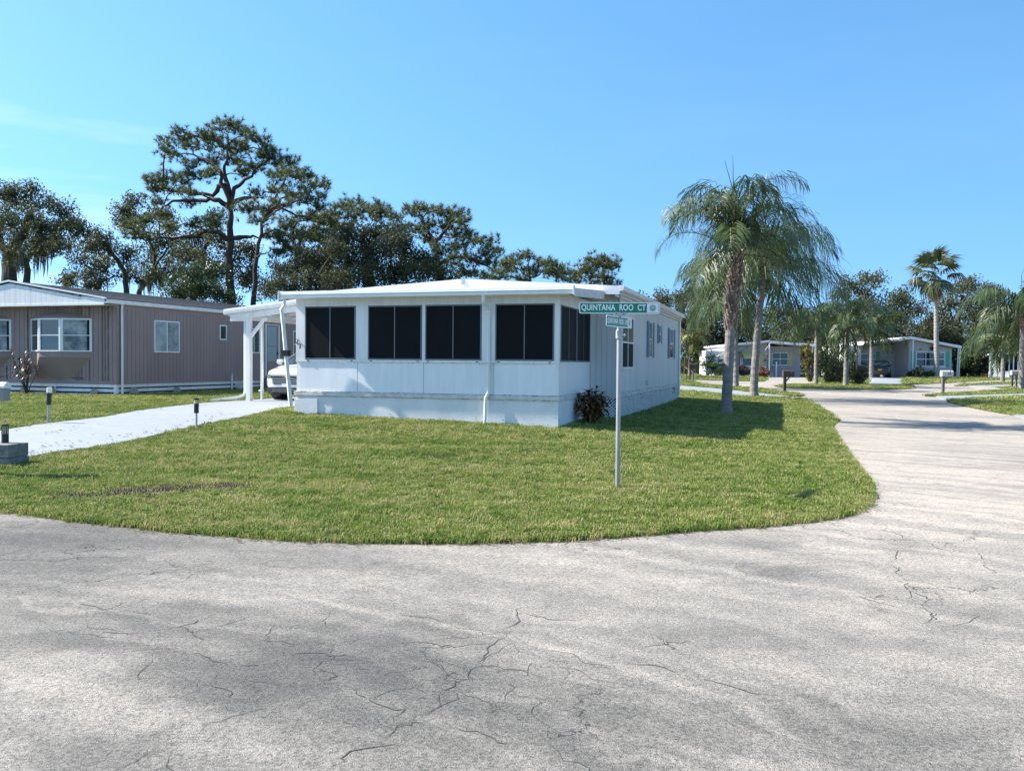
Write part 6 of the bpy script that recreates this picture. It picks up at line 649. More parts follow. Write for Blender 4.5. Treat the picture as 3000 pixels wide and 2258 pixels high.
# roof with shingle courses
def pitch_roof(y0, y1):
    r = MB(); n = 16
    for s in (1, -1):
        for k in range(n):
            t0, t1 = k/n, (k+1.12)/n; xa, xb = -4.2+s*4.34*t0, -4.2+s*4.34*min(t1, 1.0); za, zb = 4.53-.70*t0, 4.53-.70*min(t1, 1)
            r.prism([(xa, y0, za-.012), (xb, y0, zb+.004), (xb, y0, zb-.02), (xa, y0, za-.03)], (0, y1-y0, 0))
    return r
rfp = pitch_roof(-.62, W1+.3).build('roof', shingle, P_)
MB().prism([(-8.55, -.6, 3.80), (-4.2, -.6, 4.50), (.15, -.6, 3.80), (.15, -.6, 3.72), (-4.2, -.6, 4.42), (-8.55, -.6, 3.72)], (0, W1+.9, 0)).build('roof_deck', darkgap, P_)
MB().lathe([(.06, 3.98), (.06, 4.2), (.09, 4.21), (.07, 4.25), (.02, 4.26)], 10, (-1.6, 9.5)).build('roof_vent', black, P_)
# front gable boards
gb = MB().prism([(-8.5, -.58, 3.66), (.06, -.58, 3.66), (.06, -.58, 3.74), (-4.2, -.58, 4.42), (-8.5, -.58, 3.74)], (0, .04, 0)).build('gable_backing', rawmet, P_)
u = -8.48
while u < -.0:
    a, b_ = u, min(u+.232, .05)
    zt = lambda q: 3.78+.665*(1-abs(q+4.2)/4.34)
    MB().prism([(a, -.60, 3.65), (b_, -.60, 3.65), (b_, -.60, zt(b_)), (a, -.60, zt(a))], (0, .018, 0)).build('gable_board', white, P_)
    u += .24
for s in (1, -1): MB().prism([(-4.2, -.64, 4.545), (-4.2+s*4.36, -.64, 3.85), (-4.2+s*4.36, -.64, 3.80), (-4.2, -.64, 4.485)], (0, .035, 0)).build('rake_trim', white2, P_)
MB().prism([(-.9, -.61, 3.66), (.07, -.61, 3.66), (.07, -.61, 3.80), (-.9, -.61, 3.92)], (0, .012, 0)).build('fascia', white2, P_)
box('trim', -8.5, .06, -.625, -.605, 3.60, 3.665, white, P_)
box('soffit', -8.5, .06, -.6, -.005, 3.615, 3.625, white, P_)
gtp = MB().prism([(.02, -.60, 3.80), (.17, -.60, 3.80), (.16, -.60, 3.68), (.12, -.60, 3.655), (.02, -.60, 3.655)], (0, W1+.8, 0)).build('gutter', white, P_, .004)
MB().tube([(.09, .2, 3.68), (.075, .2, 3.5), (.075, .2, .42)], .055, 4).build('downspout', white, P_, .004)
# bay windows
def bay(x0):
    a, b_, c, d, D = x0, x0+.85, x0+1.84, x0+2.76, -.47
    body = MB()
    def ring(z, k=1.): return [(a, 0, z), (b_+(1-k)*.2, D*k, z), (c-(1-k)*.2, D*k, z), (d, 0, z)]
    def band(z0, z1, k0=1., k1=1.):
        p, q = ring(z0, k0), ring(z1, k1); body.add(p+q, [(0, 1, 5, 4), (1, 2, 6, 5), (2, 3, 7, 6), (4, 5, 6, 7), (3, 2, 1, 0)])
    band(1.81, 2.0); body.add([(a+.12, -.013, 1.04+.0), (a+1.0, -.013, 1.04), (c-.02, -.013, 1.04), (d-.35, -.013, 1.04)]+ring(1.81), [(0, 1, 5, 4), (1, 2, 6, 5), (2, 3, 7, 6), (0, 4, 7, 3)])
    bw = body.build('bay_window', pink, P_)
    # sloped cap
    cp = MB(); q = ring(3.17, 1.02); top = [(a+.05, -.013, 3.22), (b_, -.06, 3.40), (c, -.06, 3.40), (d-.05, -.013, 3.22)]
    cp.add(q+top, [(0, 1, 5, 4), (1, 2, 6, 5), (2, 3, 7, 6), (4, 5, 6, 7), (3, 2, 1, 0)]); cp.build('bay_cap', pinkt, bw)
    # framed glass faces
    P4 = ring(0)
    for i, gl_ in ((0, glass), (1, glass), (2, glasscurtain_reflect)):
        p, q = Vector(P4[i]), Vector(P4[i+1]); e = (q-p); Ln = e.length; e.normalize(); nrm = Vector((e.y, -e.x, 0))
        if nrm.y > 0: nrm = -nrm
        def bar(s0, s1, z0, z1, o0, o1, m_, nm): 
            c_ = p+e*((s0+s1)/2)+nrm*((o0+o1)/2); MB().obox((c_.x, c_.y, (z0+z1)/2), e*((s1-s0)/2), nrm*((o1-o0)/2), (0, 0, (z1-z0)/2)).build(nm, m_, bw)
        bar(.02, Ln-.02, 2.03, 3.14, -.03, -.012, gl_, 'pane')
        bar(.0, .075, 2.0, 3.17, -.02, .03, white2, 'frame'); bar(Ln-.075, Ln, 2.0, 3.17, -.02, .03, white2, 'frame')
        bar(.076, Ln-.076, 2.0, 2.045, -.02, .04, white2, 'frame'); bar(.076, Ln-.076, 3.12, 3.17, -.02, .05, white2, 'frame'); bar(.076, Ln-.076, 2.56, 2.59, -.02, .025, white2, 'frame')
    inner = MB(); z0, z1 = 2.0, 3.17; r0, r1 = ring(z0, .86), ring(z1, .86); inner.add(r0+r1, [(0, 1, 5, 4), (1, 2, 6, 5), (2, 3, 7, 6)]); inner.build('bay_interior', darkgap, bw)
bay(-3.82); bay(-7.53)
# side windows and door
window(P_, 'u', 1.85, 3.23, 2.01, 3.20, .012, white2, glasscurtain_reflect, .05, 2, 1, glasses=[[mat('painted_reflection_glass', (.50, .53, .53), .25, col2=(.22, .25, .26), scale=1.6, spec=.8), glasscurtain_reflect]])  # reflection of the white house painted into the pane as pale tones
window(P_, 'u', 5.66, 6.12, 2.57, 3.19, .012, white2, glass, .05, 1, 1)
window(P_, 'u', 7.6, 8.43, 2.05, 3.14, .012, white2, glassb, .05, 2, 1)
window(P_, 'u', 11.1, 12.4, 1.9, 3.15, .012, white2, glassb, .05, 2, 2)
dr = box('door', .012, .04, 8.92, 9.86, 1.08, 3.33, pinkt, P_)
MB().box(.012, .06, 8.84, 8.92, 1.05, 3.36).box(.012, .06, 9.86, 9.94, 1.05, 3.36).box(.012, .06, 8.921, 9.859, 3.33, 3.36).build('door_frame', white2, dr)
dp = mat('storm_door_panel', (.36, .42, .43), .5, var=.15, scale=3)
for z0, z1 in ((2.42, 3.26), (1.72, 2.38)): box('door_panel', .041, .05, 9.0, 9.68, z0, z1, dp, dr)
box('door_panel', .041, .05, 9.0, 9.68, 1.12, 1.68, pinkt, dr)
box('door_handle', .05, .09, 9.72, 9.77, 2.02, 2.12, black, dr)
MB().lathe([(.02, 3.16), (.07, 3.18), (.07, 3.28), (.03, 3.32)], 10, (.12, 10.05)).build('porch_light', black, P_)
# skirting boards
for (z0, z1) in ((.748, .858), (.585, .695), (.41, .53)):
    for a, b_ in ((-8.4, -5.6), (-5.58, -2.75), (-2.73, -.10)): box('skirt_board', a, b_, .0, .03, z0, z1, white, P_, .003)
    for a, b_ in ((.10, 1.5), (1.52, 3.5), (3.52, 5.5), (5.52, 8.7)): box('skirt_board', -.03, .0, a, b_, z0, z1, white, P_, .003)
box('skirt_post', -.10, .002, -.012, .098, .38, .858, white, P_, .003)
for a in (-5.6, -2.74): box('skirt_post', a-.03, a+.03, -.012, -.001, .40, .858, white, P_)
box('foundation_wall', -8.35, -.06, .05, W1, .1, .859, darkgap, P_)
box('foundation_wall', -.059, .0, 8.72, 10.6, .1, .86, conc, P_); box('step', .0, .9, 8.7, 10.1, .3, .95, conc, P_, .01)
MB().box(-.05, .02, 5.9, 8.6, .38, .45).box(-.04, .02, 0.1, 5.8, .36, .42).build('kerb_block', dirty, P_)
# ------------------------------------------------------------------ street name sign
SX, SY = 1.4294, 11.6628
sgn = thing('street_sign', 'two green street name blades on a grey pole in the middle of the lawn', 'street sign', (SX, SY, tz(SX, SY)))
zb = tz(SX, SY)
MB().lathe([(.026, -.02), (.030, .04), (.030, 2.05), (.028, 2.06)], 16).build('pole', galv, sgn, smooth=True)
MB().lathe([(.045, 2.03), (.047, 2.04), (.047, 2.13), (.030, 2.15), (.030, 2.18)], 16).build('bracket', rawmet, sgn, smooth=False)
MB().tube([(.03, -.03, 2.07), (.075, -.05, 2.08)], .022, 8).build('bracket_bolt', rawmet, sgn)
def blade(zc, rot, Ln, hh, line, tx, cx, emblem=True):
    b = MB(); r_ = .02; x0, x1 = cx-Ln/2, cx+Ln/2; 
    def rr(x0, x1, z0, z1, y, rad, m=6):
        p = []
        for (qx, qz, a0) in ((x1-rad, z1-rad, 0), (x0+rad, z1-rad, 90), (x0+rad, z0+rad, 180), (x1-rad, z0+rad, 270)):
            p += [(qx+rad*math.cos(R(a0+90*k/m)), y, qz+rad*math.sin(R(a0+90*k/m))) for k in range(m+1)]
        return p
    z0, z1 = zc-hh/2, zc+hh/2
    o = MB().prism(rr(x0, x1, z0, z1, .002, .022), (0, -.004, 0)).build('sign_blade', signw, sgn, rot=(0, 0, rot))
    e = .0125; ex = x1-e-.165*hh/.155 if emblem else x1-e
    MB().prism(rr(x0+e, x1-e, z0+e, z1-e, -.0022, .013), (0, -.0012, 0)).build('sign_face', grn, o)
    MB().prism(rr(x0+e, x1-e, z0+e, z1-e, .0022, .013)[::-1], (0, .0012, 0)).build('sign_face', grn, o)
    if emblem:
        w_ = x1-e-ex
        MB().box(ex, x1-e-.007, -.0052, -.0036, z0+e+.004, z1-e-.004).build('emblem_panel', signw, o)
        cxm, czm = (ex+x1-e-.007)/2, zc; s = MB(); n = 16; rad = hh*.41
        pts = []
        for k in range(n*2):
            a = math.pi*k/n+.02; q = rad*(1 if k % 4 == 0 else .82) if k % 2 == 0 else rad*.45; pts.append((cxm+q*math.cos(a), -.0058, czm+q*math.sin(a)))
        for k in range(n*2): s.add([(cxm, -.0060, czm), pts[k], pts[(k+1) % (n*2)]], [(0, 2, 1)])
        s.build('sun_emblem', grn, o)
        MB().tube([(cxm+.021*math.cos(t*.5236), -.0066, czm+.021*math.sin(t*.5236)) for t in range(13)], .0022, 4).build('emblem_ring', mat('pale_teal', (.35, .62, .52), .5), o)
        d = MB(); d.prism([(cxm+.019*math.cos(t*.5236), -.0064, czm+.019*math.sin(t*.5236)) for t in range(12)], (0, .0004, 0)); d.build('emblem_face', mat('pale_teal', (.35, .62, .52), .5), o)
        fc = MB()
        for dx in (-.007, .007): fc.box(cxm+dx-.0022, cxm+dx+.0022, -.0075, -.0068, czm+.003, czm+.007)
        fc.box(cxm-.0012, cxm+.0012, -.0075, -.0068, czm-.004, czm+.003); fc.box(cxm-.007, cxm+.007, -.0075, -.0068, czm-.009, czm-.0065)
        fc.build('emblem_features', grn, o)
    text('lettering', line, hh*.9, signw, o, ((x0+.014+ex)/2, -.0042, zc), (math.pi/2, 0, 0), 1., .0006, .0036, fit=(ex-x0-.044, hh*(.64 if line.endswith('CT') else .56)))
    return o
blade(2.486-zb, R(-2.5), 1.078, .152, 'QUINTANA  ROO  CT', .735, .0, True)
blade(2.300-zb, R(61.5), .92, .145, 'QUINTANA  ROO  LN', .62, .0, True)
MB().box(-.075, .078, -.028, -.008, 2.385-zb, 2.425-zb).box(-.075, .078, .008, .028, 2.385-zb, 2.425-zb).box(-.02, .02, -.007, .007, 2.36-zb, 2.40-zb).build('bracket', rawmet, sgn, .002)
for dx in (-.045, .05): MB().tube([(dx, -.029, 2.408-zb), (dx, -.034, 2.408-zb)], .007, 8).build('bracket_bolt', black, sgn)
# ------------------------------------------------------------------ bollard lights, block, left mailbox
def bollard(loc, h, label, grp, lean=0.):
    t = thing('bollard_light', label, 'garden light', (*loc, tz(*loc)+.03), group=grp); t.rotation_euler = (0, lean, 0); return t
t = bollard(PT['light_a'], 0, 'white-legged black driveway light left of the drive, in front of the mauve house', 'driveway lights', R(2.5))
MB().tube([(0, 0, -.03), (0, 0, .40)], .028, 8).build('post', galv, t); MB().tube([(0, 0, .40), (0, 0, .66)], .05, 12).build('lamp_body', black, t); MB().tube([(0, 0, .66), (0, 0, .77)], .05, 12).build('lens', mat('cream_lens', (.78, .78, .62), .4), t)
t = bollard(PT['light_b'], 0, 'black driveway light on a thin grey stem at the lawn edge right of the drive', 'driveway lights')
MB().tube([(0, 0, -.03), (0, 0, .30)], .022, 8).build('post', rawmet, t); MB().tube([(0, 0, .30), (0, 0, .50)], .05, 12).build('lamp_body', black, t); MB().tube([(0, 0, .50), (0, 0, .575)], .047, 12).build('lens', lensm, t); MB().tube([(0, 0, .575), (0, 0, .61)], .055, 12).build('lamp_cap', black, t)
bx_, by_ = PT['block']; bz_ = tz(bx_, by_)+.02
blk = thing('concrete_block', 'stack of grey concrete block courses at the left edge of the lawn', 'block', (bx_-.25, by_+.22, bz_), R(-9))
box('block_course', -.30, .28, -.20, .22, -.02, .125, conc, blk, .008); box('block_course', -.31, .275, -.205, .215, .13, .325, conc, blk, .008)
t = thing('bollard_light', 'short lantern-style garden light standing on the concrete block', 'garden light', (bx_-.235, by_+.28, bz_+.325), group='driveway lights')
MB().tube([(0, 0, 0), (0, 0, .135)], .05, 14).build('lamp_body', black, t); MB().tube([(0, 0, .136), (0, 0, .255)], .041, 14).build('lens', lensm, t); MB().tube([(0, 0, .255), (0, 0, .28)], .05, 14).build('lamp_cap', black, t)
cg = MB()
for k in range(8): a = k*math.pi/4+.2; cg.box(.046*math.cos(a)-.004, .046*math.cos(a)+.004, .046*math.sin(a)-.004, .046*math.sin(a)+.004, .136, .255)
cg.build('lamp_cage', black, t)
mx_, my_ = -7.42, 12.0
mb_ = thing('mailbox', 'grey mailbox with a rounded white top cut by the left edge of the photo', 'mailbox', (mx_, my_, tz(mx_, my_)), R(8))
zm = 1.16-tz(mx_, my_)
MB().box(-.09, .42, -.10, .12, zm, zm+.17).build('box_body', mat('grey_mailbox', (.30, .30, .29), .6), mb_, .004)
prof = [(.125*math.cos(R(a)), zm+.175+.085*math.sin(R(a))) for a in range(0, 181, 20)]
MB().prism([(-.10, .01+x, z) for x, z in prof], (.53, 0, 0)).build('box_top', white2, mb_)
MB().box(-.05, .05, -.05, .05, 0, zm).box(-.3, -.09, -.04, .04, zm-.12, zm-.04).build('post', woodg, mb_)
# path light, shells, pipe, coil
px_, py_ = PT['pathlight']
t = thing('path_light', 'small grey mushroom path light in the shade beside the white car', 'garden light', (px_, py_, tz(px_, py_)+.03))
MB().tube([(0, 0, -.03), (0, 0, .13)], .012, 6).build('stem', rawmet, t); MB().lathe([(.05, .13), (.055, .22), (.10, .225), (.085, .26), (.02, .29)], 12).build('lamp_head', rawmet, t)
PT.update(shell0=HP(-2.8, -.15), shell1=HP(-.83, -.15), shell4=HP(-4.03, -.15), shell2=HP(.22, .6), shell3=HP(.22, 2.84), pipe=HP(.1, 6.2), coil=HP(.15, 6.65))
def shell(loc, s, label, rot=0.):
    t = thing('shell_ornament', label, 'garden ornament', (*loc, tz(*loc)+.03), rot, 'scalloped ornaments along the mauve house')
    m_ = MB(); n = 15; V = [(0, -.03, .0)]; 
    for k in range(n):
        a = math.pi*(-.15+1.3*k/(n-1)); r = s*(1 if k % 2 else .88); V.append((r*math.cos(a), -.02-.05*(k % 2)*s*4, s*.75+r*math.sin(a)))
    V2 = [(x, y+.06, z) for x, y, z in V]; k = len(V)
    m_.add(V+V2, [(0, i, i+1) for i in range(1, k-1)]+[(k, k+i+1, k+i) for i in range(1, k-1)]+[(i, k+i, k+i+1, i+1) for i in range(0, k-1)]+[(0, k-1, 2*k-1, k)])
    m_.build('shell', stone if s < .2 else dirty, t); MB().box(-.06, .06, -.03, .05, -.05, .04).build('foot', dirty, t)
for key, s, lb_ in (('shell4', .15, 'scalloped white ornament behind the bronze-leafed shrub'), ('shell0', .17, 'bright scalloped ornament right above the white-legged driveway light'), ('shell1', .15, 'round pale ornament near the right end of the front skirting'), ('shell2', .17, 'scalloped ornament just right of the corner downspout of the mauve house'), ('shell3', .14, 'scalloped ornament by the side skirting below the first side window')):
    shell(PT[key], s, lb_, R(-15) if key not in ('shell2', 'shell3') else R(35))
px_, py_ = PT['pipe']; t = thing('standpipe', 'white standpipe with a tap by the mauve house skirting', 'pipe', (px_+.12, py_-.05, tz(px_, py_)+.03))
MB().tube([(0, 0, 0), (0, 0, .62)], .035, 8).build('pipe', white2, t); MB().tube([(0, 0, .62), (0, 0, .72)], .05, 8).build('tap', rawmet, t); MB().tube([(-.07, 0, .66), (.07, 0, .66)], .018, 6).build('tap_handle', rawmet, t)
px_, py_ = PT['coil']; t = thing('hose_reel', 'round pale hose reel at the foot of the skirting beside the standpipe', 'hose reel', (px_+.12, py_-.1, tz(px_, py_)+.05), R(50))
for r in (.17, .12, .07): MB().tube([(r*math.cos(a*.39), -.02*(.17-r)*10, .18+r*math.sin(a*.39)) for a in range(17)], .024, 6).build('hose_loop', dirty, t)
MB().box(-.03, .03, -.02, .04, -.03, .2).build('stand', rawmet, t)
# ------------------------------------------------------------------ vehicles
def lerp(t, x): 
    for (a, p), (b, q) in zip(t[:-1], t[1:]):
        if x <= b: return p+(q-p)*max(0, (x-a)/(b-a))
    return t[-1][1]
HWT = [(0, .50), (.06, .66), (.14, .78), (.3, .87), (.6, .915), (1.2, .925), (3.6, .925), (4.2, .88), (4.55, .80), (4.65, .62)]
def car_body(t, paint, front=True, low=False):
    k = .86 if low else 1.; L_ = 4.65
    TOP = [(0, .74), (.05, .86), (.2, .94), (.7, 1.05), (1.15, 1.12), (2, 1.13), (4.0, 1.16), (4.5, 1.14), (4.65, 1.05)]
    sec = []
    ys = [0, .03, .06, .1, .14, .22, .3, .45, .6, .9, 1.2, 1.8, 2.6, 3.4, 3.8, 4.2, 4.45, 4.55, 4.62, 4.65]
    for y in ys:
        h = lerp(HWT, y); tp = lerp(TOP, y)*k; zb_ = .24 if .2 < y < 4.4 else .30
        half = [(0, zb_), (h*.92, zb_), (h, zb_+.16), (h*1.0, .62), (h*.985, tp-.20), (h*.93, tp-.06), (h*.78, tp-.005), (0, tp+.03)]
        sec.append([(x, y, z) for x, z in half]+[(-x, y, z) for x, z in half[-2:0:-1]])
    m_ = MB(); n = len(sec[0]); V = [p for s in sec for p in s]
    m_.add(V, [(i*n+q, i*n+(q+1) % n, (i+1)*n+(q+1) % n, (i+1)*n+q) for i in range(len(sec)-1) for q in range(n)]+[tuple(range(n))[::-1], tuple(range((len(sec)-1)*n, len(sec)*n))])
    b = m_.build('body', paint, t, smooth=True)
    # greenhouse
    gh = [(1.05, 1.12, .80, .0), (1.9, 1.60, .62, .06), (2.6, 1.66, .63, .06), (3.7, 1.64, .62, .06), (4.25, 1.50, .60, .05), (4.5, 1.16, .74, .0)]
    V = []; 
    for y, z, w_, c in gh: V += [(-.86, y, 1.1*k), (-w_, y, (z-c)*k), (-w_*.8, y, z*k), (w_*.8, y, z*k), (w_, y, (z-c)*k), (.86, y, 1.1*k)]
    g_ = MB(); g_.add(V, [(i*6+q, i*6+q+1, (i+1)*6+q+1, (i+1)*6+q) for i in range(5) for q in range(5)]); g_.build('windows', carg, t)
    r_ = MB(); ry = [(1.82, 1.585), (2.6, 1.675), (3.7, 1.655), (4.3, 1.51)]; V = []
    for y, z in ry: V += [(-.64, y, (z-.055)*k), (-.5, y, z*k+.005), (.5, y, z*k+.005), (.64, y, (z-.055)*k)]
    r_.add(V, [(i*4+q, i*4+q+1, (i+1)*4+q+1, (i+1)*4+q) for i in range(3) for q in range(3)]); r_.build('roof', paint, t)
    for s in (-1, 1):
        for (ya, za, yb, zb2) in ((1.02, 1.12, 1.86, 1.59), (2.72, 1.14, 2.78, 1.63), (3.62, 1.15, 3.9, 1.60)): MB().tube([(s*.865, ya, za*k), (s*.655, yb, (zb2-.05)*k)], .035, 5).build('pillar', paint, t)
        for y in (.92, 3.68):
            MB().tube([(s*.60, y, .36), (s*.934, y, .36)], .40, 20).build('wheel_arch', black, t)
            w_ = MB().tube([(s*.70, y, .345), (s*.945, y, .345)], .345, 24).build('wheel', tyre, t)
            MB().tube([(s*.90, y, .345), (s*.955, y, .345)], .225, 16).build('rim', chrome, w_)
        m2 = MB(); m2.obox((s*1.03, 1.28, 1.19*k), (.11, 0, 0), (0, .06, 0), (0, 0, .075)); m2.build('mirror', paint, t, .03)
        MB().box(min(s*.86, s*.95), max(s*.86, s*.95), 1.24, 1.3, 1.12*k, 1.15*k).build('mirror_arm', black, t)
    return b
def front_y(x): 
    for y in np.arange(0, .9, .005):
        if lerp(HWT, y)*.985 >= abs(x): return y
    return .5
def patch(name, m_, x0, x1, z0, z1, off, parent, n=10, taper=0.):
    mb = MB(); V = []
    for i in range(n+1):
        x = x0+(x1-x0)*i/n; y = front_y(x)-off; V += [(x*(1-taper), y, z0), (x, y+.0, z1)]
    V += [(a, b_+.02, c) for a, b_, c in V]; k = 2*(n+1)
    mb.add(V, [(2*i, 2*i+2, 2*i+3, 2*i+1) for i in range(n)]+[(2*i+1, 2*i+3, k+2*i+3, k+2*i+1) for i in range(n)]+[(2*i, k+2*i, k+2*i+2, 2*i+2) for i in range(n)])
    return mb.build(name, m_, parent)
cxw, cyw = HW(-9.72, 4.28)
suv = thing('parked_car', 'white sport utility car parked nose out under the carport', 'car', (cxw, cyw, tz(cxw, cyw)+.045), -A)
car_body(suv, carw)
gr_ = patch('grille', black, -.60, .60, .50, .79, .012, suv, 14, .12)
for z in (.54, .60, .665): patch('grille_bar', chrome, -.54, .54, z, z+.022, .022, gr_, 12)
patch('grille_bar', chrome, -.64, .64, .745, .78, .024, gr_, 14)
em = MB(); em.box(-.13, .13, -.045, -.03, .735, .77).box(-.05, .05, -.046, -.0305, .71, .79); em.build('emblem', gold, gr_)
for s in (-1, 1):
    patch('headlight', lampg, *sorted((s*.62, s*.86)), .68, .81, .012, suv, 8)
    patch('fog_light', black, *sorted((s*.74, s*.885)), .40, .60, .012, suv, 6)
    for z in (.43, .49, .55): patch('fog_light_bar', chrome, *sorted((s*.76, s*.88)), z, z+.018, .02, suv, 4)
ia = patch('lower_intake', black, -.80, .80, .20, .40, .012, suv, 16)
for z in (.27, .33): patch('intake_bar', chrome, -.5, .5, z, z+.014, .022, ia, 10)
patch('plate', white2, -.16, .16, .44, .52, .016, suv, 4)
# dark car seen from behind at the far house
dcx, dcy = 37.3, 88.9
dc = thing('parked_car', 'black car seen from behind on the drive of number 29', 'car', (dcx, dcy, tz(dcx, dcy)+.045), R(160))
dc.location = (dcx, dcy, tz(dcx, dcy)+.045)
car_body(dc, carb)
dc.scale = (1.12, 1, 1.02)
box('number_plate', -.16, .16, 4.655, 4.67, .66, .80, plateo, dc)
for s in (-1, 1): box('tail_light', min(s*.55, s*.8), max(s*.55, s*.8), 4.56, 4.64, .86, .98, mat('tail_red', (.25, .02, .02), .3), dc)
# ------------------------------------------------------------------ trees
def cross_(V): return V
def leafcloud(centres, rad, n, size, aspect=.55):
    """n leaves: rhombus quads around many centres"""
    k = np.random.randint(0, len(centres), n); c = np.random.normal(0, 1, (n, 3)); c *= (np.random.random((n, 1))**.5*1.75)/np.linalg.norm(c, axis=1)[:, None]; c = centres[k]+c*rad
    a = np.random.normal(0, 1, (n, 3)); a /= np.linalg.norm(a, axis=1)[:, None]; b = np.random.normal(0, 1, (n, 3)); b -= (a*b).sum(1)[:, None]*a; b /= np.linalg.norm(b, axis=1)[:, None]
    s = size*np.random.uniform(.6, 1.35, (n, 1)); V = np.stack([c-a*s, c-b*s*aspect, c+a*s, c+b*s*aspect], 1).reshape(-1, 3)
    return V, np.arange(4*n).reshape(-1, 4)
def needles(centres, axes, per, ln, w):
    n = len(centres)*per; c = np.repeat(centres, per, 0); ax = np.repeat(axes, per, 0)
    d = np.random.normal(0, 1, (n, 3)); d /= np.linalg.norm(d, axis=1)[:, None]; d = d+ax*.75; d /= np.linalg.norm(d, axis=1)[:, None]
    p = np.cross(d, np.random.normal(0, 1, (n, 3))); p /= np.linalg.norm(p, axis=1)[:, None]; l = ln*np.random.uniform(.7, 1.2, (n, 1)); b = c+ax*np.random.uniform(-.10, .06, (n, 1))
    return np.stack([b-p*w, b+p*w, b+d*l], 1).reshape(-1, 3), np.arange(3*n).reshape(-1, 3)
def nearest_on(paths, c):
    best = None
    for P in paths:
        for a, b in zip(P[:-1], P[1:]):
            a, b = np.array(a), np.array(b); ab = b-a; t = np.clip(np.dot(c-a, ab)/(ab@ab+1e-9), 0, 1); q = a+ab*t; d = np.linalg.norm(q-c)+max(0, q[2]-c[2])*1.5
            if best is None or d < best[0]: best = (d, q)
    return best[1]
TREECAT = {'oak': 'tree', 'pine': 'pine tree', 'shrubtree': 'tree'}
def make_tree(T):
    kind = T['kind']; tr = T['trunk']; base = tr[0]; y0 = base[1]; sc = y0/55.
    nm = {'oak': 'oak_tree', 'pine': 'pine_tree', 'shrubtree': 'bushy_tree'}[kind]; root = thing(nm, T['label'], TREECAT[kind], base, group='background trees')
    B = np.array(base); wood = MB(); r0 = T['r']
    def rel(p): return tuple(np.array(p)-B)
    def wig(P, a):
        P = [np.array(p, float) for p in P]; out = []
        for i in range(len(P)-1):
            p0, p1, p2, p3 = P[max(i-1, 0)], P[i], P[i+1], P[min(i+2, len(P)-1)]
            for k in range(4):
                t = k/4; q = .5*((2*p1)+(-p0+p2)*t+(2*p0-5*p1+4*p2-p3)*t*t+(-p0+3*p1-3*p2+p3)*t**3); out.append(q+np.random.normal(0, a, 3)*np.linalg.norm(p2-p1)*(0 if i+k == 0 else 1))
        out.append(P[-1]); return out
    tr = [tr[0]]+wig(tr[1:], .018) if len(tr) > 2 else wig(tr, .01); n = len(tr); wood.tube([rel(p) for p in tr], [r0*(1.15 if i == 0 else 1-.55*i/(n-1)) for i in range(n)], 9)
    paths = [tr[1:] if len(tr) > 2 else tr]
    for lb in T['limbs']:
        lb = [np.array(p)+(np.array([0, random.uniform(-1, 1)*.5*i, 0])) for i, p in enumerate(lb)]; lb = wig(lb, .045); k = len(lb); wood.tube([rel(p) for p in lb], [r0*.55*(1-.75*i/(k-1)) for i in range(k)], 6); paths.append(lb)
    main = list(paths); C = []; AX = []; tips = []
    cl = sorted(T['clumps'], key=lambda c: np.linalg.norm(nearest_on(main, np.array(c[:3]))-np.array(c[:3])))
    for (x, y, z, rx, rz) in cl:
        c = np.array([x, y, z]); q = nearest_on(paths, c); mid = (q+c)/2+np.array([random.uniform(-.3, .3), random.uniform(-.3, .3), -.15*np.linalg.norm(c-q)*(-.5 if kind == 'pine' else 1)])*sc
        cc = c-np.array([0, 0, rz*.45]); P = [q, mid, cc]; ln = np.linalg.norm(c-q); rb = min(.10, .03+.018*ln)*sc
        wood.tube([rel(p) for p in P], [rb, rb*.75, rb*.45], 5, False); paths.append(P)
        vol = rx*rz/(sc*sc); ns = max(6, int((10.5 if kind != 'pine' else 11)*vol*T['dens'])+5); ry = (rx+rz)*.5*1.05
        for _ in range(ns):
            v = np.random.normal(0, 1, 3); v /= np.linalg.norm(v); v *= random.random()**.38
            if kind == 'pine' and v[2] < -.3: v[2] *= .5
            s = c+v*np.array([rx, ry, rz]); wood.tube([rel(cc+(s-cc)*.08), rel(cc+(s-cc)*.5+np.array([0, 0, .08*sc])), rel(s)], [.028*sc, .02*sc, .01*sc], 3, False)
            if kind == 'pine':
                nt_ = 4
                for _ in range(nt_):
                    C.append(s+np.random.normal(0, .23*sc, 3)*np.array([1, 1, .7])); a = v*np.array([1, 1, .6])+np.array([0, 0, .9]); AX.append(a/np.linalg.norm(a))
            else: C.append(s)
    wood.build('trunk', pbark if kind == 'pine' else bark, root, smooth=True)
    C = np.array(C)-B
    if kind == 'pine':
        V, F = needles(C, np.array(AX), 24, .33*sc, .017*sc); soup('crown', V, F, leafp, root)
    else:
        per = 80 if kind == 'oak' else 95; V, F = leafcloud(C, .30*sc, int(len(C)*per), .080*sc, .5); soup('crown', V, F, leafs if kind == 'shrubtree' else (leafd if T['dens'] >= 1.4 else leafo), root)
    if 'moss' in T['label'] or 'sparse' in T['label'] or 'sky gap' in T['label']:
        V = []; F = []
        for _ in range(90):
            c = C[random.randrange(len(C))]; 
            if c[2] > max(C[:, 2])*.72: continue
            L_ = random.uniform(.5, 1.9); 
            for j in range(9):
                p = c+np.random.normal(0, .10, 3)*np.array([1, 1, .3]); w_ = random.uniform(.015, .04); l = L_*random.uniform(.4, 1); o = len(V); dx = random.gauss(0, .06)
                V += [p+np.array([-w_, 0, 0]), p+np.array([w_, 0, 0]), p+np.array([dx+w_*.5, random.gauss(0, .05), -l*.6]), p+np.array([dx*1.5, 0, -l])]; F.append((o, o+1, o+2, o+3))
        soup('moss', V, F, mossm, root, kind='stuff')
    return root
for T in DATA['trees']: make_tree(T)
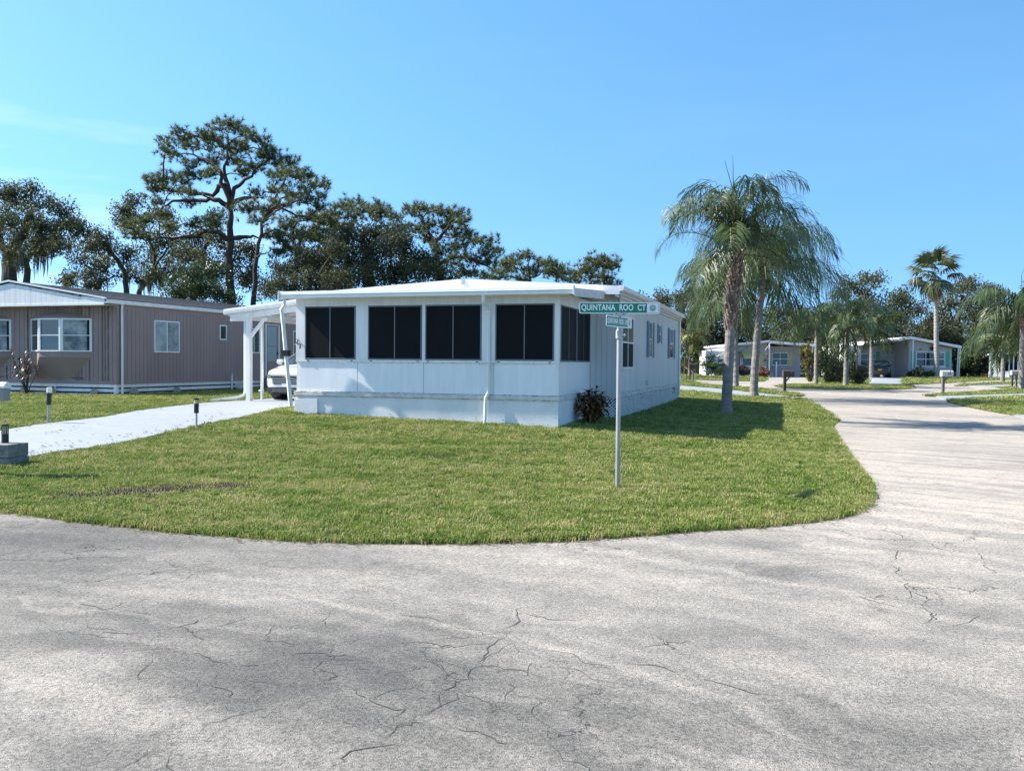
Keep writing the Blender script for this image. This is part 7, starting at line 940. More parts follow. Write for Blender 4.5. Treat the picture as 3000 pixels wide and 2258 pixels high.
# far-off wood that closes the view behind the trees one can tell apart
C = []
for _ in range(1500):
    x = random.uniform(-75, 100); y = 112+random.gauss(0, 2.5)-abs(x)*.05; top = 5.6+1.6*math.sin(x*.35)+1.1*math.sin(x*.83+1)
    C.append((x, y, .3+top*random.random()**.8))
V, F = leafcloud(np.array(C), 1.0, 60000, .24, .5); soup('far_wood', V, F, leafd, kind='stuff')
# ------------------------------------------------------------------ palms
def frond_mesh(L_, e0, droop, ll, n, lm, seed, plume=.45, w=.019, hang=1.0, pw=1.35):
    rr = np.random.RandomState(seed); K = 14; p = np.array([0., 0., 0.]); P = [p.copy()]; T_ = []
    for i in range(K):
        t = (i+.5)/K; e = e0-droop*t**pw; d = np.array([math.cos(e), 0, math.sin(e)]); T_.append(d); p = p+d*L_/K; P.append(p.copy())
    mb = MB(); mb.tube([tuple(q) for q in P], [.022*(1-.8*i/K)*max(1, L_/3.2) for i in range(K+1)], 3, False, 0)
    for i in range(n):
        t = .13+.87*(i+.5)/n; j = min(K-1, int(t*K)); f_ = t*K-j; q = P[j]*(1-f_)+P[j+1]*f_; d = T_[j]
        l0 = ll*(math.sin(math.pi*(.12+.80*t))**.7)
        for s in (-1, 1):
            a = rr.normal(0, plume); side = np.array([0, s*math.cos(a), 0])+np.array([0, 0, math.sin(a)])*1.; v = side*.85+d*rr.uniform(.45, .8)+np.array([0, 0, .15]); v /= np.linalg.norm(v)
            l = l0*rr.uniform(.8, 1.12); seg = l/3; pts = [q]; cur = q
            for k in range(3):
                cur = cur+v*seg; pts.append(cur); v = v+np.array([0, 0, -1.05*hang*rr.uniform(.7, 1.2)]); v /= np.linalg.norm(v)
            pr = np.cross(v, d+np.array([0, 0, .3])); pr = pr/(np.linalg.norm(pr)+1e-6)*w; o = [tuple(pts[0]-pr*.5), tuple(pts[0]+pr*.5), tuple(pts[1]+pr), tuple(pts[1]-pr), tuple(pts[2]+pr*.8), tuple(pts[2]-pr*.8), tuple(pts[3])]
            mb.add(o, [(0, 1, 2, 3), (3, 2, 4, 5), (5, 4, 6)], 1)
    me = bpy.data.meshes.new('frond'); me.from_pydata(mb.v, [], mb.f); me.materials.append(mat('frond_stem', (.14, .15, .06), .6)); me.materials.append(lm); me.polygons.foreach_set('material_index', mb.mi); me.update(); return me
def ring_trunk(h, r0, r1, bend=(0, 0), wob=.02):
    prof = MB(); n = max(12, int(h/.16)); path = []; rad = []
    for i in range(n+1):
        t = i/n; path.append((bend[0]*t**1.5+random.gauss(0, wob*.3), bend[1]*t**1.5, h*t)); r = r0+(r1-r0)*t+(r0*.28*max(0, .06-t)/.06); rad.append(r*(1.04 if i % 2 else .97))
    prof.tube(path, rad, 14); return prof
def queen_palm(name_key, h, crown_r, label, n=16, r0=.17, r1=.12, bend=(0, 0), fm=frondm, ll=.75, hang=1., boots=0., nl=46, seed=1, w=.019, az0=None, spears=2, cls=(1.25, 1.05, .8, .5, .15, -.3), droops=(1.9, 2.1, 2.1, 1.9, 1.6, 1.1), pw=1.35):
    x, y = PT[name_key]; t = thing('palm_tree', label, 'palm tree', (x, y, tz(x, y)), group='queen palms along the street')
    random.seed(seed); ring_trunk(h, r0, r1, bend).build('trunk', pmbark, t, smooth=False)
    rr = random.Random(seed*7+1); top = (bend[0], bend[1], h)
    MB().tube([(bend[0], bend[1], h-.05), (bend[0], bend[1], h+.25), (bend[0], bend[1], h+.7*crown_r/3)], [r1*1.15, r1*1.2, r1*.5], 10).build('crown_shaft', mat('crown_shaft', (.19, .20, .10), .7, col2=(.17, .11, .07), scale=4), t)
    meshes = [frond_mesh(crown_r*rr.uniform(.92, 1.1), e, dr, ll*crown_r/3, nl, fm, seed*10+i, w=w, hang=hang, pw=pw) for i, (e, dr) in enumerate(zip(cls, droops))]
    for k in range(n):
        c = int(k*len(cls)/n) if n > 6 else k; az = k*2.39996+rr.uniform(-.2, .2) if az0 is None else az0[k % len(az0)]+rr.uniform(-.12, .12)
        o = bpy.data.objects.new('frond', meshes[min(c, len(meshes)-1)]); COL.objects.link(o); o.parent = t; o.location = (bend[0]+.06*math.cos(az), bend[1]+.06*math.sin(az), h+.22-.03*c+rr.uniform(-.05, .1)); o.rotation_euler = (rr.uniform(-.15, .15), rr.uniform(-.08, .08), az); s = rr.uniform(.9, 1.08); o.scale = (s, s, s)
    for k in range(spears):
        MB().tube([top, (top[0]+rr.uniform(-.2, .2), top[1], h+crown_r*.6), (top[0]+rr.uniform(-.5, .5), top[1], h+crown_r*rr.uniform(.85, 1.05))], [.03, .02, .006], 4).build('spear_leaf', fm, t)
    if boots:
        b = MB(); m_ = int(90*boots)
        for k in range(m_):
            z = h-boots+boots*k/m_; a = k*2.4; r = r1*1.15; zt = .22+.1*rr.random(); c, s = math.cos(a), math.sin(a); ww = .055; out = .05+.13*rr.random()*(k/m_)
            f = (z/h)**1.5; ox, oy = bend[0]*f, bend[1]*f
            b.prism([(ox+r*c-ww*s, oy+r*s+ww*c, z), (ox+r*c+ww*s, oy+r*s-ww*c, z), (ox+(r+out)*c+ww*.5*s, oy+(r+out)*s-ww*.5*c, z+zt), (ox+(r+out)*c-ww*.5*s, oy+(r+out)*s+ww*.5*c, z+zt)], (.015*c, .015*s, -.02))
        b.build('boots', boot, t, kind='stuff', label='ragged brown leaf bases below the crown')
    return t
queen_palm('palm1', 4.95, 3.1, 'tallest queen palm with a ragged brown upper trunk, nearest the white house', 22, .168, .135, (.24, 0), ll=.98, boots=2.3, nl=64, seed=3, w=.018, hang=1.1, cls=(1.5, 1.38, 1.2, 1.0, .6, .0), droops=(2.5, 2.6, 2.5, 2.3, 1.9, 1.4), pw=2.0)
queen_palm('palm2', 6.4, 4.2, 'queen palm just behind the tallest palm, its trunk half hidden by it', 18, .17, .13, (-.2, 0), ll=1.15, nl=50, seed=5, w=.03, hang=1.4, cls=(1.0, .8, .6, .4, .1, -.4))
queen_palm('palm3', 5.6, 4.5, 'queen palm with a wide drooping dome, right of the tallest palm, by the white path', 26, .19, .14, (.35, 0), ll=1.3, nl=58, seed=8, w=.020, hang=1.6, cls=(1.35, 1.15, .95, .7, .35, -.1), droops=(2.2, 2.3, 2.3, 2.1, 1.8, 1.3))
queen_palm('palm4', 4.2, 2.7, 'queen palm on the grass strip just right of the grey house posts', 17, .16, .12, (0, 0), ll=.95, nl=40, seed=9, w=.032)
queen_palm('palm5', 4.3, 2.6, 'queen palm beside the garden bench with long hanging fronds', 16, .17, .12, (.05, 0), ll=1.0, nl=40, seed=12, w=.032, hang=1.4, cls=(1.3, 1.0, .6, .1, -.4, -.9))
queen_palm('palm6', 4.6, 3.8, 'shaded queen palm whose fronds hang over the black car', 17, .2, .15, (0, 0), ll=1.0, nl=40, seed=14, w=.042)
queen_palm('palm7', 3.3, 2.5, 'small yellowing palm at the rear corner of the white house', 18, .13, .10, (0, 0), fm=frondy, ll=.8, nl=34, seed=15, w=.042, hang=.8)
queen_palm('palm9', 4.75, 4.1, 'queen palm with a thick grey trunk at the right edge of the photo', 20, .20, .16, (0, 0), ll=1.2, nl=54, seed=18, w=.028, hang=1.5, boots=.9)
queen_palm('palm10', 3.1, 3.1, 'short palm in front of the white porch house with orange dead fronds', 14, .17, .14, (0, 0), ll=.85, nl=36, seed=21, w=.034, cls=(1.0, .8, .5, .2, -.1, -.4))
for k in range(5):      # dead orange fronds of the short palm
    pass
# fan palm
fx, fy = PT['palm8']; fp = thing('palm_tree', 'tall slim fan palm in front of number 29, standing above the trees', 'palm tree', (fx, fy, tz(fx, fy)))
random.seed(4); fh = 10.3
ring_trunk(fh, .27, .14, (-.35, 0), .02).build('trunk', mat('fan_palm_bark', (.36, .34, .31), .9, col2=(.25, .23, .21), scale=3, bump=.3), fp)
def fan_mesh(L_, droop, m_, seed):
    rr = random.Random(seed); mb = MB(); pet = L_*.5; e = .0
    mb.tube([(0, 0, 0), (pet*.6, 0, .02), (pet, 0, -.05*droop)], [.02, .018, .012], 3, False)
    for k in range(22):
        a = R(-105+210*k/21)*.9; d = Vector((math.cos(a), math.sin(a), 0)); l = L_*.55*(.75+.25*math.cos(a*.8))*rr.uniform(.85, 1.1); s = Vector((pet, 0, -.05*droop)); m1 = s+d*l*.6+Vector((0, 0, -.04*droop)); tip = m1+d*l*.35+Vector((0, 0, -l*.42*droop*rr.uniform(.6, 1.2))); n = Vector((-d.y, d.x, 0))*.05*L_/1.6
        mb.add([s, m1-n, tip, m1+n], [(0, 1, 2, 3)])
    me = bpy.data.meshes.new('frond'); me.from_pydata(mb.v, [], mb.f); me.materials.append(m_); me.update(); return me
fms = [fan_mesh(2.9, 1.15, fanm, k) for k in range(5)]; fmd = [fan_mesh(2.2, 1.8, deadm, 9)]
for k in range(21):
    rr = random.random(); az = k*2.4+random.uniform(-.3, .3); el = (1.4, .9, .5, .1, -.3, -.75)[k*6//21]+random.uniform(-.12, .12); o = bpy.data.objects.new('frond', fms[k % 5]); COL.objects.link(o); o.parent = fp; o.location = (-.35, 0, fh-.1+.05*(k % 3)); o.rotation_mode = 'XYZ'; o.rotation_euler = (random.uniform(-.3, .3), -el, az)
for k in range(4):
    o = bpy.data.objects.new('frond', fmd[0]); COL.objects.link(o); o.parent = fp; o.location = (-.35, 0, fh-.4-.1*k); o.rotation_mode = 'XYZ'; o.rotation_euler = (0, 1.3, 2.4+k*.5); o['label'] = 'dead brown hanging frond'
# ------------------------------------------------------------------ shrubs and plants
def blob_bush(key_or_xy, r, h, m_, name, label, cat='bush', n=1500, leaf=.05, grp=None, stems=True, ns=40, aspect=.45):
    x, y = PT[key_or_xy] if isinstance(key_or_xy, str) else key_or_xy; t = thing(name, label, cat, (x, y, tz(x, y)+.02), group=grp)
    C = []; w_ = MB()
    for _ in range(ns):
        v = np.random.normal(0, 1, 3); v /= np.linalg.norm(v); v *= random.random()**.4; c = np.array([v[0]*r, v[1]*r*.8, h*.52+v[2]*h*.46]); C.append(c); w_.tube([(v[0]*r*.15, v[1]*r*.15, -.05), tuple(c*np.array([.6, .6, .6])), tuple(c)], [.014, .01, .004], 3, False)
    w_.build('stems', bark, t); V, F = leafcloud(np.array(C), min(r, h)*.13, n, leaf, aspect); soup('foliage', V, F, m_, t); return t
def leaf_plate(L_, w, bend, m_, name='leaf'):
    mb = MB(); K = 4; V = []
    for i in range(K+1):
        t = i/K; ww = w*math.sin(math.pi*(.08+.88*t)); x = L_*t*math.cos(bend*t*.6); z = -L_*t*math.sin(bend*t)*.5+.12*L_*math.sin(math.pi*t); V += [(x, -ww, z+.25*ww), (x, 0, z), (x, ww, z+.25*ww)]
    mb.add(V, [(3*i+a, 3*i+a+1, 3*i+a+4, 3*i+a+3) for i in range(K) for a in (0, 1)]); me = bpy.data.meshes.new(name); me.from_pydata(mb.v, [], mb.f); me.materials.append(m_); me.polygons.foreach_set('use_smooth', [True]*len(me.polygons)); me.update(); return me
# croton by the lattice
x, y = PT['croton']; x += .02; y += .12
cro = thing('croton_bush', 'dark red and orange croton bush in the shade by the white lattice', 'bush', (x, y, tz(x, y)+.02))
cl_m = [leaf_plate(.30, .045, 1., crotm), leaf_plate(.25, .05, 1.4, crotm), leaf_plate(.24, .034, .8, mat('croton_leaf_amber', (.22, .09, .015), .35, col2=(.09, .07, .015), scale=4, trans=.2)), leaf_plate(.22, .03, 1.2, mat('croton_leaf_dark', (.06, .04, .02), .35, trans=.1))]
stm = MB(); rc = random.Random(2)
for s in range(13):
    a = s*2.4; rad = .30*math.sqrt((s+.5)/13); hx, hy, hz = rad*1.35*math.cos(a), rad*1.1*math.sin(a), .80-.9*rad+rc.uniform(-.1, .1)
    stm.tube([(hx*.15, hy*.15, -.05), (hx*.7, hy*.7, hz*.5), (hx, hy, hz)], [.014, .012, .007], 5)
    for k in range(24):
        f = .25+.75*k/23; az = k*2.4+s; px, py, pz = hx*(.4+.6*f), hy*(.4+.6*f), hz*f; o = bpy.data.objects.new('leaf', cl_m[rc.choice((0, 0, 1, 1, 3, 3, 2) if not (hx > .2) else (0, 2, 1, 2, 3))]); COL.objects.link(o); o.parent = cro
        o.location = (px, py, pz); o.rotation_mode = 'XYZ'; o.rotation_euler = (rc.uniform(-.5, .5), -rc.uniform(-.35, 1.0)*(.3+f), az); q = rc.uniform(.75, 1.15); o.scale = (q, q, q)
stm.build('stems', bark, cro)
# bronze dracaena-like shrub in front of the mauve house
x, y = HP(-3.4, -.6); dra = thing('dracaena_shrub', 'spiky bronze-leafed shrub in front of the mauve house skirting', 'shrub', (x, y, tz(x, y)+.02))
spk = leaf_plate(.40, .012, .5, dracm); stm = MB(); dr_ = random.Random(6)
for (hx, hz) in ((-.55, 1.38), (-.33, 1.05), (-.14, .78), (-.1, 1.25), (.0, .95), (.02, 1.02), (.14, .70), (.22, 1.0), (.10, .55), (.30, .78), (-.42, .86)):
    hy = dr_.uniform(-.25, .12); stm.tube([(0, 0, -.05), (hx*.35, hy*.3, hz*.45), (hx, hy, hz)], [.02, .016, .012], 5)
    for k in range(21):
        o = bpy.data.objects.new('leaf', spk); COL.objects.link(o); o.parent = dra; o.location = (hx, hy, hz+.02*(k % 4)); o.rotation_mode = 'XYZ'; o.rotation_euler = (dr_.uniform(-.3, .3), -dr_.uniform(-.7, 1.35), k*2.4+hx)
stm.build('stems', bark, dra)
blob_bush('cro_b', .62, 1.1, crotb, 'croton_bush', 'orange-leafed croton at the grass corner by the grey house steps', n=1300, leaf=.075)
blob_bush(((2175-1500)/2550*84.4, 84.4), .85, 1.25, redm, 'red_shrub', 'dark red shrub under the yellow awning of the grey house', n=1500, leaf=.08)
blob_bush('bush1', .95, 2.3, leafs, 'shrub', 'green shrub left of the garden bench', n=3600, leaf=.06, ns=80)
blob_bush((PT['bush2'][0]-.75, PT['bush2'][1]), .8, 1.4, leafo, 'shrub', 'rounded olive shrub right of the garden bench', n=3200, leaf=.055, ns=70)
blob_bush((PT['bush1'][0]+1.1, PT['bush1'][1]+1.4), .9, 1.7, leafo, 'shrub', 'olive shrub directly behind the garden bench', n=2600, leaf=.06, ns=60)
blob_bush((PT['palm4'][0]+1.6, PT['palm4'][1]+6), .8, 3.4, mat('yellow_leaf', (.30, .24, .04), .5, island=.4, trans=.3, col2=(.06, .09, .02), scale=1.5), 'yellow_shrub', 'tall shrub with yellow leaves right of the grey house', n=2200, leaf=.09, ns=60)
for i, (k_, r, h, lb_) in enumerate((('bc1', .7, 1.2, 'dark green shrub under the left window of number 29'), ('bc2', .6, .75, 'low flowering shrub under the middle window of number 29'), ('bc3', .55, .6, 'low shrub by the right posts of number 29'), ('bc4', .35, .7, 'low pale-edged shrub at the corner post of number 29'))):
    blob_bush(({'bc1': 2692, 'bc2': 2722, 'bc3': 2782, 'bc4': 2668}[k_]/2550*86.0-1500/2550*86.0, 86.0), r, h, leafs if i else leafd, 'shrub', lb_, n=900, leaf=.07, grp='foundation shrubs at number 29')
def spiky(key, n, L_, w, m_, label, h0=.1):
    x, y = ({'grn1': 2110, 'grn2': 2086, 'grn3': 2150}[key]-1500)/2550*84.2, 84.2; t = thing('spiky_plant', label, 'plant', (x, y, tz(x, y)+.02), group='plants before the grey house shed'); me = leaf_plate(L_, w, .9, m_)
    for k in range(n):
        o = bpy.data.objects.new('leaf', me); COL.objects.link(o); o.parent = t; o.location = (0, 0, h0); o.rotation_mode = 'XYZ'; o.rotation_euler = (0, -random.uniform(.35, 1.45), k*2.4)
    MB().tube([(0, 0, -.05), (0, 0, h0+.05)], .05, 6).build('stem', bark, t)
lm_ = mat('lime_leaf', (.28, .36, .06), .45, trans=.25)
spiky('grn1', 26, 1.25, .07, lm_, 'bright lime spiky plant nearest the tallest palm trunk', .15); spiky('grn2', 16, .8, .09, lm_, 'tall thin lime plant at the left of the grey house shed', .9); spiky('grn3', 18, .9, .08, leafs, 'green spiky plant behind the tallest palm trunk', .2)
x, y = PT['palm7']; 
for i, (dx, lb_) in enumerate(((2.6, 'low fern-like cycad right of the small yellowing palm'), (-1.4, 'low cycad left of the small yellowing palm'))):
    t = thing('cycad', lb_, 'plant', (x+dx, y+1.5, tz(x+dx, y+1.5)), group='cycads by the yellowing palm'); me = frond_mesh(1.5, 1.0, 1.3, .35, 22, leafs if i == 0 else frondy, 40+i, w=.05, hang=.3)
    for k in range(12):
        o = bpy.data.objects.new('frond', me); COL.objects.link(o); o.parent = t; o.location = (0, 0, .5); o.rotation_euler = (0, 0, k*.5236+.2)
    MB().tube([(0, 0, 0), (0, 0, .55)], .14, 8).build('trunk', boot, t)
blob_bush((PT['pot'][0]*.88, PT['pot'][1]*.88), .35, .45, leafs, 'potted_plant', 'green plant growing in the terracotta pot', 'plant', n=300, leaf=.07).location.z += .38
# ------------------------------------------------------------------ far houses
def simple_window(parent, x0, x1, z0, z1, y, fr=white2, gl=glass, cols=2, rows=2, fw_=.07): return window(parent, 'v', x0, x1, z0, z1, y, fr, gl, fw_, cols, rows, proud=.05)
K = 85.5/2550.
hz_ = tz(25, 85.5)
B_ = thing('mobile_home', 'grey mobile home with yellow shutters and awnings behind the tall palms', 'house', (25.0, 85.5, hz_))
def X(px): return (px-2242)*K     # photo px along the facade -> local metres
ev, rg = 3.12, 3.52
MB().prism([(X(2121), 0, 0), (X(2242), 0, 0), (X(2242), 0, ev+.3), (X(2121), 0, ev-.05)], (0, 9, 0)).build('wall', greyh, B_)
MB().box(X(2242)+.002, X(2358), 1.8, 9, 0, 3.05).build('wall', greyh, B_)
rw = MB()
xx = X(2245)
while xx < X(2356): rw.box(xx, xx+.22, 1.77, 1.799, .55, 2.95); xx += .25
rw.build('wall_boards', greyh, B_, kind='stuff')
xx = X(2121); rw = MB()
while xx < X(2241)-.2: rw.box(xx, xx+.24, -.03, -.001, .5, 3.02); xx += .27
rw.build('wall_boards', greyh, B_, kind='stuff')
MB().prism([(X(2117), -.9, ev+.02), (X(2242), -.9, rg+.05), (X(2242), -.9, rg-.13), (X(2117), -.9, ev-.2)], (0, 10.5, 0)).build('roof', roofw, B_)
MB().prism([(X(2242)+.01, -.9, rg-.02), (X(2370), -.9, ev+.12), (X(2370), -.9, ev-.08), (X(2242)+.01, -.9, rg-.17)], (0, 10.5, 0)).build('roof', roofw, B_)
MB().prism([(X(2116), -.93, ev+.05), (X(2242), -.93, rg+.08), (X(2242), -.93, rg-.1), (X(2116), -.93, ev-.17)], (0, .028, 0)).build('fascia', white2, B_)
MB().prism([(X(2242)+.01, -.93, rg+.01), (X(2371), -.93, ev+.15), (X(2371), -.93, ev-.12), (X(2242)+.01, -.93, rg-.2)], (0, .028, 0)).build('fascia', white2, B_)
for px in (2120, 2242, 2358): box('post', X(px)-.06, X(px)+.06, -.85, -.73, -.05, ev-.1 if px != 2242 else rg-.2, white2, B_)
MB().tube([(X(2367), -.8, ev-.1), (X(2360), -.8, .0)], .06, 4).build('downspout', white2, B_)
simple_window(B_, X(2272), X(2321), 1.15, 2.45, 1.77)
for a in (2259, 2323): box('shutter', X(a), X(a)+.36, 1.72, 1.765, 1.08, 2.45, yellow, B_)
simple_window(B_, X(2168), X(2198), 1.05, 2.45, -.03, rows=1, cols=1); simple_window(B_, X(2154), X(2166), 1.05, 2.45, -.03, rows=1, cols=1); simple_window(B_, X(2216), X(2222), 1.0, 2.3, -.03, rows=1, cols=1)
box('shutter', X(2222)+.02, X(2232), -.08, -.035, 1.1, 2.4, yellow, B_)
aw = MB().prism([(X(2168), -.05, 2.52), (X(2198), -.05, 2.52), (X(2198), -.75, 1.98), (X(2168), -.75, 1.98)], (0, 0, -.03)).build('awning', yellow, B_)
MB().box(X(2168), X(2198), -.76, -.73, 1.78, 1.975).build('awning_valance', yellow, aw)
MB().prism([(X(2206), -.05, 2.5), (X(2224), -.05, 2.5), (X(2224), -.75, 1.98), (X(2206), -.75, 1.98)], (0, 0, -.03)).build('awning', yellow, B_)
MB().prism([(X(2153), -.05, 2.5), (X(2166), -.05, 2.5), (X(2166), -.6, 2.0), (X(2153), -.6, 2.0)], (0, 0, -.03)).build('awning', mat('olive_cloth', (.20, .19, .10), .8), B_)
box('sill', X(2150), X(2240), -.10, -.031, .93, 1.04, white2, B_)
bd = MB(); bd.add([(X(2178), -.04, 3.0), (X(2182), -.04, 2.86), (X(2186), -.04, 2.93), (X(2188), -.04, 3.0), (X(2183), -.04, 2.76), (X(2179), -.04, 2.9)], [(0, 1, 5), (1, 4, 5), (1, 2, 4), (2, 3, 4)]); bd.build('bird_ornament', black, B_)
text('house_number', '27', .28, black, B_, (X(2236), -.06, 1.6), (math.pi/2, 0, 0), 1., .01, .006)
st_ = box('step', X(2247), X(2272), .9, 1.7, 0, .22, dirty, B_); box('step', X(2247), X(2272), 1.25, 1.76, .22, .45, dirty, B_)
MB().box(X(2273), X(2277), .5, .62, 0, 1.5).build('newel_post', white2, B_); box('handrail', X(2274), X(2276), .62, 1.75, .85, .92, white2, B_)
sh = MB().box(X(2068), X(2120), .6, 3.6, 0, 2.55).build('shed', white, B_, label='white slatted shed wall with fish ornaments')
for i in range(17): box('shed_slat', X(2070), X(2120)-.02, .565, .599, .06+i*.145, .17+i*.145, white2, B_)
box('shed_trim', X(2067), X(2070), .55, .6, 0, 2.58, white2, B_)
def fish(x, z, s, m_):
    f = MB(); pts = [(x+s*math.cos(a)*1., .54, z+s*.62*math.sin(a)) for a in [k*math.pi/6 for k in range(12)]]; f.prism(pts, (0, .02, 0)); f.prism([(x+s*.8, .538, z), (x+s*1.45, .538, z+s*.5), (x+s*1.3, .538, z-s*.3)], (0, .016, 0)); f.prism([(x-.3*s, .537, z+s*.5), (x+.3*s, .537, z+s*.95), (x+.6*s, .537, z+s*.4)], (0, .016, 0)); f.build('fish_ornament', m_, B_)
fm_ = mat('dull_fish_metal', (.22, .18, .17), .6, var=.3, scale=9)
fish(X(2087), 1.95, .23, fm_); fish(X(2108), 1.55, .19, fm_)
MB().tube([(X(2096), .5, 1.95), (X(2122), -.3, 2.4)], .025, 5).build('awning_arm', rawmet, B_)
# flag
fl = thing('flag', 'striped flag hanging from a slanted pole on the corner post of the grey house', 'flag', (25.0+X(2243), 84.5, hz_+3.35))
MB().tube([(0, 0, 0), (-.55, -.15, -.75)], .02, 5).build('flag_pole', galv, fl)
V = []; F = []; MI = []; nx, nz = 9, 13
for i in range(nx+1):
    for j in range(nz+1):
        t = j/nz; s = i/nx; V.append((-.02-.42*t-.16*s*(1-t*.3)-.1*t*t, -.12+.07*math.sin(s*9+t*3), -.12-1.55*t*.95-.25*s))
for i in range(nx):
    for j in range(nz): F.append((i*(nz+1)+j, i*(nz+1)+j+1, (i+1)*(nz+1)+j+1, (i+1)*(nz+1)+j)); MI.append(2 if (j < 5 and i < 5) else (0 if (i % 2 == 0) else 1))
mb2 = MB(); mb2.v = V; mb2.f = F; mb2.mi = MI; mb2.build('flag_cloth', [redc, clothw, bluec], fl)
# number 29
K2 = 87./2550.
Cx, Cy = 39.6, 87.0; hz2 = tz(Cx, Cy)
C_ = thing('mobile_home', 'pale grey mobile home numbered 29 with teal shutters', 'house', (Cx, Cy, hz2))
def Y_(px): return (px-2660)*K2
MB().prism([(Y_(2660), 0, 0), (Y_(2786), 0, 0), (Y_(2786), 0, 2.95), (Y_(2660), 0, 3.85)], (0, 10, 0)).build('wall', paleh, C_)
MB().box(Y_(2545), Y_(2660)-.002, 3.2, 10, 0, 3.25).build('wall', paleh, C_)
xx = Y_(2664); rw = MB()
while xx < Y_(2784)-.2: rw.box(xx, xx+.2, -.028, -.001, .3, 2.85); xx += .225
rw.build('wall_boards', paleh, C_, kind='stuff')
for i in range(5): box('gable_siding', Y_(2664), Y_(2700+(4-i)*14), -.045, -.029, 2.87+i*.15, 3.0+i*.15, paleh, C_) if i < 4 else None
MB().prism([(Y_(2655), -.7, 4.08), (Y_(2803), -.7, 3.18), (Y_(2803), -.7, 2.97), (Y_(2655), -.7, 3.86)], (0, 11.5, 0)).build('roof', roofw, C_)
MB().prism([(Y_(2655)-.01, -.7, 4.08), (Y_(2620), -.7, 3.86), (Y_(2520), -.7, 3.40), (Y_(2520), -.7, 3.22), (Y_(2620), -.7, 3.66), (Y_(2655)-.01, -.7, 3.86)], (0, 11.5, 0)).build('roof', roofw, C_)
MB().prism([(Y_(2655), -.73, 4.12), (Y_(2804), -.73, 3.22), (Y_(2804), -.73, 2.98), (Y_(2655), -.73, 3.86)], (0, .028, 0)).build('fascia', white2, C_)
MB().prism([(Y_(2655)-.01, -.73, 4.12), (Y_(2620), -.73, 3.9), (Y_(2620), -.73, 3.64), (Y_(2655)-.01, -.73, 3.86)], (0, .028, 0)).build('fascia', white2, C_)
window(C_, 'v', Y_(2680), Y_(2766), 1.15, 2.62, -.03, white2, glass, .09, 3, 2, proud=.05, glasses=[[glass, glassb, glass], [glass, glass, glasscurtain_reflect]])
for a, b_ in ((2667, 2679), (2767, 2779)): box('shutter', Y_(a), Y_(b_), -.08, -.03, 1.12, 2.64, teal, C_)
box('sill', Y_(2678), Y_(2768), -.10, -.031, 1.0, 1.13, white2, C_)
window(C_, 'v', Y_(2555), Y_(2602), 1.2, 2.45, 3.17, white2, glassb, .08, 2, 2, proud=.05)
box('shutter', Y_(2603), Y_(2614), 3.10, 3.19, 1.15, 2.6, teal, C_)
text('house_number', '29', .26, black, C_, (Y_(2693), -.05, 2.86), (math.pi/2, 0, 0), 1., .01, .006)
so = MB()
for k in range(18): a = k*math.pi/9; l = .28*random.uniform(.8, 1.2); so.tube([(Y_(2727), -.06, 2.95), (Y_(2727)+l*math.cos(a), -.08, 2.95+l*math.sin(a))], .018, 3)
so.build('starburst_ornament', black, C_)
box('post', Y_(2662), Y_(2662)+.1, -.68, -.58, 0, 3.8, white2, C_)
for px in (2795, 2800): MB().tube([(Y_(px)+.05, -.6, 3.1), (Y_(px)-.05, -.6, 0)], .06, 4).build('post', white2, C_)
box('foundation_wall', Y_(2661), Y_(2785), -.04, -.001, 0, .28, stucco, C_)
MB().box(Y_(2488), Y_(2512), 1.0, 8, 0, 3.1).build('shed', white, C_, label='bright white shed wall left of the carport')
for k in range(5): box('post', Y_(2514+k*5), Y_(2514+k*5)+.07, 1.5, 1.57, 0, 3.1, white2, C_)
box('step', Y_(2612), Y_(2636), 2.2, 3.1, 0, .45, conc, C_)
# white porch at the right edge
Dx, Dy = 47.4, 86.5; hz3 = tz(Dx, Dy); K3 = 86.5/2550
D_ = thing('porch_house', 'white house with a glazed porch partly cut off at the right edge', 'house', (Dx, Dy, hz3), R(-26))
def Q(px): return (px-2897)*K3
MB().box(Q(2900), Q(3080), 0, 8, 0, .75).build('wall', white, D_); MB().box(Q(2900), Q(2917), -.02, .05, .0, 2.25).build('door', white, D_)
MB().box(Q(2917), Q(3080), .05, .1, .751, 2.3).build('screen_panel', screen, D_)
MB().box(Q(2898), Q(3080), .11, 8, .751, 2.35).build('wall', darkgap, D_)
for px in (2897, 2919, 2946, 2957, 2968, 2976, 2985, 2998, 3012, 3030, 3050): box('post', Q(px), Q(px)+.1, -.06, .04, 0 if px in (2897, 2946, 2976) else .75, 2.35, white2, D_)
MB().prism([(Q(2895), -.3, 2.33), (Q(3085), -.3, 2.75), (Q(3085), -.3, 2.9), (Q(2895), -.3, 2.48)], (0, 9, 0)).build('roof', roofw, D_)
box('door_ornament', Q(2906), Q(2909), -.04, -.021, 1.5, 1.75, black, D_)
# terracotta pot
px_, py_ = PT['pot'][0]*.88, PT['pot'][1]*.88
t = thing('flower_pot', 'terracotta flower pot on the grass beside the white porch', 'pot', (px_, py_, tz(px_, py_)+.03)); MB().lathe([(.22, 0), (.33, .34), (.37, .35), (.37, .42), (.30, .42), (.28, .36)], 14).build('pot', terra, t)
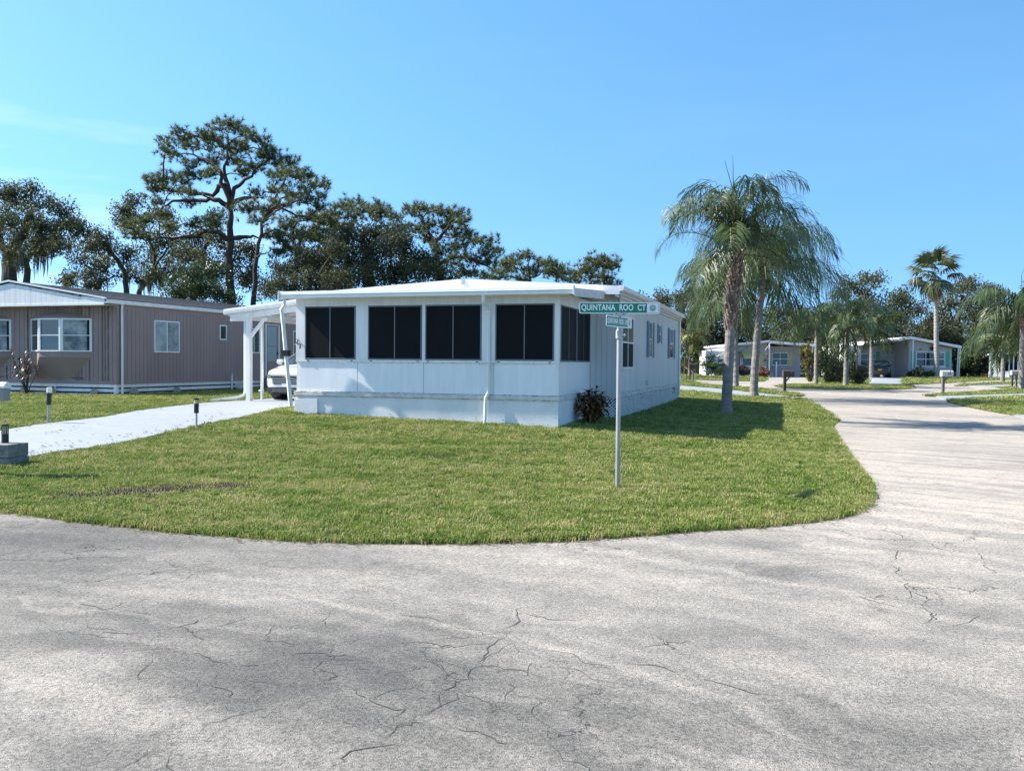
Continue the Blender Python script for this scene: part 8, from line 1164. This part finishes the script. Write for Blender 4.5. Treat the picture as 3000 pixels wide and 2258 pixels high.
# mailboxes
def mailbox(key, h, wd, mbody, mpost, label, two=False, rot=0., num=None, sc=1.):
    x, y = PT[key]; t = thing('mailbox', label, 'mailbox', (x, y, tz(x, y)+.02), rot, 'mailboxes along the street')
    z0 = h-.32*sc; prof = [(-.11*sc, z0), (.11*sc, z0), (.11*sc, z0+.18*sc)]+[(.11*sc*math.cos(R(a)), z0+.18*sc+.11*sc*math.sin(R(a))) for a in range(20, 180, 20)]+[(-.11*sc, z0+.18*sc)]
    bd = MB().prism([(-wd/2, a, b_) for a, b_ in prof], (wd, 0, 0)).build('box_body', mbody, t)
    box('box_door', wd/2+.001, wd/2+.018, -.1*sc, .1*sc, z0+.02, z0+.24*sc, mbody, bd); box('box_flag', wd*.2, wd*.2+.03, -.125*sc, -.112*sc, z0+.1, z0+.3*sc, mat('flag_paint', (.3, .05, .04), .5), bd)
    box('mount_board', -wd/2, wd/2, -.12*sc, .12*sc, z0-.04, z0-.001, mpost, t)
    if two: box('post', -wd*.42, -wd*.42+.10, -.05, .05, -.1, z0-.041, mpost, t); box('post', wd*.02, wd*.02+.10, -.02, .08, -.1, z0-.041, woodg, t)
    else: box('post', -wd*.42, -wd*.42+.14, -.07, .07, -.1, z0-.041, mpost, t, .005); MB().prism([(-wd*.42+.14, -.04, z0-.32), (-wd*.42+.14, -.04, z0-.2), (wd*.1, -.04, z0-.05), (wd*.2, -.04, z0-.05)], (0, .08, 0)).build('brace', mpost, t)
    if num: text('house_number', num, .16, black, bd, (.08, -.112*sc, z0+.13), (math.pi/2, 0, 0), 1., .003, .004)
    return t
mailbox('mb1', 1.42, .66, woodd, woodd, 'dark wooden mailbox on two posts near the small yellowing palm', True, R(8), sc=1.2)
mailbox('mb2', 1.27, .60, woodd, woodd, 'dark weathered mailbox on a single thick post at the end of the white path', False, R(4), sc=1.15)
m3_ = mailbox('mb3', 1.33, .64, mat('off_white_box', (.62, .60, .56), .6, var=.1), woodg, 'off-white mailbox numbered 31 on a grey post beside the street', False, R(2), '31', sc=1.15)
mailbox('mb4', 1.20, .70, tan, woodd, 'tan mailbox on paired dark posts by the right-edge palm', True, R(5), sc=1.1)
# a further plain post beside the last mailbox
# bench
x, y = PT['bench']; bn = thing('garden_bench', 'ornate pale metal garden bench between the shrubs', 'bench', (x, y, tz(x, y)+.02)); bm = mat('aged_bench_metal', (.42, .40, .36), .6, var=.3, scale=9)
for k in range(4): box('seat_slat', -.62, .62, -.22+k*.11, -.14+k*.11, .42, .445, bm, bn)
for s in (-.6, .6): MB().tube([(s, -.24, 0), (s, -.2, .42), (s, -.24, .64), (s, .2, .62), (s, .22, .42), (s, .27, 0)], .022, 5).build('side_frame', bm, bn)
br = MB().tube([(-.62, .24, .45), (-.6, .3, .82), (0, .32, .98), (.6, .3, .82), (.62, .24, .45)], .022, 5).build('backrest', bm, bn); sc_ = MB()
for k in range(8): cx = -.5+k*.143; sc_.tube([(cx+.06*math.cos(a*.6), .28, .66+.12*math.sin(a*.6)) for a in range(12)], .010, 4)
sc_.build('scrollwork', bm, br)
# stones by the grey house bed
rs = random.Random(3)
for i, px in enumerate((2082, 2091, 2100, 2116, 2124, 2163, 2186, 2195)):
    q = (px-1500)/2550*84.0; s = rs.uniform(.16, .3); t = MB()
    V = []
    for a in range(5):
        for b_ in range(8): ph = a*math.pi/4; rr = s*rs.uniform(.8, 1.15); V.append((rr*math.sin(ph)*math.cos(b_*.785), rr*math.sin(ph)*math.sin(b_*.785), rr*.8*math.cos(ph)+s*.4))
    t.add(V, [(a*8+b_, (a+1)*8+b_, (a+1)*8+(b_+1) % 8, a*8+(b_+1) % 8) for a in range(4) for b_ in range(8)]); o = t.build('garden_stone', stone, smooth=True); o.location = (q, 84.0, tz(q, 84)+.03)
    tag(o, ('pale stone at the left corner of the grey house shed', 'pale stone under the larger fish ornament', 'pale stone under the smaller fish ornament', 'stone left of the tallest palm trunk, beneath the lime plant', 'stone half hidden by the tallest palm trunk in the grey house bed', 'stone left of the dark red shrub', 'stone right of the dark red shrub', 'rightmost pale stone of the grey house bed')[i], 'stone', 'stones edging the grey house bed')
